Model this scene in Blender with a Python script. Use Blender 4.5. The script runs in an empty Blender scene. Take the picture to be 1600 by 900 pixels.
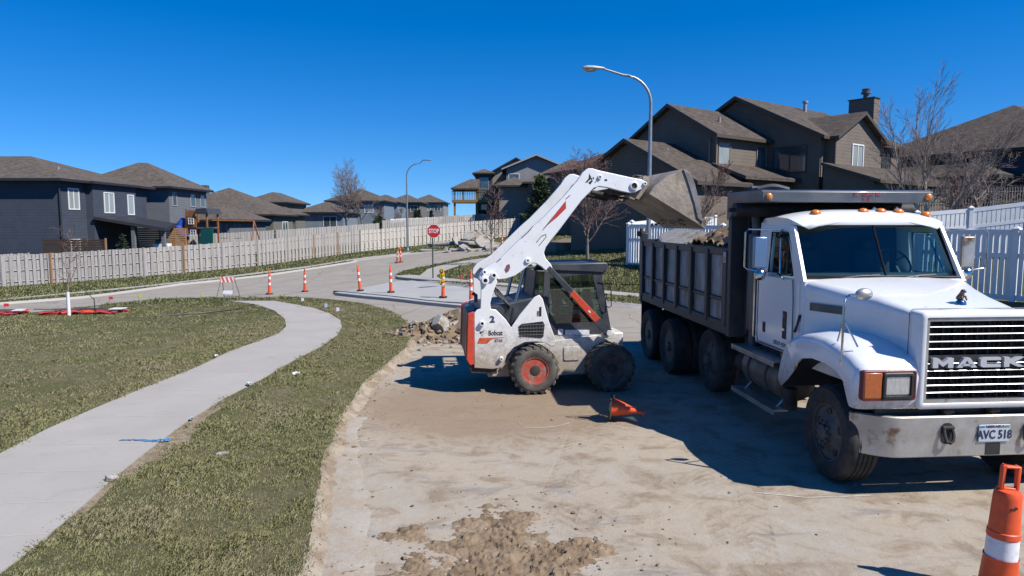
import bpy, bmesh, math, random
import numpy as np
from mathutils import Vector, Matrix, noise as mn
from mathutils.geometry import delaunay_2d_cdt
R = math.radians
sc = bpy.context.scene
COL = sc.collection
# ------------------------------------------------------------------ camera
FPX, CAMH = 1067.0, 2.85                     # focal length in pixels of the 1600 px wide photograph, eye height
PITCH = math.atan(101 / FPX)
cd = bpy.data.cameras.new('camera'); cam = bpy.data.objects.new('camera', cd); COL.objects.link(cam)
cd.sensor_width = 36.0; cd.lens = 36.0 * FPX / 1600.0
cd.clip_start = 0.1; cd.clip_end = 6000
cam.location = (0, 0, CAMH); cam.rotation_euler = (math.pi / 2 - PITCH, 0, 0)
sc.camera = cam
# ------------------------------------------------------------------ light
SUN_EL, SUN_AZ = R(48.0), R(119.0)
sv = Vector((math.sin(SUN_AZ) * math.cos(SUN_EL), math.cos(SUN_AZ) * math.cos(SUN_EL), math.sin(SUN_EL)))
w = bpy.data.worlds.new('World'); sc.world = w; w.use_nodes = True
nt = w.node_tree; bgn = nt.nodes['Background']
sky = nt.nodes.new('ShaderNodeTexSky'); sky.sky_type = 'NISHITA'; sky.sun_disc = False
sky.sun_elevation = SUN_EL; sky.sun_rotation = SUN_AZ
sky.altitude = 0; sky.air_density = 1.0; sky.dust_density = 0.0; sky.ozone_density = 6.0
skc = nt.nodes.new('ShaderNodeTexCoord'); skm = nt.nodes.new('ShaderNodeMapping'); skm.inputs['Location'].default_value = (0, 0, .09); skm.inputs['Scale'].default_value = (1, 1, 1.0)
nt.links.new(skc.outputs['Generated'], skm.inputs[0]); nt.links.new(skm.outputs[0], sky.inputs[0])      # clear dry air: no pale horizon band
hs = nt.nodes.new('ShaderNodeHueSaturation'); hs.inputs['Saturation'].default_value = 1.37; hs.inputs['Hue'].default_value = 0.508; hs.inputs['Value'].default_value = 1.30
nt.links.new(sky.outputs[0], hs.inputs['Color']); nt.links.new(hs.outputs[0], bgn.inputs[0]); bgn.inputs[1].default_value = 0.075
ld = bpy.data.lights.new('sun', 'SUN'); ld.energy = 4.9; ld.angle = R(0.5); ld.color = (1.0, 0.945, 0.87)
sun = bpy.data.objects.new('sun', ld); COL.objects.link(sun); sun.location = (20, -10, 30)
sun.rotation_euler = sv.to_track_quat('Z', 'Y').to_euler()
sc.view_settings.view_transform = 'Standard'; sc.view_settings.look = 'None'
sc.view_settings.exposure = 0.62; sc.view_settings.gamma = 1.0; sc.view_settings.use_curve_mapping = False

# ------------------------------------------------------------------ pixel -> place helpers (used to survey the real positions)
CT, ST = math.cos(PITCH), math.sin(PITCH)
def ray(px, py):
    dx, dy = (px - 800) / FPX, (450 - py) / FPX
    return Vector((dx, CT + dy * ST, -ST + dy * CT))
def atY(px, py, Y):
    r = ray(px, py); return Vector((0, 0, CAMH)) + r * (Y / r.y)
# ------------------------------------------------------------------ terrain height
_cp = [(-19, 25, -.45), (-15, 18, -.15), (-10.5, 29.6, -.23), (-9.7, 32, -.3), (-6.8, 30.4, -.15), (-5.2, 28.8, -.08), (-12.6, 30.3, -.45),
       (-30.4, 40.6, -1.05), (-18.3, 49, -.33), (-12.9, 61, .31), (1.3, 71, 1.5), (-4, 35, .05), (-8.7, 57, .45), (-3.5, 50, .9), (5.1, 30, 1.0),
       (6.4, 38, 1.5), (4, 25, .2), (12.7, 17.2, .78), (15.2, 13.2, .8), (9.3, 23.5, .80), (8, 20, .2), (20, 30, 2.0), (15, 40, 2.2), (0, 24, .02), (-4, 24, 0), (-8, 24, -.05), (24, 20, 1.6),
       (-60, 45, -1.6), (-60, 80, -1.0), (-35, 80, -.6), (-30, 120, 0), (20, 80, 2.6), (50, 60, 3.2), (50, 120, 3.5), (0, 140, 2), (-60, 140, 0), (30, 8, .8), (2, 44, .9)]
_P = np.array(_cp)
def _phi(r): return r
_A = _phi(np.hypot(_P[:, None, 0] - _P[None, :, 0], _P[:, None, 1] - _P[None, :, 1]))
_n = len(_P); _B = np.zeros((_n + 1, _n + 1)); _B[:_n, :_n] = _A; _B[:_n, _n] = 1; _B[_n, :_n] = 1
_W = np.linalg.solve(_B, np.append(_P[:, 2], 0))
def hh(X, Y):
    X = np.asarray(X, float); Y = np.asarray(Y, float)
    Xc = np.clip(X, -70, 60); Yc = np.clip(Y, 0, 145)
    sh = Xc.shape; xf, yf = Xc.ravel(), Yc.ravel()
    out = np.full(xf.shape, _W[_n])
    for k in range(_n): out += _W[k] * np.sqrt((xf - _P[k, 0]) ** 2 + (yf - _P[k, 1]) ** 2 + 2.0)
    m = np.maximum.reduce([(yf - 15) / 8, (xf - 8.5) / 4, (-xf - 9) / 14]); m = np.clip(m, 0, 1); m = m * m * (3 - 2 * m)
    return (out * m).reshape(sh)
def h1(x, y): return float(hh(np.array([x]), np.array([y]))[0])
LAWN = 0.10
def gp(px, py, off=0.0):
    """ground point seen at a pixel of the photograph"""
    r = ray(px, py); t = 3.0; prev = t
    xs = np.concatenate([np.arange(3, 40, .25), np.arange(40, 160, 1.0)])
    X = r.x * xs / r.y; Z = CAMH + r.z * xs / r.y; d = Z - hh(X, xs) - off
    k = int(np.argmax(d < 0)) if (d < 0).any() else len(xs) - 1
    a, b = xs[max(k - 1, 0)], xs[k]; da, db = d[max(k - 1, 0)], d[k]
    y = a + (b - a) * (da / (da - db) if da != db else 0)
    x = r.x * y / r.y
    return Vector((x, y, h1(x, y) + off))
def inpoly(X, Y, poly):
    X = np.asarray(X); Y = np.asarray(Y); c = np.zeros(X.shape, bool); n = len(poly)
    for i in range(n):
        x1, y1 = poly[i][:2]; x2, y2 = poly[(i + 1) % n][:2]
        if y1 == y2: continue
        cond = ((y1 > Y) != (y2 > Y)) & (X < (x2 - x1) * (Y - y1) / (y2 - y1) + x1); c ^= cond
    return c

# ------------------------------------------------------------------ materials
def nodes(m):
    m.use_nodes = True; t = m.node_tree; return t, t.nodes, t.links, t.nodes['Principled BSDF']
def _mix(t, fac, a, b):
    n = t.nodes.new('ShaderNodeMix'); n.data_type = 'RGBA'
    if hasattr(fac, 'is_linked') or not isinstance(fac, (int, float)): t.links.new(fac, n.inputs[0])
    else: n.inputs[0].default_value = fac
    for v, i in ((a, 6), (b, 7)):
        if isinstance(v, tuple): n.inputs[i].default_value = (*v[:3], 1)
        else: t.links.new(v, n.inputs[i])
    return n.outputs[2]
def _noise(t, co, scale, det=4, rough=.55, dist=0.0):
    n = t.nodes.new('ShaderNodeTexNoise'); n.inputs['Scale'].default_value = scale; n.inputs['Detail'].default_value = det
    n.inputs['Roughness'].default_value = rough; n.inputs['Distortion'].default_value = dist
    if co is not None: t.links.new(co, n.inputs['Vector'])
    return n.outputs['Fac']
def _ramp(t, fac, lo, hi, a=0.0, b=1.0):
    n = t.nodes.new('ShaderNodeMapRange'); n.inputs[1].default_value = lo; n.inputs[2].default_value = hi
    n.inputs[3].default_value = a; n.inputs[4].default_value = b; t.links.new(fac, n.inputs[0]); return n.outputs[0]
def _math(t, op, a, b=None):
    n = t.nodes.new('ShaderNodeMath'); n.operation = op
    for v, i in ((a, 0), (b, 1)):
        if v is None: continue
        if isinstance(v, (int, float)): n.inputs[i].default_value = v
        else: t.links.new(v, n.inputs[i])
    return n.outputs[0]
def _bump(t, hgt, strength=.3, dist=.02, prev=None):
    n = t.nodes.new('ShaderNodeBump'); n.inputs['Strength'].default_value = strength; n.inputs['Distance'].default_value = dist
    t.links.new(hgt, n.inputs['Height'])
    if prev is not None: t.links.new(prev, n.inputs['Normal'])
    return n.outputs[0]
def coords(t, kind='Object', scale=None):
    c = t.nodes.new('ShaderNodeTexCoord'); o = c.outputs[kind]
    if scale:
        mp = t.nodes.new('ShaderNodeMapping'); mp.inputs['Scale'].default_value = scale; t.links.new(o, mp.inputs[0]); o = mp.outputs[0]
    return o
def M(name, c1, c2=None, scale=3.0, lo=.4, hi=.62, rough=.6, metal=0.0, bump=0.0, bscale=30, c3=None, s3=.8, lo3=.55, hi3=.7, coat=0.0, spec=.5, stretch=None, rvar=0.0):
    m = bpy.data.materials.new(name); t, N, L, P = nodes(m)
    P.inputs['Roughness'].default_value = rough; P.inputs['Metallic'].default_value = metal
    P.inputs['Specular IOR Level'].default_value = spec; P.inputs['Coat Weight'].default_value = coat; P.inputs['Coat Roughness'].default_value = .08
    co = coords(t, 'Object', stretch)
    col = None
    if c2 is not None:
        f = _ramp(t, _noise(t, co, scale, 6, .62), lo, hi); col = _mix(t, f, c1, c2)
        if rvar: L.new(_ramp(t, f, 0, 1, rough, min(1, rough + rvar)), P.inputs['Roughness'])
    if c3 is not None:
        col = _mix(t, _ramp(t, _noise(t, co, s3, 5, .6), lo3, hi3), col if col is not None else c1, c3)
    if col is None: P.inputs['Base Color'].default_value = (*c1, 1)
    else: L.new(col, P.inputs['Base Color'])
    if bump: L.new(_bump(t, _noise(t, co, bscale, 5, .6), bump, .02), P.inputs['Normal'])
    return m
def dirty(name, paint, dirt, z0, z1, rough=.35, coat=.3, amount=1.0, nscale=5.0, metal=0.0, chips=None):
    """paint with splashed dirt that thickens towards the wheels (dried mud, object space)"""
    m = bpy.data.materials.new(name); t, N, L, P = nodes(m)
    co = coords(t); sx = N.new('ShaderNodeSeparateXYZ'); L.new(co, sx.inputs[0])
    g = _ramp(t, sx.outputs[2], z0, z1, .62 * amount, 0.0)
    n1 = _noise(t, co, nscale, 8, .7); n2 = _noise(t, co, 38, 4, .7)
    f = _math(t, 'ADD', _math(t, 'MULTIPLY', n1, .65), _math(t, 'MULTIPLY', n2, .35))
    f = _math(t, 'ADD', f, g); f = _ramp(t, f, .62, .98)
    col = _mix(t, f, paint, dirt)
    if chips: col = _mix(t, _ramp(t, _noise(t, co, 16, 8, .75), .67, .7), col, chips)
    L.new(col, P.inputs['Base Color']); L.new(_ramp(t, f, 0, 1, rough, .85), P.inputs['Roughness'])
    P.inputs['Metallic'].default_value = metal
    P.inputs['Coat Weight'].default_value = coat; P.inputs['Coat Roughness'].default_value = .12
    L.new(_bump(t, n2, .08, .01), P.inputs['Normal'])
    return m
def siding(name, c, lap=.2, c2=None):
    m = bpy.data.materials.new(name); t, N, L, P = nodes(m); co = coords(t)
    sx = N.new('ShaderNodeSeparateXYZ'); L.new(co, sx.inputs[0])
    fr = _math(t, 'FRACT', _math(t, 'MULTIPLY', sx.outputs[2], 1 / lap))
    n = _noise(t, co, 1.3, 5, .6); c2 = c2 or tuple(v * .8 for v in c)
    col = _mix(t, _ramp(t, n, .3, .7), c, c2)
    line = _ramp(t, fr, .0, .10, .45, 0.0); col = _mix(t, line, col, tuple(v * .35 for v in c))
    L.new(col, P.inputs['Base Color']); P.inputs['Roughness'].default_value = .75; P.inputs['Specular IOR Level'].default_value = .25
    L.new(_bump(t, _math(t, 'SUBTRACT', 1.0, fr), .5, .03), P.inputs['Normal'])
    return m
def shingle(name, c):
    m = bpy.data.materials.new(name); t, N, L, P = nodes(m); co = coords(t)
    sx = N.new('ShaderNodeSeparateXYZ'); L.new(co, sx.inputs[0])
    row = _math(t, 'FLOOR', _math(t, 'MULTIPLY', sx.outputs[2], 11.0))
    cx = N.new('ShaderNodeCombineXYZ'); L.new(_math(t, 'MULTIPLY', sx.outputs[0], 3.0), cx.inputs[0]); L.new(_math(t, 'MULTIPLY', sx.outputs[1], 3.0), cx.inputs[1]); L.new(_math(t, 'MULTIPLY', row, 7.3), cx.inputs[2])
    n = _noise(t, cx.outputs[0], 1.0, 2, .5); big = _noise(t, co, .6, 4)
    col = _mix(t, _ramp(t, n, .3, .7), tuple(v * .62 for v in c), tuple(min(1, v * 1.35) for v in c))
    col = _mix(t, _ramp(t, big, .35, .7, 0, .35), col, tuple(v * .7 for v in c))
    L.new(col, P.inputs['Base Color']); P.inputs['Roughness'].default_value = .9; P.inputs['Specular IOR Level'].default_value = .15
    fr = _math(t, 'FRACT', _math(t, 'MULTIPLY', sx.outputs[2], 11.0))
    L.new(_bump(t, _math(t, 'SUBTRACT', n, _math(t, 'MULTIPLY', fr, .5)), .5, .03), P.inputs['Normal'])
    return m
def woodplank(name, c1, c2, c3, plank=.14, axis=0):
    m = bpy.data.materials.new(name); t, N, L, P = nodes(m); co = coords(t)
    sx = N.new('ShaderNodeSeparateXYZ'); L.new(co, sx.inputs[0])
    al = _math(t, 'ADD', sx.outputs[0], _math(t, 'MULTIPLY', sx.outputs[1], 1.37)) if axis == 0 else sx.outputs[2]
    wn = N.new('ShaderNodeTexWhiteNoise'); wn.noise_dimensions = '1D'; L.new(_math(t, 'FLOOR', _math(t, 'MULTIPLY', al, 1 / plank)), wn.inputs['W'])
    st = coords(t, 'Object', (9, 9, .9)) if axis == 0 else coords(t, 'Object', (.9, .9, 9))
    g = _noise(t, st, 3.0, 6, .65)
    col = _mix(t, _ramp(t, wn.outputs[0], 0, 1), c1, c2); col = _mix(t, _ramp(t, g, .45, .75, 0, .7), col, c3)
    L.new(col, P.inputs['Base Color']); P.inputs['Roughness'].default_value = .85; P.inputs['Specular IOR Level'].default_value = .2
    L.new(_bump(t, g, .3, .01), P.inputs['Normal']); return m
def glassmat(name, tint, alpha, rough=.0):
    """tinted pane: part of the light passes, part mirrors (plain fresnel)"""
    m = bpy.data.materials.new(name); m.use_nodes = True; t = m.node_tree; N = t.nodes; L = t.links; N.clear()
    o = N.new('ShaderNodeOutputMaterial'); tr = N.new('ShaderNodeBsdfTransparent'); tr.inputs[0].default_value = (*tint, 1)
    gl = N.new('ShaderNodeBsdfGlossy'); gl.inputs['Roughness'].default_value = rough; gl.inputs[0].default_value = (.75, .85, .85, 1)
    lw = N.new('ShaderNodeLayerWeight'); lw.inputs[0].default_value = .5
    mx = N.new('ShaderNodeMixShader'); L.new(_ramp(t, _math(t, 'POWER', lw.outputs['Facing'], 4.0), 0, 1, alpha, .75), mx.inputs[0]); L.new(tr.outputs[0], mx.inputs[1]); L.new(gl.outputs[0], mx.inputs[2])
    L.new(mx.outputs[0], o.inputs[0]); return m

WHITE = M('white_vinyl', (.78, .79, .80), (.70, .71, .72), 2, rough=.45)
GALV = M('galvanised_steel', (.42, .45, .48), (.34, .37, .40), 8, rough=.45, metal=.6)
BLACKP = M('black_plastic', (.02, .021, .023), (.035, .034, .032), 9, rough=.55)
RUBBER = M('dusty_rubber', (.028, .027, .026), (.065, .058, .05), 6, rough=.85, bump=.2, bscale=50)
RUBBER2 = M('muddy_rubber', (.075, .068, .06), (.16, .14, .115), 5, rough=.9, bump=.25, bscale=40)
CHROME = M('chrome', (.78, .80, .82), (.6, .62, .64), 6, rough=.16, metal=1.0)
ALU = M('scuffed_aluminium', (.72, .71, .68), (.55, .52, .47), 3.5, lo=.35, hi=.6, rough=.40, metal=.7, c3=(.26, .16, .09), s3=4.2, lo3=.60, hi3=.72, bump=.06, bscale=14)
AMBER = M('amber_lens', (.90, .25, .02), rough=.25, coat=.5)
REDL = M('red_lens', (.55, .03, .02), rough=.3, coat=.4)
ORANGE = M('orange_plastic', (.80, .095, .018), (.62, .08, .022), 14, rough=.5, c3=(.35, .10, .05), s3=26, lo3=.66, hi3=.75)
REFL = M('white_reflective', (.80, .80, .82), (.62, .61, .60), 24, rough=.35)
YELLOW = M('yellow_plastic', (.85, .62, .02), (.7, .5, .03), 12, rough=.5)
STEELG = M('dull_grey_steel', (.12, .125, .13), (.19, .18, .165), 6, rough=.6, metal=.3, bump=.1)
TGREY = M('dark_frame_paint', (.030, .034, .040), (.075, .072, .066), 4, rough=.55, bump=.08)
HSTEEL = M('hydraulic_chrome', (.5, .52, .55), rough=.2, metal=1)
WGLASS = M('house_window_glass', (.05, .07, .085), (.10, .13, .15), 1.2, rough=.06, spec=.9, coat=.6)
CURTAIN = M('pale_curtain_behind_glass', (.42, .47, .47), (.30, .35, .36), 3, rough=.15, coat=.8, stretch=(6, 6, .3))
TRIMW = M('white_window_trim', (.74, .74, .72), rough=.5)
SOIL = M('dry_soil', (.22, .155, .10), (.33, .25, .17), 7, rough=.95, bump=.6, bscale=30, c3=(.13, .09, .06), s3=3)
CHUNK = M('broken_concrete', (.50, .48, .45), (.27, .25, .23), 38, lo=.42, hi=.60, rough=.9, bump=.8, bscale=24, c3=(.26, .195, .13), s3=3, lo3=.52, hi3=.64)

# ------------------------------------------------------------------ mesh helpers
class MB:
    def __init__(s): s.v = []; s.f = []; s.m = []
    def add(s, vs, fs, mi=0):
        o = len(s.v); s.v += [tuple(p) for p in vs]; s.f += [tuple(i + o for i in f) for f in fs]; s.m += [mi] * len(fs); return s
    def box(s, x0, x1, y0, y1, z0, z1, mi=0):
        return s.add([(x, y, z) for x in (x0, x1) for y in (y0, y1) for z in (z0, z1)], [(0, 1, 3, 2), (4, 6, 7, 5), (0, 4, 5, 1), (2, 3, 7, 6), (0, 2, 6, 4), (1, 5, 7, 3)], mi)
    def obox(s, c, size, rot=None, mi=0):
        hx, hy, hz = size[0] / 2, size[1] / 2, size[2] / 2; rot = rot or Matrix.Identity(3); c = Vector(c)
        return s.add([c + rot @ Vector((x, y, z)) for x in (-hx, hx) for y in (-hy, hy) for z in (-hz, hz)], [(0, 1, 3, 2), (4, 6, 7, 5), (0, 4, 5, 1), (2, 3, 7, 6), (0, 2, 6, 4), (1, 5, 7, 3)], mi)
    def prism(s, poly, ax, a, b, mi=0, capmi=None):
        """poly in the two other axes (kept in xyz order), extruded along ax from a to b"""
        def mk(p, q):
            if ax == 'x': return (q, p[0], p[1])
            if ax == 'y': return (p[0], q, p[1])
            return (p[0], p[1], q)
        n = len(poly); vs = [mk(p, a) for p in poly] + [mk(p, b) for p in poly]
        s.add(vs, [(i, (i + 1) % n, n + (i + 1) % n, n + i) for i in range(n)], mi)
        o = len(s.v) - 2 * n
        s.f += [tuple(o + i for i in range(n))[::-1], tuple(o + n + i for i in range(n))]; s.m += [mi if capmi is None else capmi] * 2; return s
    def tube(s, pts, rad, seg=8, mi=0, cap=True):
        pts = [Vector(p) for p in pts]; n = len(pts); rr = rad if isinstance(rad, (list, tuple)) else [rad] * n
        vs = []; up = None
        for i, p in enumerate(pts):
            d = (pts[min(i + 1, n - 1)] - pts[max(i - 1, 0)]).normalized()
            if up is None: up = Vector((0, 0, 1)) if abs(d.z) < .9 else Vector((1, 0, 0))
            a = d.cross(up).normalized(); b = d.cross(a).normalized(); up = -b if False else up
            if abs(d.dot(up)) > .95: up = Vector((1, 0, 0)) if abs(d.x) < .9 else Vector((0, 1, 0)); a = d.cross(up).normalized(); b = d.cross(a).normalized()
            for k in range(seg):
                t = 2 * math.pi * k / seg; vs.append(p + (a * math.cos(t) + b * math.sin(t)) * rr[i])
        fs = [(i * seg + k, i * seg + (k + 1) % seg, (i + 1) * seg + (k + 1) % seg, (i + 1) * seg + k) for i in range(n - 1) for k in range(seg)]
        if cap: fs += [tuple(range(seg))[::-1], tuple((n - 1) * seg + k for k in range(seg))]
        return s.add(vs, fs, mi)
    def lathe(s, prof, o=(0, 0, 0), ax='z', seg=32, mi=0, mis=None, caps=True):
        """prof: (radius, position along axis)"""
        o = Vector(o); n = len(prof); vs = []
        for r, q in prof:
            for k in range(seg):
                t = 2 * math.pi * k / seg; c, d = r * math.cos(t), r * math.sin(t)
                vs.append(o + Vector({'z': (c, d, q), 'y': (c, q, d), 'x': (q, c, d)}[ax]))
        b = len(s.v); s.v += [tuple(p) for p in vs]
        for i in range(n - 1):
            for k in range(seg):
                s.f.append((b + i * seg + k, b + i * seg + (k + 1) % seg, b + (i + 1) * seg + (k + 1) % seg, b + (i + 1) * seg + k)); s.m.append(mis[i] if mis else mi)
        if caps and prof[0][0] > 1e-4: s.f.append(tuple(b + k for k in range(seg))); s.m.append(mis[0] if mis else mi)
        if caps and prof[-1][0] > 1e-4: s.f.append(tuple(b + (n - 1) * seg + k for k in range(seg))[::-1]); s.m.append(mis[-1] if mis else mi)
        return s
    def loft(s, rings, mi=0, cap=True, closed=True):
        n = len(rings[0]); b = len(s.v)
        for r in rings: s.v += [tuple(p) for p in r]
        for i in range(len(rings) - 1):
            for k in range(n if closed else n - 1):
                s.f.append((b + i * n + k, b + i * n + (k + 1) % n, b + (i + 1) * n + (k + 1) % n, b + (i + 1) * n + k)); s.m.append(mi)
        if cap: s.f += [tuple(b + k for k in range(n))[::-1], tuple(b + (len(rings) - 1) * n + k for k in range(n))]; s.m += [mi, mi]
        return s
    def build(s, name, mats, parent=None, bevel=0.0, bseg=2, smooth=40, **tags):
        me = bpy.data.meshes.new(name); me.from_pydata(s.v, [], s.f)
        if not isinstance(mats, (list, tuple)): mats = [mats]
        for m in mats: me.materials.append(m)
        if len(mats) > 1: me.polygons.foreach_set('material_index', s.m)
        bm = bmesh.new(); bm.from_mesh(me); bmesh.ops.remove_doubles(bm, verts=bm.verts, dist=1e-5); bmesh.ops.recalc_face_normals(bm, faces=bm.faces)
        if smooth:
            for f in bm.faces: f.smooth = True
            lim = R(smooth)
            for e in bm.edges:
                if len(e.link_faces) != 2 or e.calc_face_angle(0) > lim: e.smooth = False
        bm.to_mesh(me); bm.free()
        o = bpy.data.objects.new(name, me); COL.objects.link(o)
        if parent is not None: o.parent = parent
        if bevel:
            b = o.modifiers.new('bevel', 'BEVEL'); b.width = bevel; b.segments = bseg; b.limit_method = 'ANGLE'; b.angle_limit = R(35)
        if tags: tag(o, **tags)
        return o
def tag(o, label=None, cat=None, group=None, kind=None):
    if label: o['label'] = label
    if cat: o['category'] = cat
    if group: o['group'] = group
    if kind: o['kind'] = kind
    return o
def thing(name, label, cat, loc=(0, 0, 0), rz=0.0, group=None, rot=None):
    o = bpy.data.objects.new(name, None); COL.objects.link(o); o.location = loc
    o.rotation_euler = rot if rot else (0, 0, rz); o.empty_display_size = .3
    return tag(o, label, cat, group)
def dup(root, loc=None, rz=None, label=None, group=None, scale=None):
    def rec(o, par):
        c = o.copy(); COL.objects.link(c)
        if par is not None: c.parent = par
        for ch in list(o.children): rec(ch, c)
        return c
    c = rec(root, None)
    if loc is not None: c.location = loc
    if rz is not None: c.rotation_euler = (c.rotation_euler[0], c.rotation_euler[1], rz)
    if label: c['label'] = label
    if group: c['group'] = group
    if scale: c.scale = scale
    return c
def text_mesh(body, size, ext, name, mat, parent=None, offset=0.0, sx=1.0, loc=(0, 0, 0), rot=(0, 0, 0), align='CENTER', shear=0.0, bevel=0.0, spacing=1.0, **tags):
    cu = bpy.data.curves.new('tmp', 'FONT'); cu.body = body; cu.size = size; cu.extrude = ext; cu.offset = offset; cu.align_x = align; cu.align_y = 'CENTER'
    cu.shear = shear; cu.bevel_depth = bevel; cu.resolution_u = 3; cu.space_character = spacing
    to = bpy.data.objects.new('tmp', cu); COL.objects.link(to); bpy.context.view_layer.update()
    me = bpy.data.meshes.new_from_object(to.evaluated_get(bpy.context.evaluated_depsgraph_get())); bpy.data.objects.remove(to); bpy.data.curves.remove(cu)
    me.transform(Matrix.Diagonal((sx, 1, 1, 1))); me.materials.clear(); me.materials.append(mat)
    o = bpy.data.objects.new(name, me); COL.objects.link(o); o.location = loc; o.rotation_euler = rot
    if parent is not None: o.parent = parent
    if tags: tag(o, **tags)
    return o
# ================================================================== GROUND
def PX(lst, off=0.0, to=None):
    return [gp(a, b, off) for a, b in lst]
walk = PX([(0, 710), (77, 670), (153, 637), (220, 609), (307, 575), (358, 550), (409, 532), (435, 522), (447, 511), (445, 499), (429, 486), (399, 476), (368, 471.7), (353, 470.5),
           (429, 470.5), (460, 476), (491, 482), (516, 491), (532, 501), (534, 511), (527, 524), (501, 542), (460, 563), (409, 593), (358, 619), (291, 660), (230, 706), (179, 747), (128, 793), (51, 859), (0, 897)], LAWN)
a, b = walk[0], walk[-1]
walk = [Vector((-6.6, .5, 0)), Vector((-5.2, 2.4, 0))] + walk + [Vector((-3.55, 1.6, 0)), Vector((-4.2, -.5, 0)), Vector((-6.9, -1.5, 0))]
# left edge of the stripped roadway, grass verge corner, road edge on the left lawn
edge_near = [(478, 900), (492, 820), (503, 757), (506, 722), (522, 701), (524, 680), (538, 652), (555, 631), (567, 609), (580, 597), (603, 578), (634, 550), (644, 529), (634, 506), (613, 491), (567, 478), (511, 471), (440, 466.5)]
en = PX(edge_near)
near0 = en[0]
left_edge = [(429, 468.5), (353, 468.5), (311, 469), (249, 470), (174, 478), (78, 491), (0, 495)]
le = PX(left_edge)
far_edge = [(0, 476), (124, 466.5), (280, 445.5), (350, 438.5), (412, 431.5), (491, 420), (550, 410.6), (569, 404), (616, 399), (662, 395.5), (720, 392), (787, 388.5), (830, 383), (870, 379.5)]
fe = PX(far_edge)
right_edge = [(870, 386.5), (830, 391), (784, 396.5), (735, 404), (705, 410), (670, 417), (655, 420), (632, 425), (618, 431), (622, 433), (650, 439), (725, 447.5), (831, 456), (954, 475), (1000, 480)]
re_ = PX(right_edge)
road = [Vector((-1.55, 2.0, 0)), Vector((-1.45, -3, 0))]
road = [Vector((near0.x - .1, 2.0, 0)), near0] + en[1:] + le + [Vector((-60, 24, 0)), Vector((-60, 31, 0))] + fe + [Vector((12, 60, 0)), Vector((40, 75, 0)), Vector((40, 66, 0)), Vector((14, 51, 0))] + re_ + [Vector((7.2, 19.5, 0)), Vector((9.2, 15.5, 0)), Vector((11.5, 11, 0)), Vector((16, 5, 0)), Vector((16, -5, 0)), Vector((near0.x - .3, -5, 0))]
# far concrete sidewalk along the fence, and the one across the right lawn
def strip(pts, w0, w1, perp=(0, 1)):
    a = [p for p in pts]; n = len(pts)
    b = [p + Vector((perp[0], perp[1], 0)) * (w0 + (w1 - w0) * i / (n - 1)) for i, p in enumerate(pts)]
    return a + b[::-1]
farwalk = strip(PX([(-60, 476), (0, 469), (100, 460), (199, 451), (300, 440), (400, 428.3), (475, 419), (537, 408.6), (616, 398.6), (640, 395)], LAWN), 1.2, 1.9, (0, 1))
rwalk = PX([(618, 431.5), (640, 430), (655, 431), (725, 438), (831, 448), (945, 455), (1000, 460), (1060, 466)], LAWN)
rwalk = rwalk + PX([(1060, 471), (1000, 465), (945, 460), (831, 452), (725, 442), (650, 436.5), (622, 433.5)], LAWN)
spur = PX([(655, 432), (668, 421), (690, 415), (720, 409), (755, 404), (775, 401), (748, 411), (712, 417), (692, 424), (682, 431), (684, 435)], LAWN)
slab = PX([(522, 457.5), (616, 440), (644, 438.5), (734, 451), (830, 460), (858, 470), (800, 480), (734, 479), (662, 472), (569, 462.5)], .10)
mulch = PX([(845, 392), (853, 381), (880, 373), (935, 372), (985, 372), (985, 386), (912, 387), (870, 390)], LAWN)
REG = [('slab', slab, .11), ('walk', walk, LAWN + .015), ('rwalk', rwalk, LAWN + .03), ('spur', spur, LAWN + .03), ('farwalk', farwalk, LAWN + .02), ('mulch', mulch, LAWN + .02), ('road', road, 0.0), ('bare', PX([(352, 622), (350, 636), (322, 652), (318, 668), (300, 676), (296, 694), (270, 699), (262, 716), (228, 722), (214, 742), (184, 752), (150, 786), (110, 822), (104, 815), (128, 793), (179, 747), (230, 706), (291, 660)], LAWN), LAWN)]
# densify polygon edges so they follow the terrain
def dens(poly, step=1.2):
    out = []
    for i in range(len(poly)):
        p, q = poly[i], poly[(i + 1) % len(poly)]; n = max(1, int((q - p).length / step)) if (q - p).length < 30 else 12
        n = min(n, 14)
        for k in range(n): out.append(Vector((p.x + (q.x - p.x) * k / n, p.y + (q.y - p.y) * k / n)))
    return out
verts = []; edges = []
for nm, poly, off in REG:
    d = dens(poly); b = len(verts); verts += d; edges += [(b + i, b + (i + 1) % len(d)) for i in range(len(d))]
b = len(verts); X0, X1, Y0, Y1 = -80, 70, -6, 150
verts += [Vector((X0, Y0)), Vector((X1, Y0)), Vector((X1, Y1)), Vector((X0, Y1))]; edges += [(b, b + 1), (b + 1, b + 2), (b + 2, b + 3), (b + 3, b)]
rng = np.random.RandomState(3)
for x in np.arange(-24, 24, 1.1):
    for y in np.arange(-4, 45, 1.1): verts.append(Vector((x + rng.uniform(-.1, .1), y + rng.uniform(-.1, .1))))
for x in np.arange(-78, 69, 4.0):
    for y in np.arange(-4, 149, 4.0):
        if -24 < x < 24 and y < 45: continue
        verts.append(Vector((x + rng.uniform(-.3, .3), y)))
ov, oe, of, _, _, _ = delaunay_2d_cdt(verts, edges, [], 0, 1e-4)
VX = np.array([v.x for v in ov]); VY = np.array([v.y for v in ov]); VH = hh(VX, VY)
FC = np.array([[(VX[f[0]] + VX[f[1]] + VX[f[2]]) / 3, (VY[f[0]] + VY[f[1]] + VY[f[2]]) / 3] for f in of])
reg = np.full(len(of), -1)
for i in range(len(REG) - 1, -1, -1): reg[inpoly(FC[:, 0], FC[:, 1], REG[i][1])] = i
isroadside = (FC[:, 0] > -2) & (FC[:, 1] < 2.0) & (reg < 0)
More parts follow.
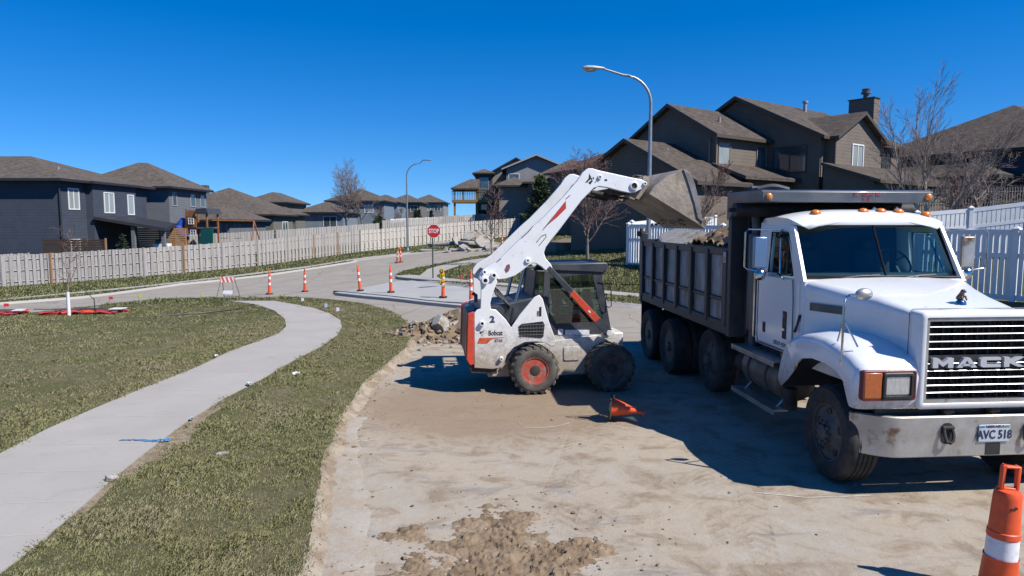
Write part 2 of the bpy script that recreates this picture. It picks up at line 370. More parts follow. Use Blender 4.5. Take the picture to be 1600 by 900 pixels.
def region(idx, name, mat, off, skirt=.35):
    fs = [f for k, f in enumerate(of) if reg[k] == idx]
    used = sorted({i for f in fs for i in f}); mp = {u: n for n, u in enumerate(used)}
    vs = [(VX[u], VY[u], VH[u] + off) for u in used]; ff = [tuple(mp[i] for i in f) for f in fs]
    if skirt:
        cnt = {}
        for f in ff:
            for i in range(3):
                e = (f[i], f[(i + 1) % 3]); cnt[tuple(sorted(e))] = cnt.get(tuple(sorted(e)), []) + [e]
        low = {}
        for k, es in cnt.items():
            if len(es) == 1:
                a, b = es[0]
                for q in (a, b):
                    if q not in low: low[q] = len(vs); vs.append((vs[q][0], vs[q][1], vs[q][2] - skirt))
                ff.append((b, a, low[a], low[b]))
    me = bpy.data.meshes.new(name); me.from_pydata(vs, [], ff); me.materials.append(mat)
    o = bpy.data.objects.new(name, me); COL.objects.link(o); o['kind'] = 'structure'
    return o
# --- materials of the ground
def m_lawn():
    m = bpy.data.materials.new('lawn_soil'); t, N, L, P = nodes(m); co = coords(t)
    c = _mix(t, _ramp(t, _noise(t, co, 1.1, 8, .65), .42, .62), (.185, .185, .085), (.285, .24, .15))
    c = _mix(t, _ramp(t, _noise(t, co, 14, 6, .7), .42, .68), c, (.125, .13, .052))
    c = _mix(t, _ramp(t, _noise(t, co, .35, 6, .6), .62, .72, 0, .7), c, (.30, .235, .16))
    sy = N.new('ShaderNodeSeparateXYZ'); L.new(co, sy.inputs[0])
    far = _ramp(t, sy.outputs[1], 15, 27)
    c = _mix(t, far, c, _mix(t, _ramp(t, _noise(t, co, 2.4, 8, .7), .4, .62), (.040, .062, .014), (.085, .095, .030)))
    L.new(c, P.inputs['Base Color']); P.inputs['Roughness'].default_value = 1; P.inputs['Specular IOR Level'].default_value = .1
    L.new(_bump(t, _noise(t, co, 45, 6, .7), .9, .05), P.inputs['Normal']); return m
def m_walk(name='new_concrete', c1=(.50, .475, .44), c2=(.45, .42, .385), joints=True):
    m = bpy.data.materials.new(name); t, N, L, P = nodes(m); co = coords(t)
    c = _mix(t, _ramp(t, _noise(t, co, .9, 7, .6), .35, .65), c1, c2)
    c = _mix(t, _ramp(t, _noise(t, coords(t, 'Object', (1, 7, 1)), 26, 3, .6), .3, .7, 0, .35), c, tuple(v * .78 for v in c1))
    c = _mix(t, _ramp(t, _noise(t, co, 4.5, 6, .7), .60, .74, 0, .55), c, (.36, .30, .23))
    c = _mix(t, _ramp(t, _noise(t, co, .45, 3, .5), .42, .6, 0, .5), c, tuple(v * .86 for v in c1)); c = _mix(t, _ramp(t, _noise(t, co, 2.1, 8, .75), .56, .7, 0, .35), c, tuple(v * .72 for v in c2)); c = _mix(t, _ramp(t, _noise(t, co, 60, 3, .7), .62, .72, 0, .4), c, (.25, .22, .18))
    L.new(c, P.inputs['Base Color']); P.inputs['Roughness'].default_value = .85; P.inputs['Specular IOR Level'].default_value = .25
    L.new(_bump(t, _noise(t, co, 70, 4, .7), .25, .01), P.inputs['Normal']); return m
def m_road():
    m = bpy.data.materials.new('stripped_roadway'); t, N, L, P = nodes(m); co = coords(t)
    wa = N.new('ShaderNodeTexNoise'); wa.inputs['Scale'].default_value = .7; wa.inputs['Detail'].default_value = 4; L.new(co, wa.inputs['Vector'])
    st = N.new('ShaderNodeMapping'); st.inputs['Scale'].default_value = (.9, 1.15, 1); L.new(co, st.inputs[0])
    va = N.new('ShaderNodeVectorMath'); va.operation = 'ADD'; L.new(st.outputs[0], va.inputs[0]); L.new(wa.outputs['Color'], va.inputs[1]); v = va.outputs[0]
    nA = _noise(t, v, .75, 10, .62); nB = _noise(t, v, 2.3, 9, .68, .4); nC = _noise(t, co, 9, 7, .7); nD = _noise(t, co, 60, 4, .7)
    tan = _mix(t, _ramp(t, nA, .36, .64), (.475, .405, .315), (.44, .39, .32))
    tan = _mix(t, _ramp(t, nB, .50, .64, 0, .78), tan, (.285, .215, .15))          # damp brown soil smears
    tan = _mix(t, _ramp(t, nB, .33, .45, .95, 0), tan, (.47, .44, .395))              # bare grey concrete showing through
    nE = _noise(t, coords(t, 'Object', (.6, 1.9, 1)), 1.15, 8, .7, .5)
    tan = _mix(t, _ramp(t, nE, .57, .66, 0, .7), tan, (.255, .245, .24))            # dark grey scuffs
    tan = _mix(t, _ramp(t, nC, .56, .75, 0, .45), tan, (.38, .30, .215))
    sxx = N.new('ShaderNodeSeparateXYZ'); L.new(co, sxx.inputs[0]); trk = None
    for (a_, b_, c_, hw_) in ((.3, .10, .012, .20), (2.05, .12, .012, .20), (-.9, .42, -.012, .17), (.75, .44, -.012, .17), (3.4, -.25, .03, .19)):
        y_ = sxx.outputs[1]; cen = _math(t, 'ADD', _math(t, 'MULTIPLY', _math(t, 'MULTIPLY', y_, y_), c_), _math(t, 'ADD', _math(t, 'MULTIPLY', y_, b_), a_ - 1.0))
        u_ = _math(t, 'ABSOLUTE', _math(t, 'SUBTRACT', sxx.outputs[0], cen)); band = _ramp(t, u_, hw_ * .85, hw_, 1, 0)
        lug = _ramp(t, _math(t, 'FRACT', _math(t, 'MULTIPLY', _math(t, 'ADD', y_, _math(t, 'MULTIPLY', u_, .9)), 7.5)), .35, .6)
        q_ = _math(t, 'MULTIPLY', band, _math(t, 'ADD', _math(t, 'MULTIPLY', lug, .75), .25)); trk = q_ if trk is None else _math(t, 'MAXIMUM', trk, q_)
    trk = _math(t, 'MULTIPLY', trk, _ramp(t, _noise(t, co, .9, 6, .65), .46, .62)); tan = _mix(t, _math(t, 'MULTIPLY', trk, .5), tan, (.27, .195, .13))
    dx_ = _math(t, 'MULTIPLY', _math(t, 'ADD', sxx.outputs[0], .3), .42); dy_ = _math(t, 'MULTIPLY', _math(t, 'SUBTRACT', sxx.outputs[1], 10.6), .50)
    rr_ = _math(t, 'ADD', _math(t, 'ADD', _math(t, 'MULTIPLY', dx_, dx_), _math(t, 'MULTIPLY', dy_, dy_)), _ramp(t, nB, .3, .7, -.9, .9))
    tan = _mix(t, _ramp(t, rr_, .45, 1.15, .75, 0), tan, (.30, .215, .14))         # damp soil dragged out by the loader
    con = _mix(t, _ramp(t, nA, .35, .65), (.40, .375, .335), (.345, .31, .265))
    con = _mix(t, _ramp(t, nB, .55, .72, 0, .8), con, (.33, .265, .195))
    con = _mix(t, _ramp(t, _noise(t, co, 5, 7, .7), .58, .72, 0, .4), con, (.25, .23, .20))
    sx = N.new('ShaderNodeSeparateXYZ'); L.new(co, sx.inputs[0])
    f = _ramp(t, _math(t, 'ADD', sx.outputs[1], _ramp(t, nA, .3, .7, -3, 3)), 14.6, 17.5)
    c = _mix(t, f, tan, con)
    # joints of the old paving slabs (every 4.6 m), only where the concrete is clean
    jy = _math(t, 'ABSOLUTE', _math(t, 'SUBTRACT', _math(t, 'FRACT', _math(t, 'MULTIPLY', _math(t, 'ADD', sx.outputs[1], _math(t, 'MULTIPLY', sx.outputs[0], .22)), 1 / 4.6)), .5))
    jx = _math(t, 'ABSOLUTE', _math(t, 'SUBTRACT', _math(t, 'FRACT', _math(t, 'MULTIPLY', _math(t, 'SUBTRACT', sx.outputs[0], _math(t, 'MULTIPLY', sx.outputs[1], .22)), 1 / 4.1)), .5))
    j = _math(t, 'MULTIPLY', _math(t, 'MAXIMUM', _ramp(t, jy, .490, .496), _ramp(t, jx, .490, .496)), _ramp(t, f, .5, 1, 0.05, .55))
    c = _mix(t, j, c, (.16, .14, .12))
    vo = N.new('ShaderNodeTexVoronoi'); vo.feature = 'DISTANCE_TO_EDGE'; vo.inputs['Scale'].default_value = .28
    va2 = N.new('ShaderNodeVectorMath'); va2.operation = 'ADD'; L.new(co, va2.inputs[0]); L.new(wa.outputs['Color'], va2.inputs[1]); L.new(va2.outputs[0], vo.inputs['Vector'])
    c = _mix(t, _math(t, 'MULTIPLY', _ramp(t, vo.outputs['Distance'], .0, .006, .7, 0), f), c, (.13, .11, .09))
    c = _mix(t, _ramp(t, nD, .60, .72, 0, .5), c, (.24, .19, .14)); c = _mix(t, _ramp(t, nD, .28, .36, .35, 0), c, (.62, .57, .50))
    L.new(c, P.inputs['Base Color']); P.inputs['Roughness'].default_value = .95; P.inputs['Specular IOR Level'].default_value = .12
    b = _bump(t, nB, .35, .03); b = _bump(t, _math(t, 'SUBTRACT', 1.0, trk), .45, .018, b); b = _bump(t, nC, .6, .02, b); b = _bump(t, nD, .45, .008, b); L.new(b, P.inputs['Normal']); return m
SOILBARE = M('bare_verge_soil', (.36, .285, .20), (.26, .195, .13), 6, rough=1, bump=.9, bscale=30, c3=(.20, .18, .10), s3=9, lo3=.5, hi3=.65)
LAWNM, WALKM, ROADM = m_lawn(), m_walk(), m_road()
SLABM = m_walk('fresh_slab_concrete', (.50, .50, .49), (.44, .44, .43))
MULCHM = M('mulch_and_leaf_litter', (.16, .11, .07), (.30, .23, .16), 6, rough=1, bump=.8, bscale=20)
region(-1, 'lawn', LAWNM, LAWN, 0)
region(6, 'roadway', ROADM, 0.0, 0)
region(1, 'sidewalk', WALKM, REG[1][2]); region(2, 'lawn_sidewalk', WALKM, REG[2][2]); region(3, 'crossing_sidewalk', WALKM, REG[3][2]); region(4, 'fence_sidewalk', WALKM, REG[4][2])
region(7, 'bare_soil', SOILBARE, LAWN + .003)
region(5, 'mulch_bed', MULCHM, REG[5][2]); region(0, 'concrete_slab', SLABM, REG[0][2], .2)
# the step between lawn (0.10 up) and road: a crumbling bank / kerb face
def bank(pts, name, mat, top=LAWN + .004, out=.16, seed=0, wob=.05, low=-.01):
    rnd = random.Random(seed); mb = MB(); P2 = []
    for i in range(len(pts) - 1):
        n = max(1, int((pts[i + 1] - pts[i]).length / .07)); n = min(n, 60)
        for k in range(n): P2.append(pts[i].lerp(pts[i + 1], k / n))
    P2.append(pts[-1]); rings = []
    for i, p in enumerate(P2):
        d = (P2[min(i + 1, len(P2) - 1)] - P2[max(i - 1, 0)]); d.z = 0; d.normalize(); nrm = Vector((d.y, -d.x, 0))
        if out < 0: nrm = -nrm
        o = abs(out); z = h1(p.x, p.y)
        ws = [mn.noise(Vector((p.x * 3.1, p.y * 3.1, q * 5 + seed))) * .6 + .8 * mn.noise(Vector((p.x * 13, p.y * 13, q * 5 + seed))) for q in range(4)]
        rings.append([Vector((p.x, p.y, 0)) + nrm * (-.02 + wob * .4 * ws[0]) + Vector((0, 0, z + top - .003)), Vector((p.x, p.y, 0)) + nrm * (.0 + wob * ws[1]) + Vector((0, 0, z + top - .002 + .008 * ws[1])),
                      Vector((p.x, p.y, 0)) + nrm * (o * .35 + wob * ws[2]) + Vector((0, 0, z + top * .55 + .012 * ws[2])), Vector((p.x, p.y, 0)) + nrm * (o * .8 + wob * ws[3]) + Vector((0, 0, z + .02)),
                      Vector((p.x, p.y, 0)) + nrm * (o * 1.25) + Vector((0, 0, z + low))])
    mb.loft(rings, cap=False, closed=False)
    o = mb.build(name, mat, smooth=50); o['kind'] = 'structure'; return o
KERBSOIL = M('crumbling_kerb_base', (.42, .36, .285), (.27, .205, .14), 3.5, lo=.40, hi=.6, rough=.95, bump=.6, bscale=22, c3=(.33, .25, .17), s3=4, lo3=.52, hi3=.66)
bank([Vector((near0.x + .02, -4, 0))] + en, 'crumbled_kerb_bank', KERBSOIL, out=.15, seed=1, wob=.075)
bank(le, 'left_kerb', WALKM, out=.12, seed=2, wob=.01)
bank(fe[:-1], 'far_kerb', WALKM, out=-.14, seed=3, wob=.01) if False else bank([Vector((-60, 31, 0))] + fe, 'far_kerb', WALKM, out=.14, seed=3, wob=.01)
bank(re_ + [Vector((7.2, 19.5, 0)), Vector((9.2, 15.5, 0)), Vector((11.5, 11, 0)), Vector((16, 5, 0))], 'right_kerb', WALKM, out=.14, seed=4, wob=.015)
# old gutter pan left standing along the bank
gmb = MB(); rg = []
gp_pts = [Vector((near0.x + .02, -4, 0))] + en[:7]
GW = [.42, .42, .38, .34, .26, .20, .16, .12]; fine = []
for i in range(len(gp_pts) - 1):
    n = max(2, int((gp_pts[i + 1] - gp_pts[i]).length / .06))
    for k in range(n): fine.append((gp_pts[i].lerp(gp_pts[i + 1], k / n), GW[min(i, 7)] + (GW[min(i + 1, 7)] - GW[min(i, 7)]) * k / n))
for i, (p, wd) in enumerate(fine):
    q = fine[min(i + 12, len(fine) - 1)][0]; o_ = fine[max(i - 12, 0)][0]; d = (q - o_); d.z = 0; d.normalize(); nr = Vector((d.y, -d.x, 0)); wd = max(.05, wd + .12 * mn.noise(p * 1.3) + .06 * mn.noise(p * 3.7) + .02 * mn.noise(p * 17))
    rg.append([p + nr * .10 + Vector((0, 0, .012)), p + nr * (.12 + wd) + Vector((0, 0, .008)), p + nr * (.16 + wd) + Vector((0, 0, -.01))])
def m_gutter():
    m = bpy.data.materials.new('old_gutter_pan'); t, N, L, P = nodes(m); co = coords(t)
    c = _mix(t, _ramp(t, _noise(t, co, 2.6, 8, .65), .4, .62), (.42, .385, .33), (.38, .31, .23)); c = _mix(t, _ramp(t, _noise(t, co, 30, 5, .7), .5, .7, 0, .5), c, (.55, .52, .47))
    c = _mix(t, _ramp(t, _noise(t, co, 5, 8, .75), .56, .64), c, (.36, .27, .19))
    L.new(c, P.inputs['Base Color']); P.inputs['Roughness'].default_value = .95; L.new(_bump(t, _noise(t, co, 40, 6, .7), .5, .015), P.inputs['Normal']); return m
gmb.loft(rg, cap=False, closed=False); gmb.build('gutter_pan', m_gutter(), smooth=50)['kind'] = 'structure'
# ground out to the horizon
rg = []
xs = [-3000, -600, -160, -80, -40, 0, 40, 70, 160, 600, 3000]; ys = [-3000, -600, -120, -6, 60, 150, 260, 700, 3000]
mb = MB(); vs = [(x, y, (h1(x, y) - .25 if -80 <= x <= 70 and -6 <= y <= 150 else h1(min(max(x, -70), 60), min(max(y, 0), 145)) - (.25 if max(abs(x), abs(y)) < 400 else 2.0))) for y in ys for x in xs]
nx = len(xs); fs = [(j * nx + i, j * nx + i + 1, (j + 1) * nx + i + 1, (j + 1) * nx + i) for j in range(len(ys) - 1) for i in range(nx - 1) if not (-80 <= xs[i] and xs[i + 1] <= 70 and -6 <= ys[j] and ys[j + 1] <= 150)]
mb.add(vs, fs); mb.build('ground', LAWNM, smooth=0)['kind'] = 'structure'

# spray-painted blue locate mark on the sidewalk, thin paint film
BLUEP = M('blue_marking_paint', (.05, .30, .75), (.22, .46, .72), 12, rough=.7)
bc = gp(222, 688, LAWN + .02); mb = MB(); rnd = random.Random(5)
for k in range(26):
    u = k / 25; x = -.27 + .60 * u; hw = (.018 + .045 * max(0, (u - .35)) * rnd.uniform(.5, 1.5)); y0 = .02 * math.sin(u * 7)
    mb.obox((x, y0 + rnd.uniform(-.01, .01), 0), (.035, hw * 2, .003), Matrix.Rotation(rnd.uniform(-.3, .3), 3, 'Z'))
o = mb.build('paint_mark', BLUEP, label='short blue spray paint mark on the pale sidewalk', cat='paint mark'); o.location = bc + Vector((0, 0, .004))
SCR = M('pale_scrape', (.62, .58, .52), (.5, .45, .38), 20, rough=.95)
for k, pts_ in enumerate(([(803, 637), (806, 650), (812, 662), (820, 668), (845, 669), (872, 666), (893, 660)], [(540, 694), (560, 690), (590, 687)], [(1180, 770), (1260, 778), (1380, 774)])):
    P_ = [gp(a, b, 0) for a, b in pts_]; fine_ = []
    for a, b in zip(P_, P_[1:]):
        for q in range(6): fine_.append(a.lerp(b, q / 6))
    mb = MB(); mb.loft([[p + Vector((0, -.012 - .012 * mn.noise(p * 9), .0045)), p + Vector((0, .012 + .02 * mn.noise(p * 7), .0045))] for p in fine_], cap=False, closed=False); mb.build('scrape_mark', SCR, smooth=0)['kind'] = 'structure'
# joints of the sidewalk (narrow tooled grooves shown as dark inset lines)
JM = M('tooled_joint', (.58, .555, .51), rough=.95)
mb = MB()
for a_, b_ in [((30, 696), (236, 692)), ((0, 739), (190, 734)), ((0, 787), (134, 782)), ((0, 838), (74, 834)), ((128, 652), (296, 649)), ((218, 611), (366, 609)), ((296, 579), (424, 581)), ((362, 549), (478, 551)), ((418, 528.5), (516, 531)), ((448, 505), (531, 508)), ((428, 485), (498, 486))]:
    p, q = gp(a_[0], a_[1], LAWN + .016), gp(b_[0], b_[1], LAWN + .016); d = (q - p); d.z = 0; L_ = d.length; d.normalize(); n_ = Vector((-d.y, d.x, 0)) * .006
    mb.add([p + n_ + Vector((0, 0, .0012)), p - n_ + Vector((0, 0, .0012)), q - n_ + Vector((0, 0, .0012)), q + n_ + Vector((0, 0, .0012))], [(0, 1, 2, 3)])
mb.build('sidewalk_joints', JM, smooth=0)['kind'] = 'structure'

# ------------------------------------------------------------------ grass
def m_blade():
    m = bpy.data.materials.new('grass_blades'); t, N, L, P = nodes(m)
    g = N.new('ShaderNodeNewGeometry'); co = coords(t)
    at = N.new('ShaderNodeAttribute'); at.attribute_name = 'dry'
    green = _mix(t, g.outputs['Random Per Island'], (.175, .195, .068), (.265, .27, .11))
    straw = _mix(t, g.outputs['Random Per Island'], (.37, .325, .20), (.28, .24, .145))
    c = _mix(t, at.outputs['Fac'], green, straw); L.new(c, P.inputs['Base Color']); P.inputs['Roughness'].default_value = .7; P.inputs['Specular IOR Level'].default_value = .2
    return m
BLADE = m_blade()
def sm(x, a, b): t = np.clip((x - a) / (b - a), 0, 1); return t * t * (3 - 2 * t)
def vnoise(X, Y, s, seed):
    r = np.random.RandomState(seed); G = r.rand(64, 64); u, v = X * s + 100, Y * s + 100; i, j = np.floor(u).astype(int), np.floor(v).astype(int); fu, fv = u - i, v - j
    fu, fv = fu * fu * (3 - 2 * fu), fv * fv * (3 - 2 * fv); g = lambda a, b: G[a % 64, b % 64]
    return (g(i, j) * (1 - fu) + g(i + 1, j) * fu) * (1 - fv) + (g(i, j + 1) * (1 - fu) + g(i + 1, j + 1) * fu) * fv
def fbm(X, Y, s, seed): return (vnoise(X, Y, s, seed) + .5 * vnoise(X, Y, s * 2.1, seed + 1) + .25 * vnoise(X, Y, s * 4.3, seed + 2)) / 1.75
def grass(name, xr, yr, n0, seed, dens_fn, hgt=.055, lush=0.0, label=None):
    r = np.random.RandomState(seed); X = r.uniform(*xr, n0); Y = r.uniform(*yr, n0)
    d = np.hypot(X, Y); keep = r.rand(n0) < dens_fn(X, Y, d)
    X, Y, d = X[keep], Y[keep], d[keep]
    ok = np.ones(len(X), bool)
    for nm, poly, off in REG:
        P_ = inpoly(X + r.normal(0, .05, len(X)), Y + r.normal(0, .05, len(X)), poly); ok &= (~P_ | ((r.rand(len(X)) < .34) if nm == 'bare' else False))
    X, Y, d = X[ok], Y[ok], d[ok]
    bare = fbm(X, Y, .55, 11); cl = fbm(X, Y, 3.4, 21)
    pk = r.rand(len(X)) < (sm(bare, .26, .46) * .65 + .35) * (sm(cl, .2, .55) * .7 + .3) + lush
    X, Y, d, bare, cl = X[pk], Y[pk], d[pk], bare[pk], cl[pk]
    n = len(X); Z = hh(X, Y) + LAWN - .004
    ht = hgt * (.45 + .9 * r.rand(n)) * (.65 + .8 * sm(cl, .35, .75)) ; a = r.uniform(0, 2 * np.pi, n); lean = r.uniform(.3, 1.5, n) * ht
    wd = (.0009 + .00036 * d) * r.uniform(.7, 1.3, n); sa = a + np.pi / 2
    V = np.empty((n, 4, 3)); dx, dy = np.cos(a), np.sin(a); px_, py_ = np.cos(sa) * wd, np.sin(sa) * wd
    V[:, 0] = np.stack([X - px_, Y - py_, Z], 1); V[:, 1] = np.stack([X + px_, Y + py_, Z], 1)
    V[:, 2] = np.stack([X + dx * lean * .35 + px_ * .7, Y + dy * lean * .35 + py_ * .7, Z + ht * .6], 1); V[:, 3] = np.stack([X + dx * lean, Y + dy * lean, Z + ht], 1)
    me = bpy.data.meshes.new(name); me.vertices.add(n * 4); me.vertices.foreach_set('co', V.ravel())
    idx = np.arange(n)[:, None] * 4 + np.array([0, 1, 2, 0, 2, 3])[None]
    me.loops.add(n * 6); me.loops.foreach_set('vertex_index', idx.ravel().astype(np.int32)); me.polygons.add(n * 2)
    me.polygons.foreach_set('loop_start', np.arange(0, n * 6, 3, dtype=np.int32)); me.update(calc_edges=True); me.validate()
    at = me.attributes.new('dry', 'FLOAT', 'POINT')
    dn = np.clip(.12 + .75 * (r.rand(n) < (.30 + .5 * sm(fbm(X, Y, .8, 31), .45, .7))) + r.normal(0, .08, n), 0, 1) * (1 - .6 * min(1, lush)); at.data.foreach_set('value', np.repeat(dn, 4).astype(np.float32))
    me.materials.append(BLADE); o = bpy.data.objects.new(name, me); COL.objects.link(o); tag(o, label, 'grass', kind='stuff'); return o
near_d = lambda X, Y, d: np.clip((5.0 / np.maximum(d, 2.5)) ** 1.15, 0, 1) * (np.abs(X) < Y * .78 + 2.2)
grass('verge_grass', (-7.5, .3), (2.5, 24), 1250000, 1, near_d, .028, label='patchy short spring grass between sidewalk and stripped roadway')
grass('lawn_grass', (-24, -2), (5, 26), 1800000, 2, near_d, .026, label='short patchy lawn grass left of the curving sidewalk')
grass('yard_grass', (-3, 13), (20, 42), 200000, 3, lambda X, Y, d: np.clip(1 - (Y - 22) / 40, .3, 1), .07, .5, label='greener mown grass on the rise before the brown house')
grass('roadside_grass', (-45, 5), (26, 66), 190000, 4, lambda X, Y, d: np.clip(30 / Y, .2, 1), .07, .3, label='green grass strip along the grey wooden fence')

# ------------------------------------------------------------------ crumbled soil layer in the foreground, rubble heap, crumbs
def soil_patch(name, x0, x1, y0, y1, res, amp, seed, label, cut=.48, cat='soil', mat=SOIL, zoff=0.0, shape=None, kind='stuff', cell=3.2):
    nx, ny = int((x1 - x0) / res), int((y1 - y0) / res); vs = []; cx, cy = (x0 + x1) / 2, (y0 + y1) / 2
    for j in range(ny + 1):
        for i in range(nx + 1):
            x, y = x0 + i * res, y0 + j * res; u, v = (x - cx) / (x1 - x0) * 2, (y - cy) / (y1 - y0) * 2
            rr = math.hypot(u, v); e = max(0, 1 - rr ** 3) if shape is None else shape(u, v)
            p = Vector((x, y, seed)); warp = mn.noise_vector(p * 1.7) * .25
            f = mn.fractal(p * 1.5 + warp, .8, 2.1, 6) * .5 + .5
            vd = mn.voronoi(Vector(((x + warp.x * 1.2) * cell, (y + warp.y * 1.2) * cell * 1.9, seed)))[0]
            edge = min(1, (vd[1] - vd[0]) * 5)
            m_ = max(0, min(1, (f * .75 + e * .55 - .35 - cut) * 5)) * (0 if e <= 0 else min(1, e * 4))
            pl = mn.cell(Vector((mn.voronoi(Vector(((x + warp.x * 1.2) * cell, (y + warp.y * 1.2) * cell * 1.9, seed)))[1][0])) * 7.0)
            g1 = mn.fractal(Vector((x * 5.5, y * 8.5, seed + 4)) + warp * 3, .7, 2.2, 4); g2 = mn.noise(Vector((x * 17, y * 24, seed)) + warp * 6)
            stp = max(0, min(1, (g1 - .08) * 9)); stp2 = max(0, min(1, (g2 - .15) * 7))
            z = m_ * (amp * (.25 + .3 * f) + amp * .75 * stp * (.5 + .7 * f) + amp * .4 * stp2) + m_ * .008 * mn.noise(p * 30)
            vs.append((x, y, z - .012 + zoff))
    n = nx + 1; fs = [(j * n + i, j * n + i + 1, (j + 1) * n + i + 1, (j + 1) * n + i) for j in range(ny) for i in range(nx)
                      if max(vs[j * n + i][2], vs[j * n + i + 1][2], vs[(j + 1) * n + i][2], vs[(j + 1) * n + i + 1][2]) > zoff - .006]
    mb = MB().add(vs, fs); o = mb.build(name, mat, smooth=70); bm = bmesh.new(); bm.from_mesh(o.data); bmesh.ops.delete(bm, geom=[v for v in bm.verts if not v.link_faces], context='VERTS'); bm.to_mesh(o.data); bm.free()
    tag(o, label, cat, kind=kind); return o
SOIL2 = M('crumbled_loam', (.285, .208, .128), (.19, .132, .08), 5, rough=.95, bump=.8, bscale=34, c3=(.36, .27, .19), s3=2.2, lo3=.5, hi3=.68)
soil_patch('crumbled_soil', -1.45, 1.0, 4.1, 7.2, .0135, .040, 3.0, 'crumbled brown soil in broken plates on the foreground roadway', cut=.33, mat=SOIL2)
soil_patch('soil_smear', -1.75, -1.0, 4.2, 5.6, .016, .03, 9.0, 'small patch of loose soil beside the gutter', cut=.42, mat=SOIL2)
soil_patch('gutter_soil', -2.45, -1.85, 7.0, 9.4, .025, .04, 14.0, 'line of loose clods lying along the old gutter', cut=.5, mat=SOIL2)
def rock(mb, c, s, rnd, flat=.6, sub=2, mi=0, ang=None):
    bm = bmesh.new(); bmesh.ops.create_cube(bm, size=1.0)
    if sub > 1: bmesh.ops.subdivide_edges(bm, edges=bm.edges, cuts=1)
    rot = Matrix.Rotation(rnd.uniform(0, 6.3), 3, 'Z') @ Matrix.Rotation(rnd.uniform(-.5, .5) if ang is None else ang, 3, 'X') @ Matrix.Rotation(rnd.uniform(-.4, .4) if ang is None else ang * .6, 3, 'Y')
    sx, sy, sz = s * rnd.uniform(.7, 1.3), s * rnd.uniform(.6, 1.1), s * flat * rnd.uniform(.6, 1.2)
    for v in bm.verts:
        q = Vector((v.co.x * sx, v.co.y * sy, v.co.z * sz)); ln = max(.5, v.co.length / .6)
        q = q / ln ** .35; q += Vector((rnd.uniform(-1, 1), rnd.uniform(-1, 1), rnd.uniform(-1, 1))) * s * .11
        v.co = q
    vs = [Vector(c) + rot @ v.co for v in bm.verts]; bm.verts.index_update(); mb.add(vs, [tuple(v.index for v in f.verts) for f in bm.faces], mi); bm.free()
rnd = random.Random(8); mb = MB()
for k in range(800):
    if rnd.random() < .5: x, y = rnd.gauss(.05, .75), rnd.gauss(5.4, .9)
    elif rnd.random() < .5:
        i = rnd.randrange(0, 11); p = en[i].lerp(en[i + 1], rnd.random()); x, y = p.x + abs(rnd.gauss(.2, .25)), p.y + rnd.gauss(0, .1)
    else: x, y = rnd.uniform(-2, 7), rnd.uniform(3.5, 15)
    if y < 2.5 or abs(x) > y: continue
    s = min(.07, .009 + abs(rnd.gauss(0, .012))); rock(mb, (x, y, s * .2), s, rnd, sub=1, mi=0 if rnd.random() < .8 else 1)
mb.build('soil_crumbs', [SOIL2, CHUNK], smooth=0, label='loose crumbs of soil and gravel scattered over the roadway', cat='gravel', kind='stuff')
# ================================================================== FENCES
OLDWOOD = woodplank('weathered_grey_pickets', (.56, .53, .505), (.42, .395, .375), (.30, .28, .26), .15)
PALEWOOD = woodplank('bleached_pickets', (.72, .68, .62), (.58, .54, .49), (.45, .40, .35), .15)
NEWPOST = M('new_cedar_post', (.46, .26, .12), (.38, .21, .10), 5, rough=.8)
DARKWOOD = woodplank('dark_stained_slats', (.10, .065, .045), (.075, .05, .036), (.05, .035, .025), .15, axis=2)
CEDAR = woodplank('cedar_slats', (.60, .33, .13), (.50, .26, .10), (.36, .18, .08), .15, axis=2)
def fence(name, label, pts, H=1.83, pitch=.16, pw=.14, mat=OLDWOOD, both=True, post_every=2.44, postmat=None, newposts=(), cat='fence', group=None, grow_=LAWN, postx=0.0):
    """board fence following the ground: pickets (one part), rails, posts"""
    pts = [Vector((p[0], p[1], 0)) for p in pts]
    root = thing(name, label, cat, (pts[0].x, pts[0].y, h1(pts[0].x, pts[0].y)), group=group); O = Vector(root.location)
    rnd = random.Random(int(abs(pts[0].x * 10))); mb = MB(); rb = MB(); posts = []
    s_acc = 0
    for i in range(len(pts) - 1):
        a, b = pts[i], pts[i + 1]; L_ = (b - a).length; d = (b - a) / L_; nrm = Vector((d.y, -d.x, 0)); rot = Matrix.Rotation(math.atan2(d.y, d.x), 3, 'Z')
        n = int(L_ / pitch)
        for k in range(n):
            p = a + d * (k + .5) * pitch; z = h1(p.x, p.y) + grow_; off = nrm * (.035 if (k % 2 == 0 or not both) else -.035)
            hgt = H + rnd.uniform(-.02, .02)
            c = p + off - O; mb.obox((c.x, c.y, z - O.z + hgt / 2 + .03), (pw, .018, hgt), Matrix.Rotation(rnd.uniform(-.008, .008), 3, 'Y') @ rot)
        m = max(1, int(L_ / post_every))
        for k in range(m + 1):
            p = a + d * (L_ * k / m); z = h1(p.x, p.y) + grow_
            if k < m:
                q = a + d * (L_ * (k + 1) / m); zq = h1(q.x, q.y) + grow_
                for f in (.14, .5, .86): rb.tube([p - O + Vector((0, 0, z + H * f)), q - O + Vector((0, 0, zq + H * f))], .028, 4)
            if k == 0 and i > 0: continue
            posts.append((p, z))
    mb.build('pickets', mat, root, smooth=0); rb.build('rails', mat, root, smooth=0)
    if len(posts) > 100: posts = posts[:100]
    proto = None
    for j, (p, z) in enumerate(posts):
        nw = j in newposts
        pm = MB(); pm.box(-.05, .05, -.05 - postx, .05 - postx, 0, H + .06); o = None
        if proto is None or nw:
            o = pm.build('post', NEWPOST if nw else mat, root, smooth=0)
            if nw: o['label'] = 'replaced orange-brown cedar post'
            else: proto = o
        else: o = proto.copy(); COL.objects.link(o)
        o.location = (p.x - O.x, p.y - O.y, z - O.z)
        if nw: o.location.y -= .09
    return root
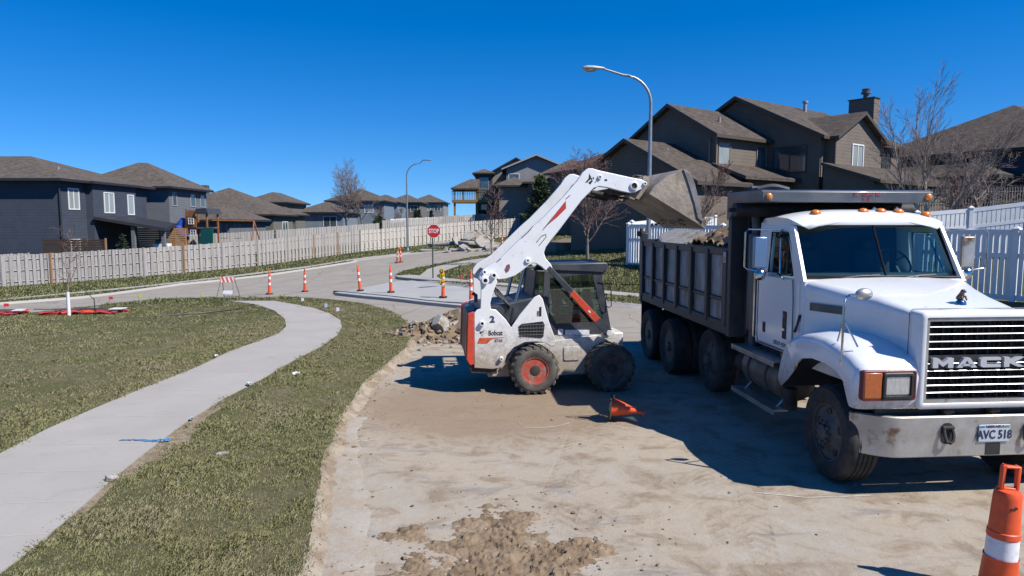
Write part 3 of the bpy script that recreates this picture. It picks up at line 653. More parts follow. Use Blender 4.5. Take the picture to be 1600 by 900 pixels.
fA = [(-41, 34.2), (-30.4, 40.6), (-18.3, 49), (-12.9, 60.5)]
fA = [(-46, 33.5), (-30.4, 40.6), (-24, 44.5), (-18.3, 49.2), (-13.3, 60.0)]
fence('picket_fence', 'long weathered grey board fence running beside the left road up to the corner post', fA, mat=OLDWOOD, newposts=(8, 11, 15, 16), pitch=.19, pw=.17)
fence('picket_fence', 'paler bleached board fence behind the stop sign and the far street lamp', [(-13.3, 60.0), (-9.5, 64), (-4.5, 68), (1.3, 71), (5.5, 71.5)], mat=PALEWOOD, pitch=.22, pw=.18)
fence('picket_fence', 'darker back fence seen over the long grey one, uphill of it', [(-28.5, 59.3), (-21.5, 62.5), (-15.5, 67), (-13.6, 70)], mat=OLDWOOD, pitch=.25, pw=.22, both=False, H=1.9, grow_=.5)
fence('picket_fence', 'grey board fence behind the bleached fence below the wooden deck', [(-13.2, 70), (-6, 75), (2, 79), (9, 79)], mat=OLDWOOD, pitch=.25, pw=.21, both=False, H=1.9, grow_=.75)
fence('picket_fence', 'low grey fence against the dark navy house, leftmost in the photo', [(-46, 41.5), (-37, 44.6), (-33.2, 46.9)], mat=OLDWOOD, newposts=(2, 3), pitch=.2, pw=.17, H=1.7, grow_=.1)
# dark mesh fence and snow-white drain edge uphill
fence('garden_fence', 'black screened garden fence under the two bare birches', [(-27, 68), (-21, 76), (-13, 84)], mat=BLACKP, pitch=.5, pw=.49, both=False, H=1.2, grow_=1.1)
fence('garden_fence', 'long white topped garden fence on the slope left of the deck house', [(-15.4, 87), (-10, 96), (-4.5, 108)], mat=WHITE, pitch=.5, pw=.49, both=False, H=.9, grow_=1.9)
fence('garden_fence', 'bronze slatted yard fence beyond the white fences, top right', [(13.5, 29.5), (19, 31.5), (28, 33.8)], mat=M('bronze_fence', (.17, .15, .13), rough=.6), pitch=.16, pw=.05, both=False, H=1.35, grow_=1.0)

def vinyl(name, label, pts, z0s, H=1.83, pitch=.145, pw=.075, post=.13, npan=None):
    root = thing(name, label, 'fence', (pts[0][0], pts[0][1], z0s[0]), group='white vinyl fences on the rise'); O = Vector(root.location)
    for i in range(len(pts) - 1):
        a, b = Vector((*pts[i], z0s[i])), Vector((*pts[i + 1], z0s[i + 1])); D = Vector((b.x - a.x, b.y - a.y, 0)); n = max(1, round(D.length / 2.44))
        ang = math.atan2(D.y, D.x)
        for k in range(n):
            p, q = a.lerp(b, k / n) - O, a.lerp(b, (k + 1) / n) - O; mb = MB(); L_ = math.hypot(q.x - p.x, q.y - p.y); rise = q.z - p.z
            for z_, t_ in ((.10, .14), (H * .64, .11), (H - .07, .14)):
                mb.add([Vector((x, y, z_ + s * t_ / 2 + rise * x / L_)) for x in (0, L_) for y in (-.022, .022) for s in (-1, 1)], [(0, 1, 3, 2), (4, 6, 7, 5), (0, 4, 5, 1), (2, 3, 7, 6), (0, 2, 6, 4), (1, 5, 7, 3)])
            m = int((L_ - post) / pitch)
            for j in range(m):
                x = post / 2 + (L_ - post) * (j + .5) / m; zz = rise * x / L_; mb.box(x - pw / 2, x + pw / 2, -.012, .012, zz + .12, zz + H - .09)
            o = mb.build('panel', WHITE, root, smooth=0); o.location = p; o.rotation_euler = (0, 0, ang)
        for k in range(n + 1 if i == len(pts) - 2 else n):
            p = a.lerp(b, k / n) - O; mb = MB(); h = post / 2; mb.box(-h, h, -h, h, -.3, H + .03); o = mb.build('post', WHITE, root, smooth=0); o.location = p; o.rotation_euler = (0, 0, ang)
            c = MB(); c.add([(-h - .02, -h - .02, 0), (h + .02, -h - .02, 0), (h + .02, h + .02, 0), (-h - .02, h + .02, 0), (0, 0, .07)], [(0, 1, 4), (1, 2, 4), (2, 3, 4), (3, 0, 4), (0, 3, 2, 1)]); c.box(-h - .02, h + .02, -h - .02, h + .02, -.03, 0)
            cc = c.build('post_cap', WHITE, o, smooth=0); cc.location = (0, 0, H + .03)
    return root
vinyl('vinyl_fence', 'shaded white picket fence climbing from behind the dump body to the right edge', [(5.1, 30), (9.3, 23.5), (12.75, 17.3), (15.6, 12.4)], [.98, .92, .86, .86], pw=.108)
vinyl('vinyl_fence', 'sunlit white privacy fence rising behind the shaded one at the right', [(12.6, 24.6), (16.3, 24.4), (20, 23.6), (24.5, 22.5)], [1.25, 1.55, 2.05, 2.75], pw=.125)
vinyl('vinyl_fence', 'short sunlit piece of white fence peeking out under the loader bucket', [(5.3, 30.3), (7.6, 32.5), (10.0, 33.8)], [1.08, 1.28, 1.35], pw=.12)

# ================================================================== HOUSES
def clamp(a, b, c): return max(b, min(c, a))
class House:
    def __init__(s, name, label, origin, ang, wall, roof, trim, group=None):
        s.root = thing(name, label, 'house', origin, ang, group); s.wall, s.roof, s.trim = wall, roof, trim
    def block(s, x0, x1, y0, y1, z0, ze, kind='gable', ridge='x', pitch=.5, ov=.4, wall=None, roofmat=None, ext=(0, 0)):
        wm = wall or s.wall; mb = MB(); t = .16
        rb = MB()
        if kind == 'gable':
            if ridge == 'x':
                c = (y0 + y1) / 2; hw = (y1 - y0) / 2; zp = ze + hw * pitch
                mb.prism([(y0, z0), (y1, z0), (y1, ze), (c, zp), (y0, ze)], 'x', x0, x1)
                rb.prism([(y0 - ov, ze - ov * pitch + .02), (c, zp + .02), (y1 + ov, ze - ov * pitch + .02), (y1 + ov, ze - ov * pitch + .02 + t * 1.1), (c, zp + .02 + t * 1.25), (y0 - ov, ze - ov * pitch + .02 + t * 1.1)], 'x', x0 - ov + ext[0], x1 + ov + ext[1], 0, 1)
            else:
                c = (x0 + x1) / 2; hw = (x1 - x0) / 2; zp = ze + hw * pitch
                mb.prism([(x0, z0), (x1, z0), (x1, ze), (c, zp), (x0, ze)], 'y', y0, y1)
                rb.prism([(x0 - ov, ze - ov * pitch + .02), (c, zp + .02), (x1 + ov, ze - ov * pitch + .02), (x1 + ov, ze - ov * pitch + .02 + t * 1.1), (c, zp + .02 + t * 1.25), (x0 - ov, ze - ov * pitch + .02 + t * 1.1)], 'y', y0 - ov + ext[0], y1 + ov + ext[1], 0, 1)
            for k, f in enumerate(rb.f):     # eave edges get the trim colour
                zs = [rb.v[i] for i in f]; 
                if rb.m[k] == 0 and max(p[2] for p in zs) - min(p[2] for p in zs) < t * 1.3: rb.m[k] = 1
            ins = [k for k, f in enumerate(rb.f) if False]
        elif kind == 'hip':
            mb.box(x0, x1, y0, y1, z0, ze)
            a, b, c, d = x0 - ov, x1 + ov, y0 - ov, y1 + ov; w_, l_ = (d - c), (b - a)
            if l_ >= w_: h_ = w_ / 2 * pitch; r1, r2 = (a + w_ / 2, (c + d) / 2), (b - w_ / 2, (c + d) / 2)
            else: h_ = l_ / 2 * pitch; r1, r2 = ((a + b) / 2, c + l_ / 2), ((a + b) / 2, d - l_ / 2)
            zb = ze - .02; zt = ze + t
            vs = [(a, c, zb), (b, c, zb), (b, d, zb), (a, d, zb), (a, c, zt), (b, c, zt), (b, d, zt), (a, d, zt), (*r1, zt + h_), (*r2, zt + h_ + .001)]
            rb.add(vs, [(0, 3, 2, 1), (0, 1, 5, 4), (1, 2, 6, 5), (2, 3, 7, 6), (3, 0, 4, 7)], 1)
            if l_ >= w_: rb.f += [(4, 5, 9, 8), (5, 6, 9), (6, 7, 8, 9), (7, 4, 8)]
            else: rb.f += [(4, 5, 8), (5, 6, 9, 8), (6, 7, 9), (7, 4, 8, 9)]
            rb.m += [0] * 4
        elif kind == 'shed':          # lean-to falling along -y (ridge at y1) or along x
            if ridge == 'x':
                zh = ze + (y1 - y0) * pitch; mb.prism([(y0, z0), (y1, z0), (y1, zh), (y0, ze)], 'x', x0, x1)
                rb.prism([(y0 - ov, ze - ov * pitch + .02), (y1, zh + .02), (y1, zh + .02 + t), (y0 - ov, ze - ov * pitch + .02 + t)], 'x', x0 - ov * .6, x1 + ov * .6, 0, 1)
            else:
                zh = ze + (x1 - x0) * pitch; mb.prism([(x0, z0), (x1, z0), (x1, ze), (x0, zh)], 'y', y0, y1)
                rb.prism([(x1 + ov, ze - ov * pitch + .02), (x0, zh + .02), (x0, zh + .02 + t), (x1 + ov, ze - ov * pitch + .02 + t)], 'y', y0 - ov * .6, y1 + ov * .6, 0, 1)
        mb.build('wall', wm, s.root, smooth=0)
        if kind == 'roofonly': return None
        s.lastroof = rb.build('roof', [roofmat or s.roof, s.trim], s.root, smooth=0); return s.lastroof
    def window(s, face, pos, at, z, w=1.0, h=1.2, glass=None, frame=None, mull=1, d=.05):
        """face: '-y' or '+x' etc; at = coordinate of the wall plane; pos = along it (centre); z = sill"""
        fr = frame or s.trim; mb = MB(); g = MB(); f = .07
        def add(m, a0, a1, z0, z1, d0, d1):
            if face == '-y': m.box(a0, a1, at - d1, at - d0, z0, z1)
            elif face == '+y': m.box(a0, a1, at + d0, at + d1, z0, z1)
            elif face == '+x': m.box(at + d0, at + d1, a0, a1, z0, z1)
            else: m.box(at - d1, at - d0, a0, a1, z0, z1)
        l, r = pos - w / 2, pos + w / 2
        add(mb, l - f, l, z - f, z + h + f, 0, d); add(mb, r, r + f, z - f, z + h + f, 0, d); add(mb, l, r, z - f, z, 0, d); add(mb, l, r, z + h, z + h + f, 0, d)
        for k in range(mull): c = l + w * (k + 1) / (mull + 1); add(mb, c - .025, c + .025, z, z + h, 0, d - .012)
        o = mb.build('window', fr, s.root, smooth=0); add(g, l, r, z, z + h, -.02, .012); g.build('pane', glass or WGLASS, o, smooth=0); return o
    def extra(s, name, mb, mat, parent=None, **k): return mb.build(name, mat, parent or s.root, **k)
ROOFB = shingle('brown_shingles', (.115, .095, .08)); ROOFG = shingle('grey_brown_shingles', (.135, .114, .098))
NAVY = siding('navy_siding', (.072, .088, .12)); SLATE = siding('slate_blue_siding', (.19, .205, .23)); TAUPE = siding('taupe_siding', (.215, .18, .148), .18)
BEIGE = siding('beige_siding', (.36, .32, .275)); LGREY = siding('light_grey_siding', (.33, .335, .34)); BLUEG = siding('blue_grey_siding', (.24, .29, .35)); GREEN_G = siding('grey_green_siding', (.21, .205, .18))
DARKT = M('dark_trim', (.030, .030, .034), rough=.6); BROWNT = M('brown_trim', (.085, .066, .052), rough=.6); TANT = M('tan_trim', (.26, .215, .17), rough=.6); GREYT = M('pale_grey_trim', (.42, .43, .44), rough=.6)
VENT = M('vent_pipe_metal', (.45, .46, .47), rough=.5, metal=.3)
def vent(H_, x, y, z, h=.45, r=.07, hood=False):
    mb = MB(); mb.lathe([(r, 0), (r, h)] + ([(r * 1.6, h), (r * 1.6, h + .12), (0.001, h + .14)] if hood else [(0.001, h)]), (x, y, z), seg=10); mb.build('vent_pipe', VENT, H_.root)

# --- the big brown house at the right (surveyed: side walls run 52.7 deg right of the view)
AX = math.atan2(.606, .795)
D = Vector((8.81, 33.0, 1.35))
B = House('brown_house', 'large dark taupe house with several gables and a boxed chimney, right of the bucket', D, AX, TAUPE, ROOFB, BROWNT)
B.block(0, 3.7, 0, 8.84, -.6, 3.5, 'gable', 'x', .5, .4)                                   # garage wing, gable towards the street
B.block(3.7, 8.6, 2.3 - .6, 2.3 - .6 + 6.0, -.6, 6.18, 'gable', 'x', .58, .38)            # first two-storey gable
gE = 1.7 - 3.1; 
B.block(8.62, 17.9, gE, gE + 10.3, -.6, 6.15, 'gable', 'x', .5, .42)
B.block(9.15, 14.2, gE - .55, gE + 4, -.6, 6.1, 'gable', 'y', .52, .35)                    # cross gable with the white window
B.block(3.72, 8.6, .1, 1.68, -.6, 3.9, 'shed', 'x', .38, .5)                               # skirt roofs over the ground floor
B.block(8.0, 18.4, gE - 3.2, gE - .56, -.6, 3.6, 'shed', 'x', .34, .4)
B.window('-y', 4.5, 1.7, 4.6, .95, 1.15, CURTAIN, TANT, 0); B.window('-y', 7.95, 1.7, 4.35, .85, 1.45, WGLASS, TANT, 0)
B.window('-y', 11.55, gE - .55, 4.35, 1.15, 1.45, CURTAIN, TRIMW, 1); B.window('-y', 16.2, gE, 4.6, 1.0, 1.1, WGLASS, BROWNT, 1)
B.window('-x', gE + 1.75, 8.62, 4.35, 1.9, 1.35, WGLASS, BROWNT, 1)
B.window('-x', 5.2, 3.7, 4.4, .8, 1.0, WGLASS, BROWNT, 0) if False else None
mb = MB(); mb.box(17.55, 18.25, gE + 1.5, gE + 3.1, -.6, 9.35); ch = mb.build('chimney', TAUPE, B.root, smooth=0)
mb = MB(); mb.box(17.49, 18.31, gE + 1.44, gE + 3.16, 9.35, 9.41); mb.build('chimney_cap', BROWNT, ch, smooth=0)
mb = MB(); mb.lathe([(.16, 0), (.16, .28), (.3, .30), (.3, .40), (.22, .42), (.26, .6), (.05, .66)], (17.9, gE + 2.2, 9.41), seg=14); mb.build('flue', STEELG, ch)
vent(B, 14.6, gE + 4.4, 8.1, 1.0, .11, True); vent(B, 5.8, 3.0, 7.0, .4); vent(B, 2.0, 3.5, 4.9, .6); 
mb = MB(); mb.tube([(3.4, -.35, 3.3), (3.4, -.06, 2.9), (3.4, -.06, -.4)], .05, 6); mb.build('downspout', BROWNT, B.root)
mb = MB(); mb.tube([(9.0, gE - .62, 6.0), (9.0, gE - .62, 3.9)], .05, 6); mb.build('downspout', BROWNT, B.root)
mb = MB(); mb.box(3.70, 3.78, 1.6, 1.72, -.6, 6.1); mb.build('corner_trim', TANT, B.root, smooth=0)
mb = MB(); mb.tube([(3.62, 2.0, 6.0), (3.62, 2.0, 3.6)], .05, 6); mb.build('downspout', TANT, B.root)
# house far right with the tall hip roof
G = House('hip_roof_house', 'dark navy house with a tall brown hip roof at the right edge, behind bare shrubs', (30.0, 35.8, 2.0), R(30), NAVY, ROOFB, DARKT)
G.block(1.2, 19, 1, 13, -.5, 5.0, 'hip', 'x', .52, .5); G.block(-1.2, 4, 4, 12, -.5, 3.4, 'hip', 'x', .42, .5)
G.window('-y', 7, 1.0, 2.6, 1.4, 1.2, WGLASS, GREYT, 1); vent(G, 4.6, 3.6, 6.2, .4)
mb = MB(); mb.tube([(1.5, .3, 0.4), (1.5, .3, 2.1)], .03, 6); 
for r_ in [0]:
    mb.lathe([(.02, 0), (.28, .07), (.46, .16), (.44, .17), (.27, .09), (.02, .02)], (0, 0, 0), ax='y', seg=18)
dish = MB(); dish.lathe([(.02, 0), (.25, -.05), (.44, -.15), (.42, -.15), (.24, -.03), (.02, .03)], (0, 0, 0), ax='y', seg=18)
t_ = thing('satellite_dish', 'pale oval satellite dish behind the tall bare birch clump', 'satellite dish', (17.6, 30.5, 3.45), R(20)); d_ = dish.build('reflector', M('dish_grey', (.5, .49, .46), rough=.5), t_)
mb = MB(); mb.tube([(0, .05, 0), (0, .25, -.1), (0, .28, -1.9)], .03, 6); mb.tube([(0, 0, -.2), (0, -.45, -.12)], .015, 5); mb.build('mast', GALV, t_)

# --- left row of dark houses
A = House('dark_house', 'near navy house with a hip roof and a patio cover, leftmost in the photo', (-31.6, 48, -1.0), 0, NAVY, ROOFG, DARKT)
A.block(-20, 0, 0, 11.5, -.6, 6.8, 'hip', 'x', .33, .55)
A.block(-.05, .9, 3.2, 8.6, -.6, 6.7, 'hip', 'x', .1, .2) if False else A.block(-8, .55, 3.0, 8.8, -.6, 6.79, 'hip', 'x', .22, .35)
for y_, z_, w_, h_, m_ in ((1.6, 4.9, 1.1, 1.4, 1), (1.5, 1.75, .9, .9, 0)): A.window('+x', y_, 0, z_, w_, h_, CURTAIN if h_ > 1 else WGLASS, TRIMW, m_)
A.window('+x', 5.0, .55, 4.7, 1.2, 1.45, CURTAIN, TRIMW, 1); A.window('+x', 8.0, .55, 4.6, .8, 1.5, CURTAIN, TRIMW, 0)
vent(A, -2.2, 3.5, 7.7, .35); vent(A, -8.5, 4.2, 8.3, .35)
mb = MB(); mb.tube([(.1, -.05, 6.7), (.1, -.05, -.5)], .06, 6); mb.build('downspout', DARKT, A.root)
# patio cover: lean-to roof on posts with cedar slat wall
mb = MB(); mb.add([Vector(p) for p in [(.6, 2.8, 4.15), (5.6, 3.4, 3.25), (3.6, 9.2, 3.6), (.6, 9.0, 4.15), (.6, 2.8, 4.35), (5.6, 3.4, 3.5), (3.6, 9.2, 3.85), (.6, 9.0, 4.35)]], [(0, 3, 2, 1), (4, 5, 6, 7), (0, 1, 5, 4), (1, 2, 6, 5), (2, 3, 7, 6), (3, 0, 4, 7)])
pc = mb.build('patio_roof', DARKT, A.root, smooth=0)
for x_, y_ in ((5.3, 3.7), (3.2, 3.4), (3.4, 8.9)):
    mb = MB(); mb.box(x_ - .12, x_ + .12, y_ - .12, y_ + .12, -.4, 3.3 if x_ > 5 else 3.6); mb.build('patio_post', SLATE, pc, smooth=0)
mb = MB()
for k in range(20): mb.box(.7, 4.9, 8.0, 8.05, .0 + k * .175, .135 + k * .175)
for x_ in (.7, 2.7, 4.8): mb.box(x_, x_ + .1, 8.05, 8.15, 0, 3.4)
mb.build('slat_wall', CEDAR, A.root, smooth=0)
for k, (nm, x_, sz) in enumerate((('barbecue_grill', -26.0, 1),)):
    t_ = thing(nm, 'white covered barbecue grill under the patio cover', 'grill', (x_ - .9, 52.6, .2)); mb = MB(); mb.box(-.6, .6, -.3, .3, .5, 1.1); mb.box(-.25, .25, -.25, .25, 0, .5); mb.build('cabinet', TRIMW, t_, bevel=.04); mb = MB(); mb.prism([(-.3, 1.1), (-.28, 1.3), (0, 1.45), (.28, 1.3), (.3, 1.1)], 'x', -.4, .4); mb.build('lid', STEELG, t_)
# privacy screen
t_ = thing('privacy_screen', 'dark brown slatted privacy screen standing in front of the navy house', 'screen', (-29.6, 46.3, -.9), R(2))
for k in range(3):
    mb = MB()
    for j in range(13): mb.box(k * 1.36 - 2.0, k * 1.36 - .7, 0, .03, .55 + j * .165, .55 + j * .165 + .13)
    mb.build('slat_panel', DARKWOOD, t_, smooth=0)
for k in range(4):
    mb = MB(); mb.box(k * 1.36 - 2.08, k * 1.36 - 1.98, -.03, .06, 0, 2.75); mb.build('post', NEWPOST if k == 3 else DARKWOOD, t_, smooth=0)
Bb = House('dark_house', 'slate blue two-storey house with small blue windows, second from the left', (-30.9, 62, -.8), 0, SLATE, ROOFG, DARKT)
Bb.block(-8.5, 0, 0, 7.6, -.6, 6.8, 'hip', 'x', .56, .55); Bb.block(-.1, 4.3, 2.6, 12, -.6, 3.85, 'hip', 'y', .45, .5)
for y_ in (1.0, 4.6, 6.7): Bb.window('+x', y_, 0, 5.3, .7 if y_ < 2 else .9, 1.1, WGLASS, GREYT, 0)
Bb.window('+x', 6, 4.2, 1.2, 1.8, 1.9, CURTAIN, TRIMW, 1); vent(Bb, -3.0, 3.0, 8.3, .5); vent(Bb, -1.2, 3.0, 7.5, .35)
Cc = House('dark_house', 'low grey house with a stone flue on a broad hip roof, third from the left', (-35.4, 80, -.9), 0, SLATE, ROOFG, DARKT)
Cc.block(-6, 6.2, 0, 12, -.5, 5.0, 'hip', 'x', .46, .5, LGREY); Cc.block(-2, 8.6, -3, 4, -.5, 4.6, 'hip', 'x', .4, .5, GREEN_G)
Cc.window('-y', 2.2, -3.0, 1.8, 1.8, 2.1, CURTAIN, TRIMW, 1); Cc.window('-y', 5.6, -3.0, 1.8, 1.6, 2.1, CURTAIN, TRIMW, 1); Cc.window('+x', 1.0, 8.6, 1.8, 1.8, 2.1, WGLASS, TRIMW, 1)
mb = MB(); mb.box(-3.3, -2.3, 5.2, 5.9, 7.4, 8.45); c_ = mb.build('chimney', STEELG, Cc.root, smooth=0)
def farhouse(label, px0, px1, py_e, Y, depth, wall, ridge='x', pitch=.45, low=None, wins=2, wallside=None, base=355, kind='hip'):
    a, b = atY(px0, py_e, Y), atY(px1, py_e, Y); z0 = atY(px0, base, Y).z - 1.5; W_ = b.x - a.x
    Hs = House('distant_house', label, (a.x, Y, z0), 0, wall, ROOFG, DARKT, 'small houses in the distance')
    ze = a.z - z0; Hs.block(0, W_, 0, depth, -1, ze, kind, ridge, pitch, .5)
    for k in range(wins): Hs.window('-y', W_ * (k + .6) / (wins + .2), 0, ze - 1.7, 1.3, 1.1, CURTAIN if k % 2 else WGLASS, TRIMW, 1)
    if low:
        x0, x1, ye, dd = low; c, d = atY(x0, ye, Y - dd), atY(x1, ye, Y - dd)
        Hs.block(c.x - a.x, d.x - a.x, -dd, 0, -1, c.z - z0, 'hip', 'x', .4, .5, wallside); wl = d.x - c.x
        Hs.window('-y', c.x - a.x + wl * .72, -dd, c.z - z0 - 2.5, 1.8, 2.0, WGLASS, TRIMW, 1)
        if wl > 8: Hs.window('-y', c.x - a.x + wl * .3, -dd, c.z - z0 - 2.5, 1.6, 1.6, CURTAIN, TRIMW, 1)
    return Hs
farhouse('brown grey two-storey house with a lower wing, left of the blue-grey one', 383, 447, 317.5, 92, 9, GREEN_G, low=(392, 462, 337, 4), wallside=GREEN_G)
farhouse('blue-grey house with a very broad brown roof left of the bare birches', 512, 600, 315, 108, 9, BLUEG, low=(462, 536, 333, 9), wallside=BLUEG, pitch=.42)
farhouse('grey two-storey house directly behind the bare birches', 574, 621, 317, 122, 9, BLUEG, low=(548, 600, 337, 5), wallside=GREEN_G)
farhouse('green-grey house half hidden by the far street lamp', 606, 656, 317, 134, 10, GREEN_G, wins=3)
farhouse('slate house immediately right of the far street lamp', 642, 693, 317, 148, 11, LGREY, wins=3, wallside=LGREY)
# --- middle houses on the hill
c0 = atY(791, 287, 80)
Mh = House('hill_house', 'pale grey two-storey house with a wide gable above the tree tops, centre of the photo', (c0.x, 84, 1.5), 0, LGREY, ROOFG, GREYT)
e0, e1, pk = atY(791, 263, 84), atY(884, 265, 84), atY(838, 244, 84)
Mh.block(0, e1.x - c0.x, 0, 10, -1, e0.z - 1.5, 'gable', 'y', (pk.z - e0.z) / ((e1.x - c0.x) / 2), .6)
Mh.window('-y', .9, 0, e0.z - 3.4, 1.2, 1.2, WGLASS, TRIMW, 0)
c1 = atY(780, 295, 72)
Ml = House('hill_house', 'beige house with a low brown hip roof and small wooden balcony below the pale gable', (c1.x, 72, 1.6), 0, BEIGE, ROOFG, DARKT)
zE = atY(780, 292, 72).z - 1.6
Ml.block(0, 3.1, 0, 7.5, -1, zE, 'hip', 'x', .45, .6); Ml.block(3.0, 12.5, -1.5, 9, -1, zE + .25, 'hip', 'x', .52, .6, GREEN_G)
mb = MB(); mb.box(1.6, 3.4, -1.3, 0, 1.0, 1.12); bal = mb.build('balcony', DARKWOOD, Ml.root, smooth=0)
mb = MB()
for k in range(14): mb.box(1.6 + k * .135, 1.7 + k * .135, -1.3, -1.27, 1.1, 2.0)
mb.build('railing', woodplank('grey_rail', (.2, .16, .13), (.16, .13, .11), (.1, .08, .07)), bal, smooth=0)
for x_ in (2.2, 2.9): mb = MB(); mb.box(x_, x_ + .16, -1.0, -.85, -1, 1.0); mb.build('balcony_post', DARKWOOD, bal, smooth=0)
Ml.window('-y', 5.2, -1.5, 1.6, 1.2, 1.3, WGLASS, GREYT, 1)
c2 = atY(743, 300, 90)
Mt = House('hill_house', 'tall narrow taupe house with slanted roofs and a covered wooden deck, left on the hill', (c2.x, 90, 1.6), 0, GREEN_G, ROOFG, DARKT)
e2 = atY(743, 272, 90).z - 1.6
Mt.block(0, 2.2, 0, 8, -1, e2, 'hip', 'x', .4, .4, NAVY); Mt.block(2.2, 8.4, 1, 9, -1, e2 + .3, 'gable', 'y', .55, .5, BEIGE); Mt.block(4.6, 8.2, -1.6, 1, -1, e2 - .5, 'shed', 'x', .3, .3, SLATE)
Mt.window('-y', 1.1, 0, e2 - 1.9, 1.1, 1.4, WGLASS, GREYT, 0); Mt.window('-y', 6.2, -1.6, e2 - 2.0, 2.0, 1.1, WGLASS, TRIMW, 1); Mt.window('-y', 1.2, 0, e2 - 4.6, 1.3, 1.6, WGLASS, GREYT, 0)
DECKW = woodplank('golden_deck_timber', (.40, .26, .10), (.30, .20, .085), (.2, .13, .07), .14, axis=2)
zd = atY(720, 313, 88).z - 1.6
dk = thing('wooden_deck', 'golden brown raised timber deck with a small roof, before the tall narrow house', 'deck', (c2.x, 88, 1.6))
x0 = atY(706, 313, 86).x - c2.x
mb = MB(); mb.box(x0, 4.6, -2, 2, zd - .35, zd); mb.build('deck_platform', DECKW, dk, smooth=0)
mb = MB()
for k in range(38): mb.box(x0 + k * .215, x0 + k * .215 + .08, -2.0, -1.95, zd, zd + 1.0)
mb.box(x0, 4.6, -2.05, -1.93, zd + 1.0, zd + 1.1); mb.build('railing', DECKW, dk, smooth=0)
for x_ in (x0 + .2, .3, 1.6, 2.8, 4.2): mb = MB(); mb.box(x_, x_ + .25, -1.8, -1.55, -1.5, zd - .3); mb.build('deck_post', DECKW, dk, smooth=0)
mb = MB(); zr = atY(706, 296, 86).z - 1.6; a, b = x0 + .2, .6; mb.add([(a - .3, -2.3, zr), (b, -2.3, zr), (b, 2, zr), (a - .3, 2, zr), (a - .3, -2.3, zr + .2), (b, -2.3, zr + .2), (b, 2, zr + .2), (a - .3, 2, zr + .2), (a + 2, 0, zr + 1.4), (b, 0, zr + 1.4)], [(0, 3, 2, 1), (0, 1, 5, 4), (1, 2, 6, 5), (2, 3, 7, 6), (3, 0, 4, 7), (4, 5, 9, 8), (6, 7, 8, 9), (7, 4, 8), (5, 6, 9)]); mb.build('deck_roof', ROOFG, dk, smooth=0)
for x_ in (a, a + 1.1): mb = MB(); mb.box(x_, x_ + .15, -1.9, -1.75, zd, zr); mb.build('roof_post', DARKT, dk, smooth=0)
c3 = atY(940, 268, 62)
Mr = House('brown_house', 'brown roofed house peeking out behind the raised loader arm', (c3.x, 62, 2.0), R(25), TAUPE, shingle('rust_shingles', (.19, .11, .08)), BROWNT)
Mr.block(-.5, 9, 0, 9, -1, atY(905, 264, 62).z - 2.0, 'hip', 'x', .42, .5)

# ================================================================== PLAYSET
PW = M('playset_timber', (.40, .165, .06), (.30, .12, .045), 4, rough=.7)
g0 = atY(318, 384, 57.5); ps = thing('playset', 'wooden play tower with a blue tube slide and a swing beam behind the fence', 'playset', (g0.x, 57.5, g0.z + .75), R(-8))
mb = MB()
for x_ in (-.9, .9):
    for y_ in (-.8, .8): mb.box(x_ - .06, x_ + .06, y_ - .06, y_ + .06, -1, 2.3)
mb.build('tower_frame', PW, ps, smooth=0)
mb = MB(); mb.box(-.9, .9, -.8, .8, .7, .8); mb.box(-.95, .0, -.86, -.82, .8, 1.7); mb.box(-.95, -.1, -.87, -.83, 1.7, 2.2); mb.build('tower_boards', PW, ps, smooth=0)
mb = MB(); mb.prism([(-.1, 1.9), (1.15, 1.9), (1.0, 2.35), (.1, 2.35)], 'y', -1, 1); mb.build('tower_roof', M('grey_green_roof', (.05, .06, .08), rough=.6), ps, smooth=0)
for x_, z_ in ((-.45, 1.0), (-.3, .05)):
    mb = MB()
    for b_ in ((-.25, .25, -.25, -.2), (-.25, .25, .2, .25), (-.25, -.2, -.2, .2), (.2, .25, -.2, .2), (-.02, .02, -.2, .2), (-.2, .2, -.02, .02)): mb.box(x_ + b_[0], x_ + b_[1], -.93, -.88, z_ + b_[2] + .3, z_ + b_[3] + .3)
    mb.build('toy_window', TRIMW, ps, smooth=0)
mb = MB(); mb.tube([(-1.0, -.3, 1.35), (-1.5, -.4, 1.25), (-1.75, -.6, .8), (-1.45, -.9, .3), (-.9, -1.1, -.2)], [.33, .36, .36, .36, .36], 14); mb.build('tube_slide', M('blue_plastic', (.03, .08, .35), rough=.35), ps)
mb = MB(); mb.prism([(.5, .75), (1.5, .8), (1.45, -.6), (.2, -.6)], 'y', -1.0, -.9); mb.build('green_slide', M('green_plastic', (.01, .12, .11), rough=.4), ps)
mb = MB(); mb.tube([(.9, 0, 1.35), (4.6, 0, 1.30)], .07, 6); mb.tube([(4.6, 0, 1.3), (4.75, -.9, -1)], .06, 6); mb.tube([(4.6, 0, 1.3), (4.75, .9, -1)], .06, 6); mb.build('swing_beam', PW, ps)
for x_ in (1.9, 3.1):
    mb = MB(); mb.tube([(x_ - .25, 0, 1.3), (x_ - .25, 0, -.1)], .012, 4); mb.tube([(x_ + .25, 0, 1.3), (x_ + .25, 0, -.1)], .012, 4); mb.box(x_ - .28, x_ + .28, -.1, .1, -.13, -.1); mb.build('swing', BLACKP, ps, smooth=0)

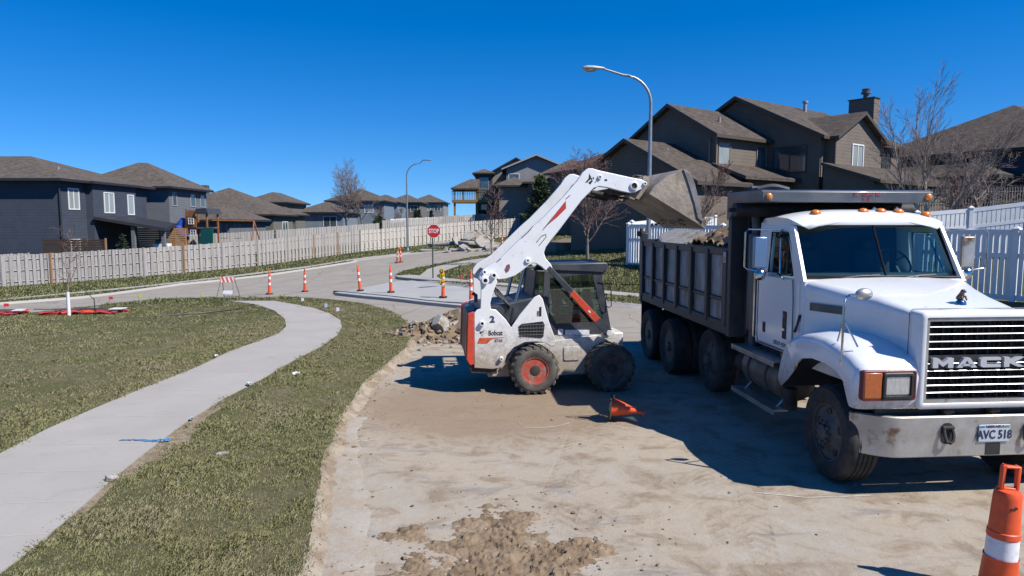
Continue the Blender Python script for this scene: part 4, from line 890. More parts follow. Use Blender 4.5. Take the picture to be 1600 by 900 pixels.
# ================================================================== TREES
def branches(rnd, H, spread, levels, kids, trunk_r, clear=.25, up=.55, wig=.12, stems=1, lean=0.0):
    T, C_ = [], []
    def limb(p, d, L_, r, lev):
        n = 6 if lev < 2 else 4; pts = [p.copy()]; rr = [r]; q = p.copy(); dd = d.copy(); nodes_ = []
        for i in range(n):
            dd = (dd + Vector((rnd.gauss(0, wig), rnd.gauss(0, wig), rnd.gauss(0, wig * .6) + (.05 if lev else 0)))).normalized()
            q = q + dd * (L_ / n); pts.append(q.copy()); rr.append(max(.0016, r * (1 - .82 * (i + 1) / n))); nodes_.append((q.copy(), dd.copy(), rr[-1], (i + 1) / n))
        (T if lev == 0 else C_).append((pts, rr, lev))
        if lev >= levels: return
        k = kids[lev]
        for j in range(k):
            f = (clear if lev == 0 else .15) + (1 - (clear if lev == 0 else .15)) * (j + rnd.random()) / k; x = f * n; i = min(n - 1, int(x)); fr = x - i
            pos = pts[i].lerp(pts[i + 1], fr); base = (pts[i + 1] - pts[i]).normalized(); az = rnd.uniform(0, 6.283) if lev else j * 2.4 + rnd.uniform(-.4, .4)
            side = Vector((math.cos(az), math.sin(az), 0)); side = (side - base * side.dot(base)).normalized()
            dn = (base * up + side * (1 - up) * 1.2).normalized(); ln = L_ * (spread if lev == 0 else .55) * (1.05 - .65 * f) * rnd.uniform(.75, 1.15)
            limb(pos, dn, max(ln, .12), rr[i] * (.5 if lev == 0 else .6), lev + 1)
    for s in range(stems):
        az = s * 6.283 / stems + rnd.random(); d = Vector((math.cos(az) * lean, math.sin(az) * lean, 1)).normalized() if stems > 1 else Vector((lean * .3, 0, 1)).normalized()
        limb(Vector((math.cos(az) * .08, math.sin(az) * .08, -.15)) if stems > 1 else Vector((0, 0, -.15)), d, (H + .15) * rnd.uniform(.85, 1), trunk_r, 0)
    return T, C_
BARK = M('grey_bark', (.20, .165, .14), (.32, .28, .25), 9, rough=.9, bump=.4); TWIGR = M('reddish_twigs', (.17, .105, .095), (.27, .20, .18), 3, rough=.85); TWIGG = M('pale_grey_twigs', (.30, .25, .22), (.22, .165, .15), 3, rough=.85)
BIRCH = M('pale_birch_bark', (.52, .46, .41), (.30, .22, .18), 10, rough=.8); BUDM = M('red_buds', (.24, .07, .07), (.18, .07, .06), 6, rough=.7); TWIGB = M('brown_twigs', (.16, .10, .085), (.24, .16, .135), 3, rough=.9)
def tree(name, label, loc, H, spread=.5, levels=3, kids=(14, 6, 5), r=.06, seed=1, twig=TWIGG, bark=BARK, buds=0, cat='tree', group=None, tw=1.0, **kw):
    rnd = random.Random(seed); T, C_ = branches(rnd, H, spread, levels, kids, r, **kw); root = thing(name, label, cat, loc, group=group)
    mb = MB()
    for p, rr, l in T: mb.tube(p, rr, 8)
    mb.build('trunk', bark, root); mb = MB()
    for p, rr, l in C_: mb.tube(p, [max(q * 1, .0022 * tw) for q in rr], 5 if l == 1 else 3, 0, cap=False)
    if buds:
        ends = [p for p, rr, l in C_ if l >= 2]
        for k in range(buds):
            p = rnd.choice(ends); i = rnd.randrange(1, len(p)); q = p[i].lerp(p[i - 1], rnd.random()); s = .012 * tw * rnd.uniform(.7, 1.5); a = rnd.uniform(0, 6.3)
            v1 = Vector((math.cos(a), math.sin(a), .3)) * s; v2 = Vector((-v1.y, v1.x, rnd.uniform(-1, 1) * s)); mb.add([q - v1 * .6, q + v2 * .6, q + v1 + Vector((0, 0, s)), q - v2 * .6], [(0, 1, 2), (0, 2, 3), (0, 3, 1)], 1)
    mb.build('crown', [twig, BUDM], root, smooth=0); return root
# sapling with the white trunk guard, left lawn
p = gp(108, 493, LAWN); sp = tree('sapling', 'thin reddish sapling with a white trunk guard on the left lawn', p, 3.15, .36, 3, (13, 5, 3), .035, 3, TWIGR, TWIGR, 160, clear=.34, up=.50, tw=1.2)
mb = MB(); mb.lathe([(.055, 0), (.05, .75), (.052, .76), (.045, .76)], (0, 0, 0), seg=12); mb.build('trunk_guard', TRIMW, sp)
p = gp(769, 411, LAWN); tree('young_maple', 'slim bare maple on the grass right of the stop sign', (p.x, p.y, p.z), 4.7, .36, 3, (22, 8, 5), .055, 7, TWIGR, BARK, 350, clear=.28, up=.62, tw=1.7)
p = gp(918, 407, LAWN); tree('young_maple', 'wide bare red-budded maple behind the loader cab', (p.x, p.y, p.z), 4.8, .62, 3, (28, 11, 8), .085, 12, TWIGR, BARK, 3000, clear=.2, up=.56, tw=1.8)
p = atY(1086, 385, 31); tree('red_bud_shrub', 'red-twigged bare tree in front of the brown garage wall', (p.x, p.y, 1.3), 4.6, .46, 3, (22, 9, 7), .05, 15, TWIGR, TWIGR, 1100, clear=.15, up=.68, tw=1.8)
p = atY(1452, 330, 25.5); tree('bare_birch', 'tall multi-stemmed bare birch clump against the sky above the truck cab', (p.x, p.y, 1.9), 5.9, .40, 3, (20, 9, 6), .05, 22, TWIGG, BIRCH, 300, clear=.25, up=.74, tw=1.2, stems=4, lean=.11)
p = atY(1530, 330, 29); tree('bare_crabapple', 'rounded dense bare crabapple in front of the house at the right edge', (p.x, p.y, 2.5), 3.8, .66, 3, (30, 12, 9), .09, 25, TWIGG, BARK, 1200, clear=.14, up=.5, tw=1.7, wig=.16)
p = atY(1490, 330, 27.5); tree('bare_crabapple', 'smaller bare shrub between the birch clump and the crabapple', (p.x, p.y, 2.2), 2.4, .55, 3, (16, 8, 6), .05, 26, TWIGR, BARK, 500, clear=.1, up=.6, tw=2.4, wig=.16)
for px_, s_, H_, lab in ((543, 31, 9.0, 'left of the pair of bare birches above the far houses'), (566, 33, 8.8, 'right of the pair of bare birches above the far houses')):
    p = atY(px_, 352, 84); tree('bare_birch', lab, (p.x, p.y, p.z - 1.4), H_ - .2, .50, 3, (30, 11, 7), .12, s_, TWIGG, BARK, 0, clear=.25, up=.58, tw=3)
p = atY(588, 352, 90); tree('bare_shrub', 'low rusty bare tree right of the two birches', (p.x, p.y, p.z - .5), 3.6, .4, 3, (16, 7, 5), .06, 35, TWIGR, BARK, 0, clear=.1, up=.65, tw=6)
p = atY(622, 350, 120); tree('bare_shrub', 'small bare bush before the far green-grey house', (p.x, p.y, p.z - .5), 3.0, .5, 3, (14, 6, 5), .06, 36, TWIGB, BARK, 0, clear=.1, up=.6, tw=7)
# evergreens
NEED = M('pine_needles', (.030, .060, .022), (.085, .125, .045), 8, lo=.35, hi=.65, rough=.8); NEED2 = M('pine_needles_dark', (.02, .045, .02), (.05, .08, .035), 8, rough=.8)
def evergreen(name, label, loc, H, W, seed, n=5200, leaf=.11, mat=NEED, group=None):
    rnd = random.Random(seed); root = thing(name, label, 'tree', loc, group=group); mb = MB(); mb.tube([(0, 0, -.2), (.03, 0, H * .5), (0, 0, H * .95)], [W * .07, W * .04, .01], 7); mb.build('trunk', BARK, root); mb = MB()
    boughs = []
    for k in range(int(70)):
        t = (k + rnd.random()) / 70; z = H * (.10 + .88 * t); rad = W / 2 * (1 - t) ** .8 * rnd.uniform(.6, 1.25) * (1 if t > .12 else .75); a = k * 2.4 + rnd.uniform(-.5, .5); boughs.append((z, rad, a))
    for k in range(n):
        z, rad, a = rnd.choice(boughs); f = rnd.random() ** .6; x, y = math.cos(a) * rad * f, math.sin(a) * rad * f; sp_ = .10 * W * (1.15 - f * .5); q = Vector((x + rnd.gauss(0, sp_ * .5), y + rnd.gauss(0, sp_ * .5), z + f * rad * .28 + rnd.gauss(0, sp_ * .35)))
        d = Vector((math.cos(a) + rnd.gauss(0, .5), math.sin(a) + rnd.gauss(0, .5), .45 + rnd.gauss(0, .4))).normalized(); s = leaf * rnd.uniform(.6, 1.4); u = d.cross(Vector((rnd.gauss(0, 1), rnd.gauss(0, 1), rnd.gauss(0, 1)))).normalized() * s * .22
        mb.add([q - u, q + u, q + d * s], [(0, 1, 2)])
    mb.build('crown', mat, root, smooth=0); return root
p = atY(845, 352, 52); evergreen('pine_tree', 'green spruce standing between the beige house and the loader arm', (p.x, p.y, 1.5), 4.9, 3.1, 1, 9000, .22)
p = atY(593, 362, 78); evergreen('pine_shrub', 'small round green pine behind the fence corner left of the far lamp', (p.x, p.y, p.z - .7), 2.4, 2.6, 2, 2600, .22)
for k, (px_, Y_, lab) in enumerate(((649, 132, 'first of three small dark conifers before the far houses'), (655, 132, 'middle one of three small dark conifers before the far houses'), (674, 140, 'rightmost of three small dark conifers before the far houses'))):
    p = atY(px_, 352, Y_); evergreen('conifer_shrub', lab, (p.x, p.y, p.z - .3), 3.3, 1.3, 5 + k, 500, .35, NEED2, 'small dark conifers')
p = atY(192, 385, 47.5); evergreen('conifer_shrub', 'dark upright shrub beside the patio post of the navy house', (p.x, p.y, -.6), 2.7, 1.1, 12, 900, .16, NEED2)
# ================================================================== DUMP TRUCK
def frame_loc(O, ang, px, py, axis, val):
    """local coordinates of the point seen at a pixel on a plane of an object's own frame"""
    ex, ey = Vector((math.cos(ang), math.sin(ang), 0)), Vector((-math.sin(ang), math.cos(ang), 0)); n = ex if axis == 'x' else ey
    r = ray(px, py); C0 = Vector((0, 0, CAMH)); t = ((Vector(O) + n * val) - C0).dot(n) / r.dot(n); P = C0 + r * t - Vector(O)
    return (P.dot(ex), P.dot(ey), P.z)
TO, TA = (4.75, 6.80, 0.0), R(4.6)
WP = dirty('white_truck_paint', (.74, .76, .79), (.36, .31, .26), .7, 1.35, rough=.25, coat=.6, chips=(.30, .19, .12))
WPH = M('clean_white_paint', (.76, .78, .80), (.64, .65, .66), 1.8, lo=.45, hi=.8, rough=.28, rvar=.25, coat=.5, c3=(.46, .42, .37), s3=11, lo3=.63, hi3=.8)
DUMPM = dirty('dark_dump_body_paint', (.028, .032, .038), (.14, .122, .105), .9, 2.2, rough=.5, coat=.05, nscale=3, amount=.7)
PANEL = M('worn_pale_body_panel', (.50, .52, .55), (.33, .335, .34), 3.5, rough=.55, stretch=(1, 1, .45), c3=(.22, .18, .14), s3=3.2, lo3=.5, hi3=.66, bump=.1)
CHASSIS = M('chassis_grime', (.03, .028, .026), (.075, .065, .055), 5, rough=.85, bump=.3)
RIM = M('dusty_grey_rim', (.10, .097, .093), (.17, .15, .13), 8, rough=.65, metal=.2, bump=.1)
TGLASS = glassmat('tinted_truck_glass', (.50, .68, .68), .08)
TKT = thing('dump_truck', 'white dump truck with a dark ribbed body full of rubble', 'dump truck', TO, TA)
K = TKT
def wheel(parent, x, y, z, r=.53, w=.29, side=-1, dual=False, tread=RUBBER, rimm=RIM, concave=False, steer=0.0):
    wt = bpy.data.objects.new('wheel', None); COL.objects.link(wt); wt.parent = parent; wt.location = (x, y, z); wt.rotation_euler = (0, 0, steer)
    s = side  # outward direction along x
    prof = [(r * .60, 0), (r * .66, .012), (r * .80, .025), (r * .93, .018), (r * .985, -.02), (r, -.05)]
    g = []
    nb = 4
    for k in range(nb): a = -.05 - (w - .10) * (k + .42) / nb; g += [(r, a), (r * .975, a - .006), (r * .975, a - .018), (r, a - .024)]
    prof = prof + g + [(r, -w + .05), (r * .985, -w + .02), (r * .93, -w - .018), (r * .66, -w), (r * .60, -w + .02)]
    mb = MB(); mb.lathe([(a, b * s) for a, b in prof], (0, 0, 0), 'x', 48, caps=False); mb.build('tyre', tread, wt, smooth=30)
    mb = MB()
    if not concave:   # front steer: dish pushed out, hand holes, hub
        P_ = [(r * .60, -.03), (r * .62, .0), (r * .58, .0), (r * .55, -.06), (r * .40, -.02), (r * .30, .01), (r * .28, .02), (r * .17, .022), (r * .16, .06), (r * .12, .075), (.001, .078)]
    else:
        P_ = [(r * .60, -.02), (r * .62, .0), (r * .58, .0), (r * .56, -.16), (r * .34, -.17), (r * .30, -.15), (r * .20, -.14), (r * .18, .0), (r * .13, .02), (.001, .025)]
    mb.lathe([(a, b * s) for a, b in P_], (0, 0, 0), 'x', 40); mb.build('rim', rimm, wt, smooth=35)
    mb = MB(); off = .03 if not concave else -.13
    for k in range(10):
        a = 2 * math.pi * k / 10; mb.lathe([(.017, 0), (.017, .03 * s), (.001, .034 * s)], (off * s, math.cos(a) * r * .235, math.sin(a) * r * .235), 'x', 6)
    mb.build('lug_nuts', STEELG, wt, smooth=0)
    mb = MB()
    for k in range(5):
        a = 2 * math.pi * k / 5 + .3; o = (-.018 if not concave else -.16) * s; mb.lathe([(.045, o - .03 * s), (.045, o), (.001, o + .004 * s)], (0, math.cos(a) * r * .44, math.sin(a) * r * .44), 'x', 12)
    mb.build('hand_holes', BLACKP, wt, smooth=0)
    return wt
wheel(K, -1.18, .74, .53, .53, .30, -1, steer=R(-2)); wheel(K, 1.18, .74, .53, .53, .30, 1, steer=R(-2))
for y_, xo, zo in ((4.45, -1.12, .60), (6.22, -1.27, .51), (7.62, -1.27, .51)):
    for s in (-1, 1):
        first = (y_ < 5); wheel(K, -xo * s, y_, zo, .53, .28, s, concave=not first)
        if not first: wheel(K, -(xo + .33) * s, y_, zo, .53, .27, s, concave=True)
mb = MB()
for x_ in (-.45, .38): mb.box(x_, x_ + .08, .5, 8.3, .72, 1.0)
mb.box(-.45, .45, .45, .6, .7, .95); mb.build('frame_rails', CHASSIS, K, smooth=0)
mb = MB()
for y_, z_ in ((.74, .50), (4.45, .60), (6.22, .51), (7.62, .51)): mb.tube([(-1.0, y_, z_), (1.0, y_, z_)], .07, 10); mb.lathe([(.08, -.2), (.2, -.1), (.2, .1), (.08, .2)], (0, y_, z_), 'x', 14)
mb.box(-.36, .36, .55, 1.9, .75, 1.25); mb.box(-.25, .25, 1.9, 3.2, .7, 1.0); mb.build('axles_and_drivetrain', CHASSIS, K, smooth=40)
def rrect(cx, cz, hx, hz, r, n=5):
    P_ = []
    for sx, sz, a0 in ((1, 1, 0), (-1, 1, 90), (-1, -1, 180), (1, -1, 270)):
        for k in range(n + 1): a = R(a0 + 90 * k / n); P_.append((cx + sx * (hx - r) + r * math.cos(a), cz + sz * (hz - r) + r * math.sin(a)))
    return P_
# bumper
mb = MB(); z0, z1 = .46, .89
out = [(-1.19, .30), (-1.10, .21), (-.96, .105), (-.86, .055), (-.78, .04), (.78, .04), (.86, .055), (.96, .105), (1.10, .21), (1.19, .30)]
inn = [(x * .985, y + .035) for x, y in out]
rings = []
for (a, b), (c, d) in zip(out, inn): rings.append([(a, b + .015, z1), (a, b, z1 - .012), (a, b, z0 + .012), (a, b + .015, z0), (c, d, z0), (c, d, z1)])
mb.loft(rings); bump_ = mb.build('bumper', ALU, K, smooth=30)
mb = MB()
mb.box(.13, .29, .036, .05, .475, .60); mb.build('tow_opening', BLACKP, bump_, smooth=0)
for x_ in (-.30, .60): mb = MB(); mb.prism(rrect(x_, .71, .062, .11, .05), 'y', .036, .05); mb.build('tow_opening', BLACKP, bump_, smooth=0)
for x_ in (-.30, .60):
    mb = MB(); mb.tube([(x_ - .045, .03, .78), (x_ - .05, .0, .70), (x_ - .035, -.015, .645), (x_, -.02, .625), (x_ + .035, -.015, .645), (x_ + .05, .0, .70), (x_ + .045, .03, .78)], .016, 8); mb.tube([(x_ - .06, .025, .775), (x_ + .06, .025, .775)], .02, 8); mb.build('shackle', RUBBER, bump_)
mb = MB()
for x_ in (-.26, .24, ): mb.tube([(x_ - .055, .10, .935), (x_ + .055, .10, .935)], .033, 10); mb.box(x_ - .03, x_ + .03, .08, .16, .86, .93)
mb.build('tow_pin', CHASSIS, K)
mb = MB(); mb.box(-1.0, 1.0, .16, .20, .78, 1.02); mb.build('lower_valance', BLACKP, K, smooth=0)
# licence plate
PL = M('plate_white', (.62, .66, .70), (.55, .60, .66), 20, rough=.45); NAVYI = M('plate_navy', (.02, .03, .10), rough=.5)
mb = MB(); mb.box(.035, .375, .022, .032, .615, .795); pl = mb.build('licence_plate', PL, bump_, bevel=.006)
mb = MB(); mb.box(.045, .095, .0195, .0225, .765, .785); mb.build('corner_mark', M('plate_blue', (.05, .25, .55)), pl, smooth=0); mb = MB(); mb.box(.315, .365, .0195, .0225, .765, .785); mb.build('corner_mark', M('plate_green', (.08, .35, .18)), pl, smooth=0)
text_mesh('AVC 518', .125, .002, 'plate_number', NAVYI, pl, .0018, .80, (.207, .019, .690), (R(90), 0, 0)); text_mesh('NEBRASKA', .036, .001, 'plate_state', NAVYI, pl, .0008, 1.15, (.207, .0205, .776), (R(90), 0, 0))
# grille
mb = MB()
def ringplate(mb, x0, x1, z0, z1, bw, y0, y1, mi=0):
    mb.box(x0, x0 + bw, y0, y1, z0, z1, mi); mb.box(x1 - bw, x1, y0, y1, z0, z1, mi); mb.box(x0 + bw, x1 - bw, y0, y1, z1 - bw, z1, mi); mb.box(x0 + bw, x1 - bw, y0, y1, z0, z0 + bw, mi)
def frame_loft(mb, cx, cz, hx, hz, r, bw, y0, y1, round_=.02, mi=0):
    a = rrect(cx, cz, hx, hz, r); b = rrect(cx, cz, hx - bw, hz - bw, max(.005, r - bw * .6)); a2 = rrect(cx, cz, hx - round_, hz - round_, max(.01, r - round_ * .5)); b2 = rrect(cx, cz, hx - bw + round_ * .4, hz - bw + round_ * .4, max(.006, r - bw * .5))
    rings = [[(p[0], y1, p[1]) for p in a], [(p[0], y0 + round_, p[1]) for p in a], [(p[0], y0, p[1]) for p in a2], [(p[0], y0, p[1]) for p in b2], [(p[0], y0 + round_, p[1]) for p in b], [(p[0], y1, p[1]) for p in b]]
    mb.loft(rings, mi, cap=False)
GZ0, GZ1, GX = .965, 1.965, .64
frame_loft(mb, 0, (GZ0 + GZ1) / 2, GX, (GZ1 - GZ0) / 2, .05, .065, .03, .22, .022); surround = mb.build('grille_surround', WPH, K, smooth=50)
mb = MB(); mb.box(-.57, .57, .16, .19, 1.0, 1.92); mb.build('radiator_screen', BLACKP, surround, smooth=0)
mb = MB(); frame_loft(mb, 0, (GZ0 + GZ1) / 2, GX - .064, (GZ1 - GZ0) / 2 - .064, .025, .035, .045, .16, .006); mb.build('grille_bezel', ALU, surround, smooth=40)
mb = MB(); nb = 12; zb0, zb1 = 1.055, 1.88
for k in range(12):
    z_ = zb0 + (zb1 - zb0) * k / 11
    if k == 6: continue
    mb.prism([(.055, z_ - .002), (.05, z_ + .003), (.056, z_ + .009), (.10, z_ + .012), (.10, z_ - .002)], 'x', -.545, .545)
mb.build('grille_bars', M('grille_chrome', (.55, .57, .60), (.4, .41, .43), 9, rough=.3, metal=.9), surround, smooth=0)
mb = MB()
for k in range(9): x_ = -.50 + .125 * k; mb.box(x_ - .003, x_ + .003, .085, .15, 1.03, 1.9)
mb.build('grille_ribs', CHASSIS, surround, smooth=0)
# raised maker letters, built as wide slab capitals
LETM = M('bright_letter_metal', (.70, .74, .80), rough=.3, metal=.35)
def letters(parent, x0, x1, z0, z1, y0, y1, mat):
    w = (x1 - x0); h = z1 - z0; mb = MB(); L4 = w / 4.0; lw = L4 * .86; t = .30 * lw; hh_ = h
    def P(poly, k): mb.prism([(x0 + k * L4 + L4 * .02 + u * lw, z0 + v * hh_) for u, v in poly], 'y', y0, y1)
    P([(0, 0), (.26, 0), (.26, .52), (.5, .12), (.74, .52), (.74, 0), (1, 0), (1, 1), (.74, 1), (.5, .56), (.26, 1), (0, 1)], 0)
    P([(0, 0), (.28, 0), (.5, .74), (.40, 1), (.36, 1)], 1); P([(.36, 1), (.40, 1), (.64, 1), (1, 0), (.72, 0), (.5, .74)], 1); P([(.2, .16), (.8, .16), (.74, .38), (.26, .38)], 1)
    P([(.12, 0), (1, 0), (1, .28), (.3, .28), (.3, .72), (1, .72), (1, 1), (.12, 1), (0, .85), (0, .15)], 2)
    P([(0, 0), (.27, 0), (.27, 1), (0, 1)], 3); P([(.27, .40), (.70, 0), (1.04, 0), (.52, .52), (1.0, 1), (.66, 1), (.27, .64)], 3)
    return mb.build('grille_letters', mat, parent, smooth=0)
mb = MB(); mb.box(-.545, .545, .075, .10, 1.375, 1.515); mb.build('letter_backing', BLACKP, surround, smooth=0)
letters(surround, -.50, .52, 1.392, 1.492, .035, .074, LETM)
# hood: lofted
rings = []
for y_, hw, zt, zs, rr in ((.20, .625, 1.955, 1.0, .06), (.36, .632, 1.99, 1.0, .09), (.75, .70, 2.07, 1.0, .13), (1.15, .86, 2.125, 1.05, .15), (1.5, 1.01, 2.165, 1.1, .12), (1.78, 1.055, 2.18, 1.1, .10)):
    half = [(hw, zs), (hw, zt - .28), (hw * .998, zt - rr * 1.1)]
    for k in range(1, 6): a = R(90 * k / 5); half.append((hw - rr + rr * math.cos(a) * 1.0, zt - rr * .9 + (rr * .9) * math.sin(a) * .9 - .01))
    half += [(hw * .5, zt + .012), (0, zt + .022)]
    rings.append([(x, y_, z) for x, z in half] + [(-x, y_, z) for x, z in half[:-1][::-1]])
mb = MB(); mb.loft(rings); hood = mb.build('hood', WPH, K, smooth=55)
mb = MB(); mb.tube([(x, .205, z) for x, z in rrect(0, 1.46, .655, .515, .05)] + [(.655, .205, 1.9)], .004, 4)
mb.tube([(-.98, 1.66, 1.55), (-1.035, 1.64, 2.0), (-1.0, 1.64, 2.185), (-.5, 1.6, 2.2), (0, 1.58, 2.205), (.5, 1.6, 2.2), (1.0, 1.64, 2.185), (1.035, 1.64, 2.0), (.98, 1.66, 1.55)], .006, 4); mb.build('hood_seam', BLACKP, hood)
# hood ornament: a seated animal figurine on a base
mb = MB(); mb.lathe([(.055, 0), (.05, .03), (.03, .05), (.001, .05)], (0, .34, 2.0), seg=14); orn = mb.build('ornament_base', CHROME, hood)
mb = MB()
mb.loft([[(math.cos(a) * r * 1.0, y + math.sin(a) * r * 1.15, z) for a in [k * math.pi / 5 for k in range(10)]] for z, r, y in ((2.03, .020, .02), (2.045, .036, .02), (2.07, .034, .012), (2.095, .026, -.002), (2.11, .022, -.01), (2.125, .024, -.022), (2.14, .018, -.024), (2.146, .006, -.022))])
for s in (-1, 1): mb.tube([(s * .02, .0-.03, 2.08), (s * .022, .0-.055, 2.035)], [.011, .009], 6); mb.tube([(s * .012, .0-.025, 2.138), (s * .014, .0-.023, 2.152)], [.006, .003], 5)
mb.lathe([(.013, 0), (.011, -.025), (.001, -.028)], (0, -.035, 2.125), 'y', 8); mb.v = [(x, y + .34, z + .015) for x, y, z in mb.v]; mb.build('ornament_figure', M('tarnished_bronze', (.22, .16, .11), (.12, .09, .07), 30, rough=.5, metal=.6), orn, smooth=60)
# cowl vent on hood side
for s in (-1, 1):
    mb = MB(); mb.box(s * .955 - .01, s * .955 + .01, 1.02, 1.46, 1.79, 1.885) if False else mb.add([(s * (.83 + .43 * (y - 1.08)) + s * .017 + 0, y, z) for y in (1.08, 1.50) for z in (1.80, 1.895)], [(0, 1, 3, 2)])
    mb.build('hood_vent', STEELG, hood, smooth=0)
mb = MB(); mb.tube([(-1.06, 1.66, 1.72), (-1.08, 1.68, 1.6), (-1.08, 1.74, 1.50)], [.02, .014, .018], 8); mb.build('hood_latch', RUBBER, hood)
# fenders
OUT = [(.10, .965), (.055, 1.06), (.045, 1.30), (.06, 1.375), (.12, 1.425), (.30, 1.485), (.52, 1.545), (.78, 1.585), (1.05, 1.585), (1.32, 1.545), (1.55, 1.47), (1.72, 1.35), (1.82, 1.15), (1.90, .88)]
ARC = [(.10, .965), (.20, .965), (.22, .99), (.24, 1.02), (.27, 1.08), (.36, 1.20), (.50, 1.28), (.72, 1.315), (1.0, 1.315), (1.22, 1.27), (1.38, 1.17), (1.50, 1.05), (1.64, .92), (1.80, .80)]
for s in (-1, 1):
    rings = []
    for (y_, z_), (ya, za) in zip(OUT, ARC):
        xo = 1.245 if y_ < 1.6 else 1.20; xi = .60 if y_ < .7 else (.60 + (y_ - .7) * .36 if y_ < 1.6 else .92)
        rise = .05 if z_ > 1.4 else 0
        rings.append([(s * xi, y_ + (.0 if y_ > .2 else -.005), z_ + rise), (s * (xo - .28), y_, z_ + rise * .8), (s * (xo - .09), y_ + .0, z_), (s * (xo - .025), y_ + (.02 if y_ < .2 else 0), z_ - (.03 if y_ > .1 else .0)), (s * xo, y_ + (.05 if y_ < .2 else 0), z_ - (.09 if .1 < y_ < 1.7 else .0)),
                      (s * xo, ya + (.03 if y_ < .2 else 0), za), (s * (xo - .05), ya + .02, za + .01), (s * (xo - .06), (y_ + ya) / 2 + .03, (z_ + za) / 2)])
    mb = MB(); mb.loft(rings, cap=False, closed=False); fd = mb.build('fender', WP, K, smooth=60)
    mb = MB(); 
    rr_ = [[(s * .42, y, z), (s * 1.19, y, z)] for y, z in ARC[3:]]
    mb.loft(rr_, cap=False, closed=False); mb.build('wheel_well', BLACKP, fd, smooth=60)
    # lamp housing
    x0, x1 = s * .665, s * 1.235; a, b = min(x0, x1), max(x0, x1)
    mb = MB(); frame_loft(mb, (a + b) / 2, 1.222, (b - a) / 2, .155, .03, .022, .022, .09, .006); mb.build('lamp_surround', M('maroon_trim', (.16, .02, .03), rough=.45), fd, smooth=40)
    mb = MB(); mb.box(a + .02, b - .02, .035, .06, 1.08, 1.365); mb.build('lamp_recess', M('maroon_recess', (.10, .012, .02), rough=.5), fd, smooth=0)
    q0, q1 = (s * 1.03, s * 1.222); mb = MB(); mb.box(min(q0, q1), max(q0, q1), .018, .12, 1.09, 1.358); mb.build('turn_signal', M('dull_amber', (.55, .14, .025), (.40, .11, .03), 40, rough=.35, coat=.3) if s < 0 else bpy.data.materials['dull_amber'], fd, bevel=.012)
    mb = MB(); cx = s * .862; frame_loft(mb, cx, 1.222, .165, .135, .03, .035, .005, .07, .01); hl = mb.build('headlight', BLACKP, fd, smooth=40)
    mb = MB(); mb.prism(rrect(cx, 1.222, .132, .10, .02), 'y', .02, .055)
    lens = M('headlight_lens', (.62, .64, .66), (.80, .82, .84), 14, rough=.15, metal=.55, coat=.9, stretch=(3, 1, 1)) if s < 0 else bpy.data.materials['headlight_lens']
    mb.build('lens', lens, hl, bevel=.012)
# convex fender mirrors on tripods
def fmirror(s):
    m = bpy.data.objects.new('fender_mirror', None); COL.objects.link(m); m.parent = K
    x = s * 1.20
    P0 = frame_loc(TO, TA, 1320, 560, 'x', -1.20) if False else None
    mb = MB(); mb.tube([(s * 1.235, .42, 1.36), (s * 1.235, .42, 2.02), (s * 1.225, .42, 2.075), (s * 1.18, .42, 2.10), (s * 1.06, .42, 2.11)], .0125, 8)
    mb.tube([(s * 1.225, .43, 1.85), (s * 1.10, .36, 1.56)], .010, 7); mb.tube([(s * 1.22, .45, 1.80), (s * 1.17, .62, 1.58)], .010, 7); mb.lathe([(.018, 0), (.022, .03), (.018, .06)], (s * 1.235, .42, 1.36), seg=8)
    mb.build('mirror_arm', CHROME, m)
    mb = MB(); mb.lathe([(.002, -.052), (.05, -.045), (.085, -.022), (.098, 0), (.095, .008), (.088, .010), (.001, .013)], (s * 1.02, .42, 2.11), 'y', 24); 
    mb.v = [(x, y, 2.11 + (z - 2.11) * .66) for x, y, z in mb.v]; o = mb.build('mirror_head', ALU, m, smooth=60)
fmirror(-1); fmirror(1)
# cab shell -------------------------------------------------
CW = 1.05
cabm = WP
mb = MB()
def ccw(z): return CW - .02 * max(0, (z - 2.15)) * 2.2
# lower body with door area
mb.box(-CW, CW, 1.72, 2.95, 1.16, 2.165); mb.box(-CW, CW, 1.62, 1.72, 1.25, 2.165)
cab = mb.build('cab_body', cabm, K, bevel=.03)
mb = MB()   # pillars, rear wall with window
def pillar(pts, w): mb.tube(pts, w, 8)
WB, WT = 1.70, 2.05       # windscreen base / top y
for s in (-1, 1):
    mb.add([(s * 1.05, 1.62, 2.14), (s * 1.05, 1.86, 2.14), (s * 1.0, 2.20, 2.83), (s * 1.0, 2.02, 2.82), (s * 1.01, 1.62, 2.14), (s * 1.0, 1.86, 2.14), (s * .955, 2.20, 2.82), (s * .965, 2.02, 2.82)], [(0, 1, 2, 3), (4, 7, 6, 5), (0, 3, 7, 4), (1, 5, 6, 2), (0, 4, 5, 1), (3, 2, 6, 7)])
    mb.add([(s * 1.05, 2.60, 2.14), (s * 1.05, 2.95, 2.14), (s * 1.0, 2.95, 2.86), (s * 1.0, 2.62, 2.86), (s * .99, 2.60, 2.14), (s * .99, 2.95, 2.14), (s * .94, 2.95, 2.86), (s * .94, 2.62, 2.86)], [(0, 1, 2, 3), (4, 7, 6, 5), (0, 3, 7, 4), (1, 5, 6, 2), (0, 4, 5, 1), (3, 2, 6, 7)])
    mb.add([(s * 1.01, 2.1, 2.73), (s * 1.01, 2.65, 2.73), (s * 1.0, 2.65, 2.88), (s * 1.0, 2.1, 2.88), (s * .95, 2.1, 2.73), (s * .95, 2.65, 2.73), (s * .94, 2.65, 2.88), (s * .94, 2.1, 2.88)], [(0, 1, 2, 3), (4, 7, 6, 5), (0, 3, 7, 4), (1, 5, 6, 2), (0, 4, 5, 1), (3, 2, 6, 7)])
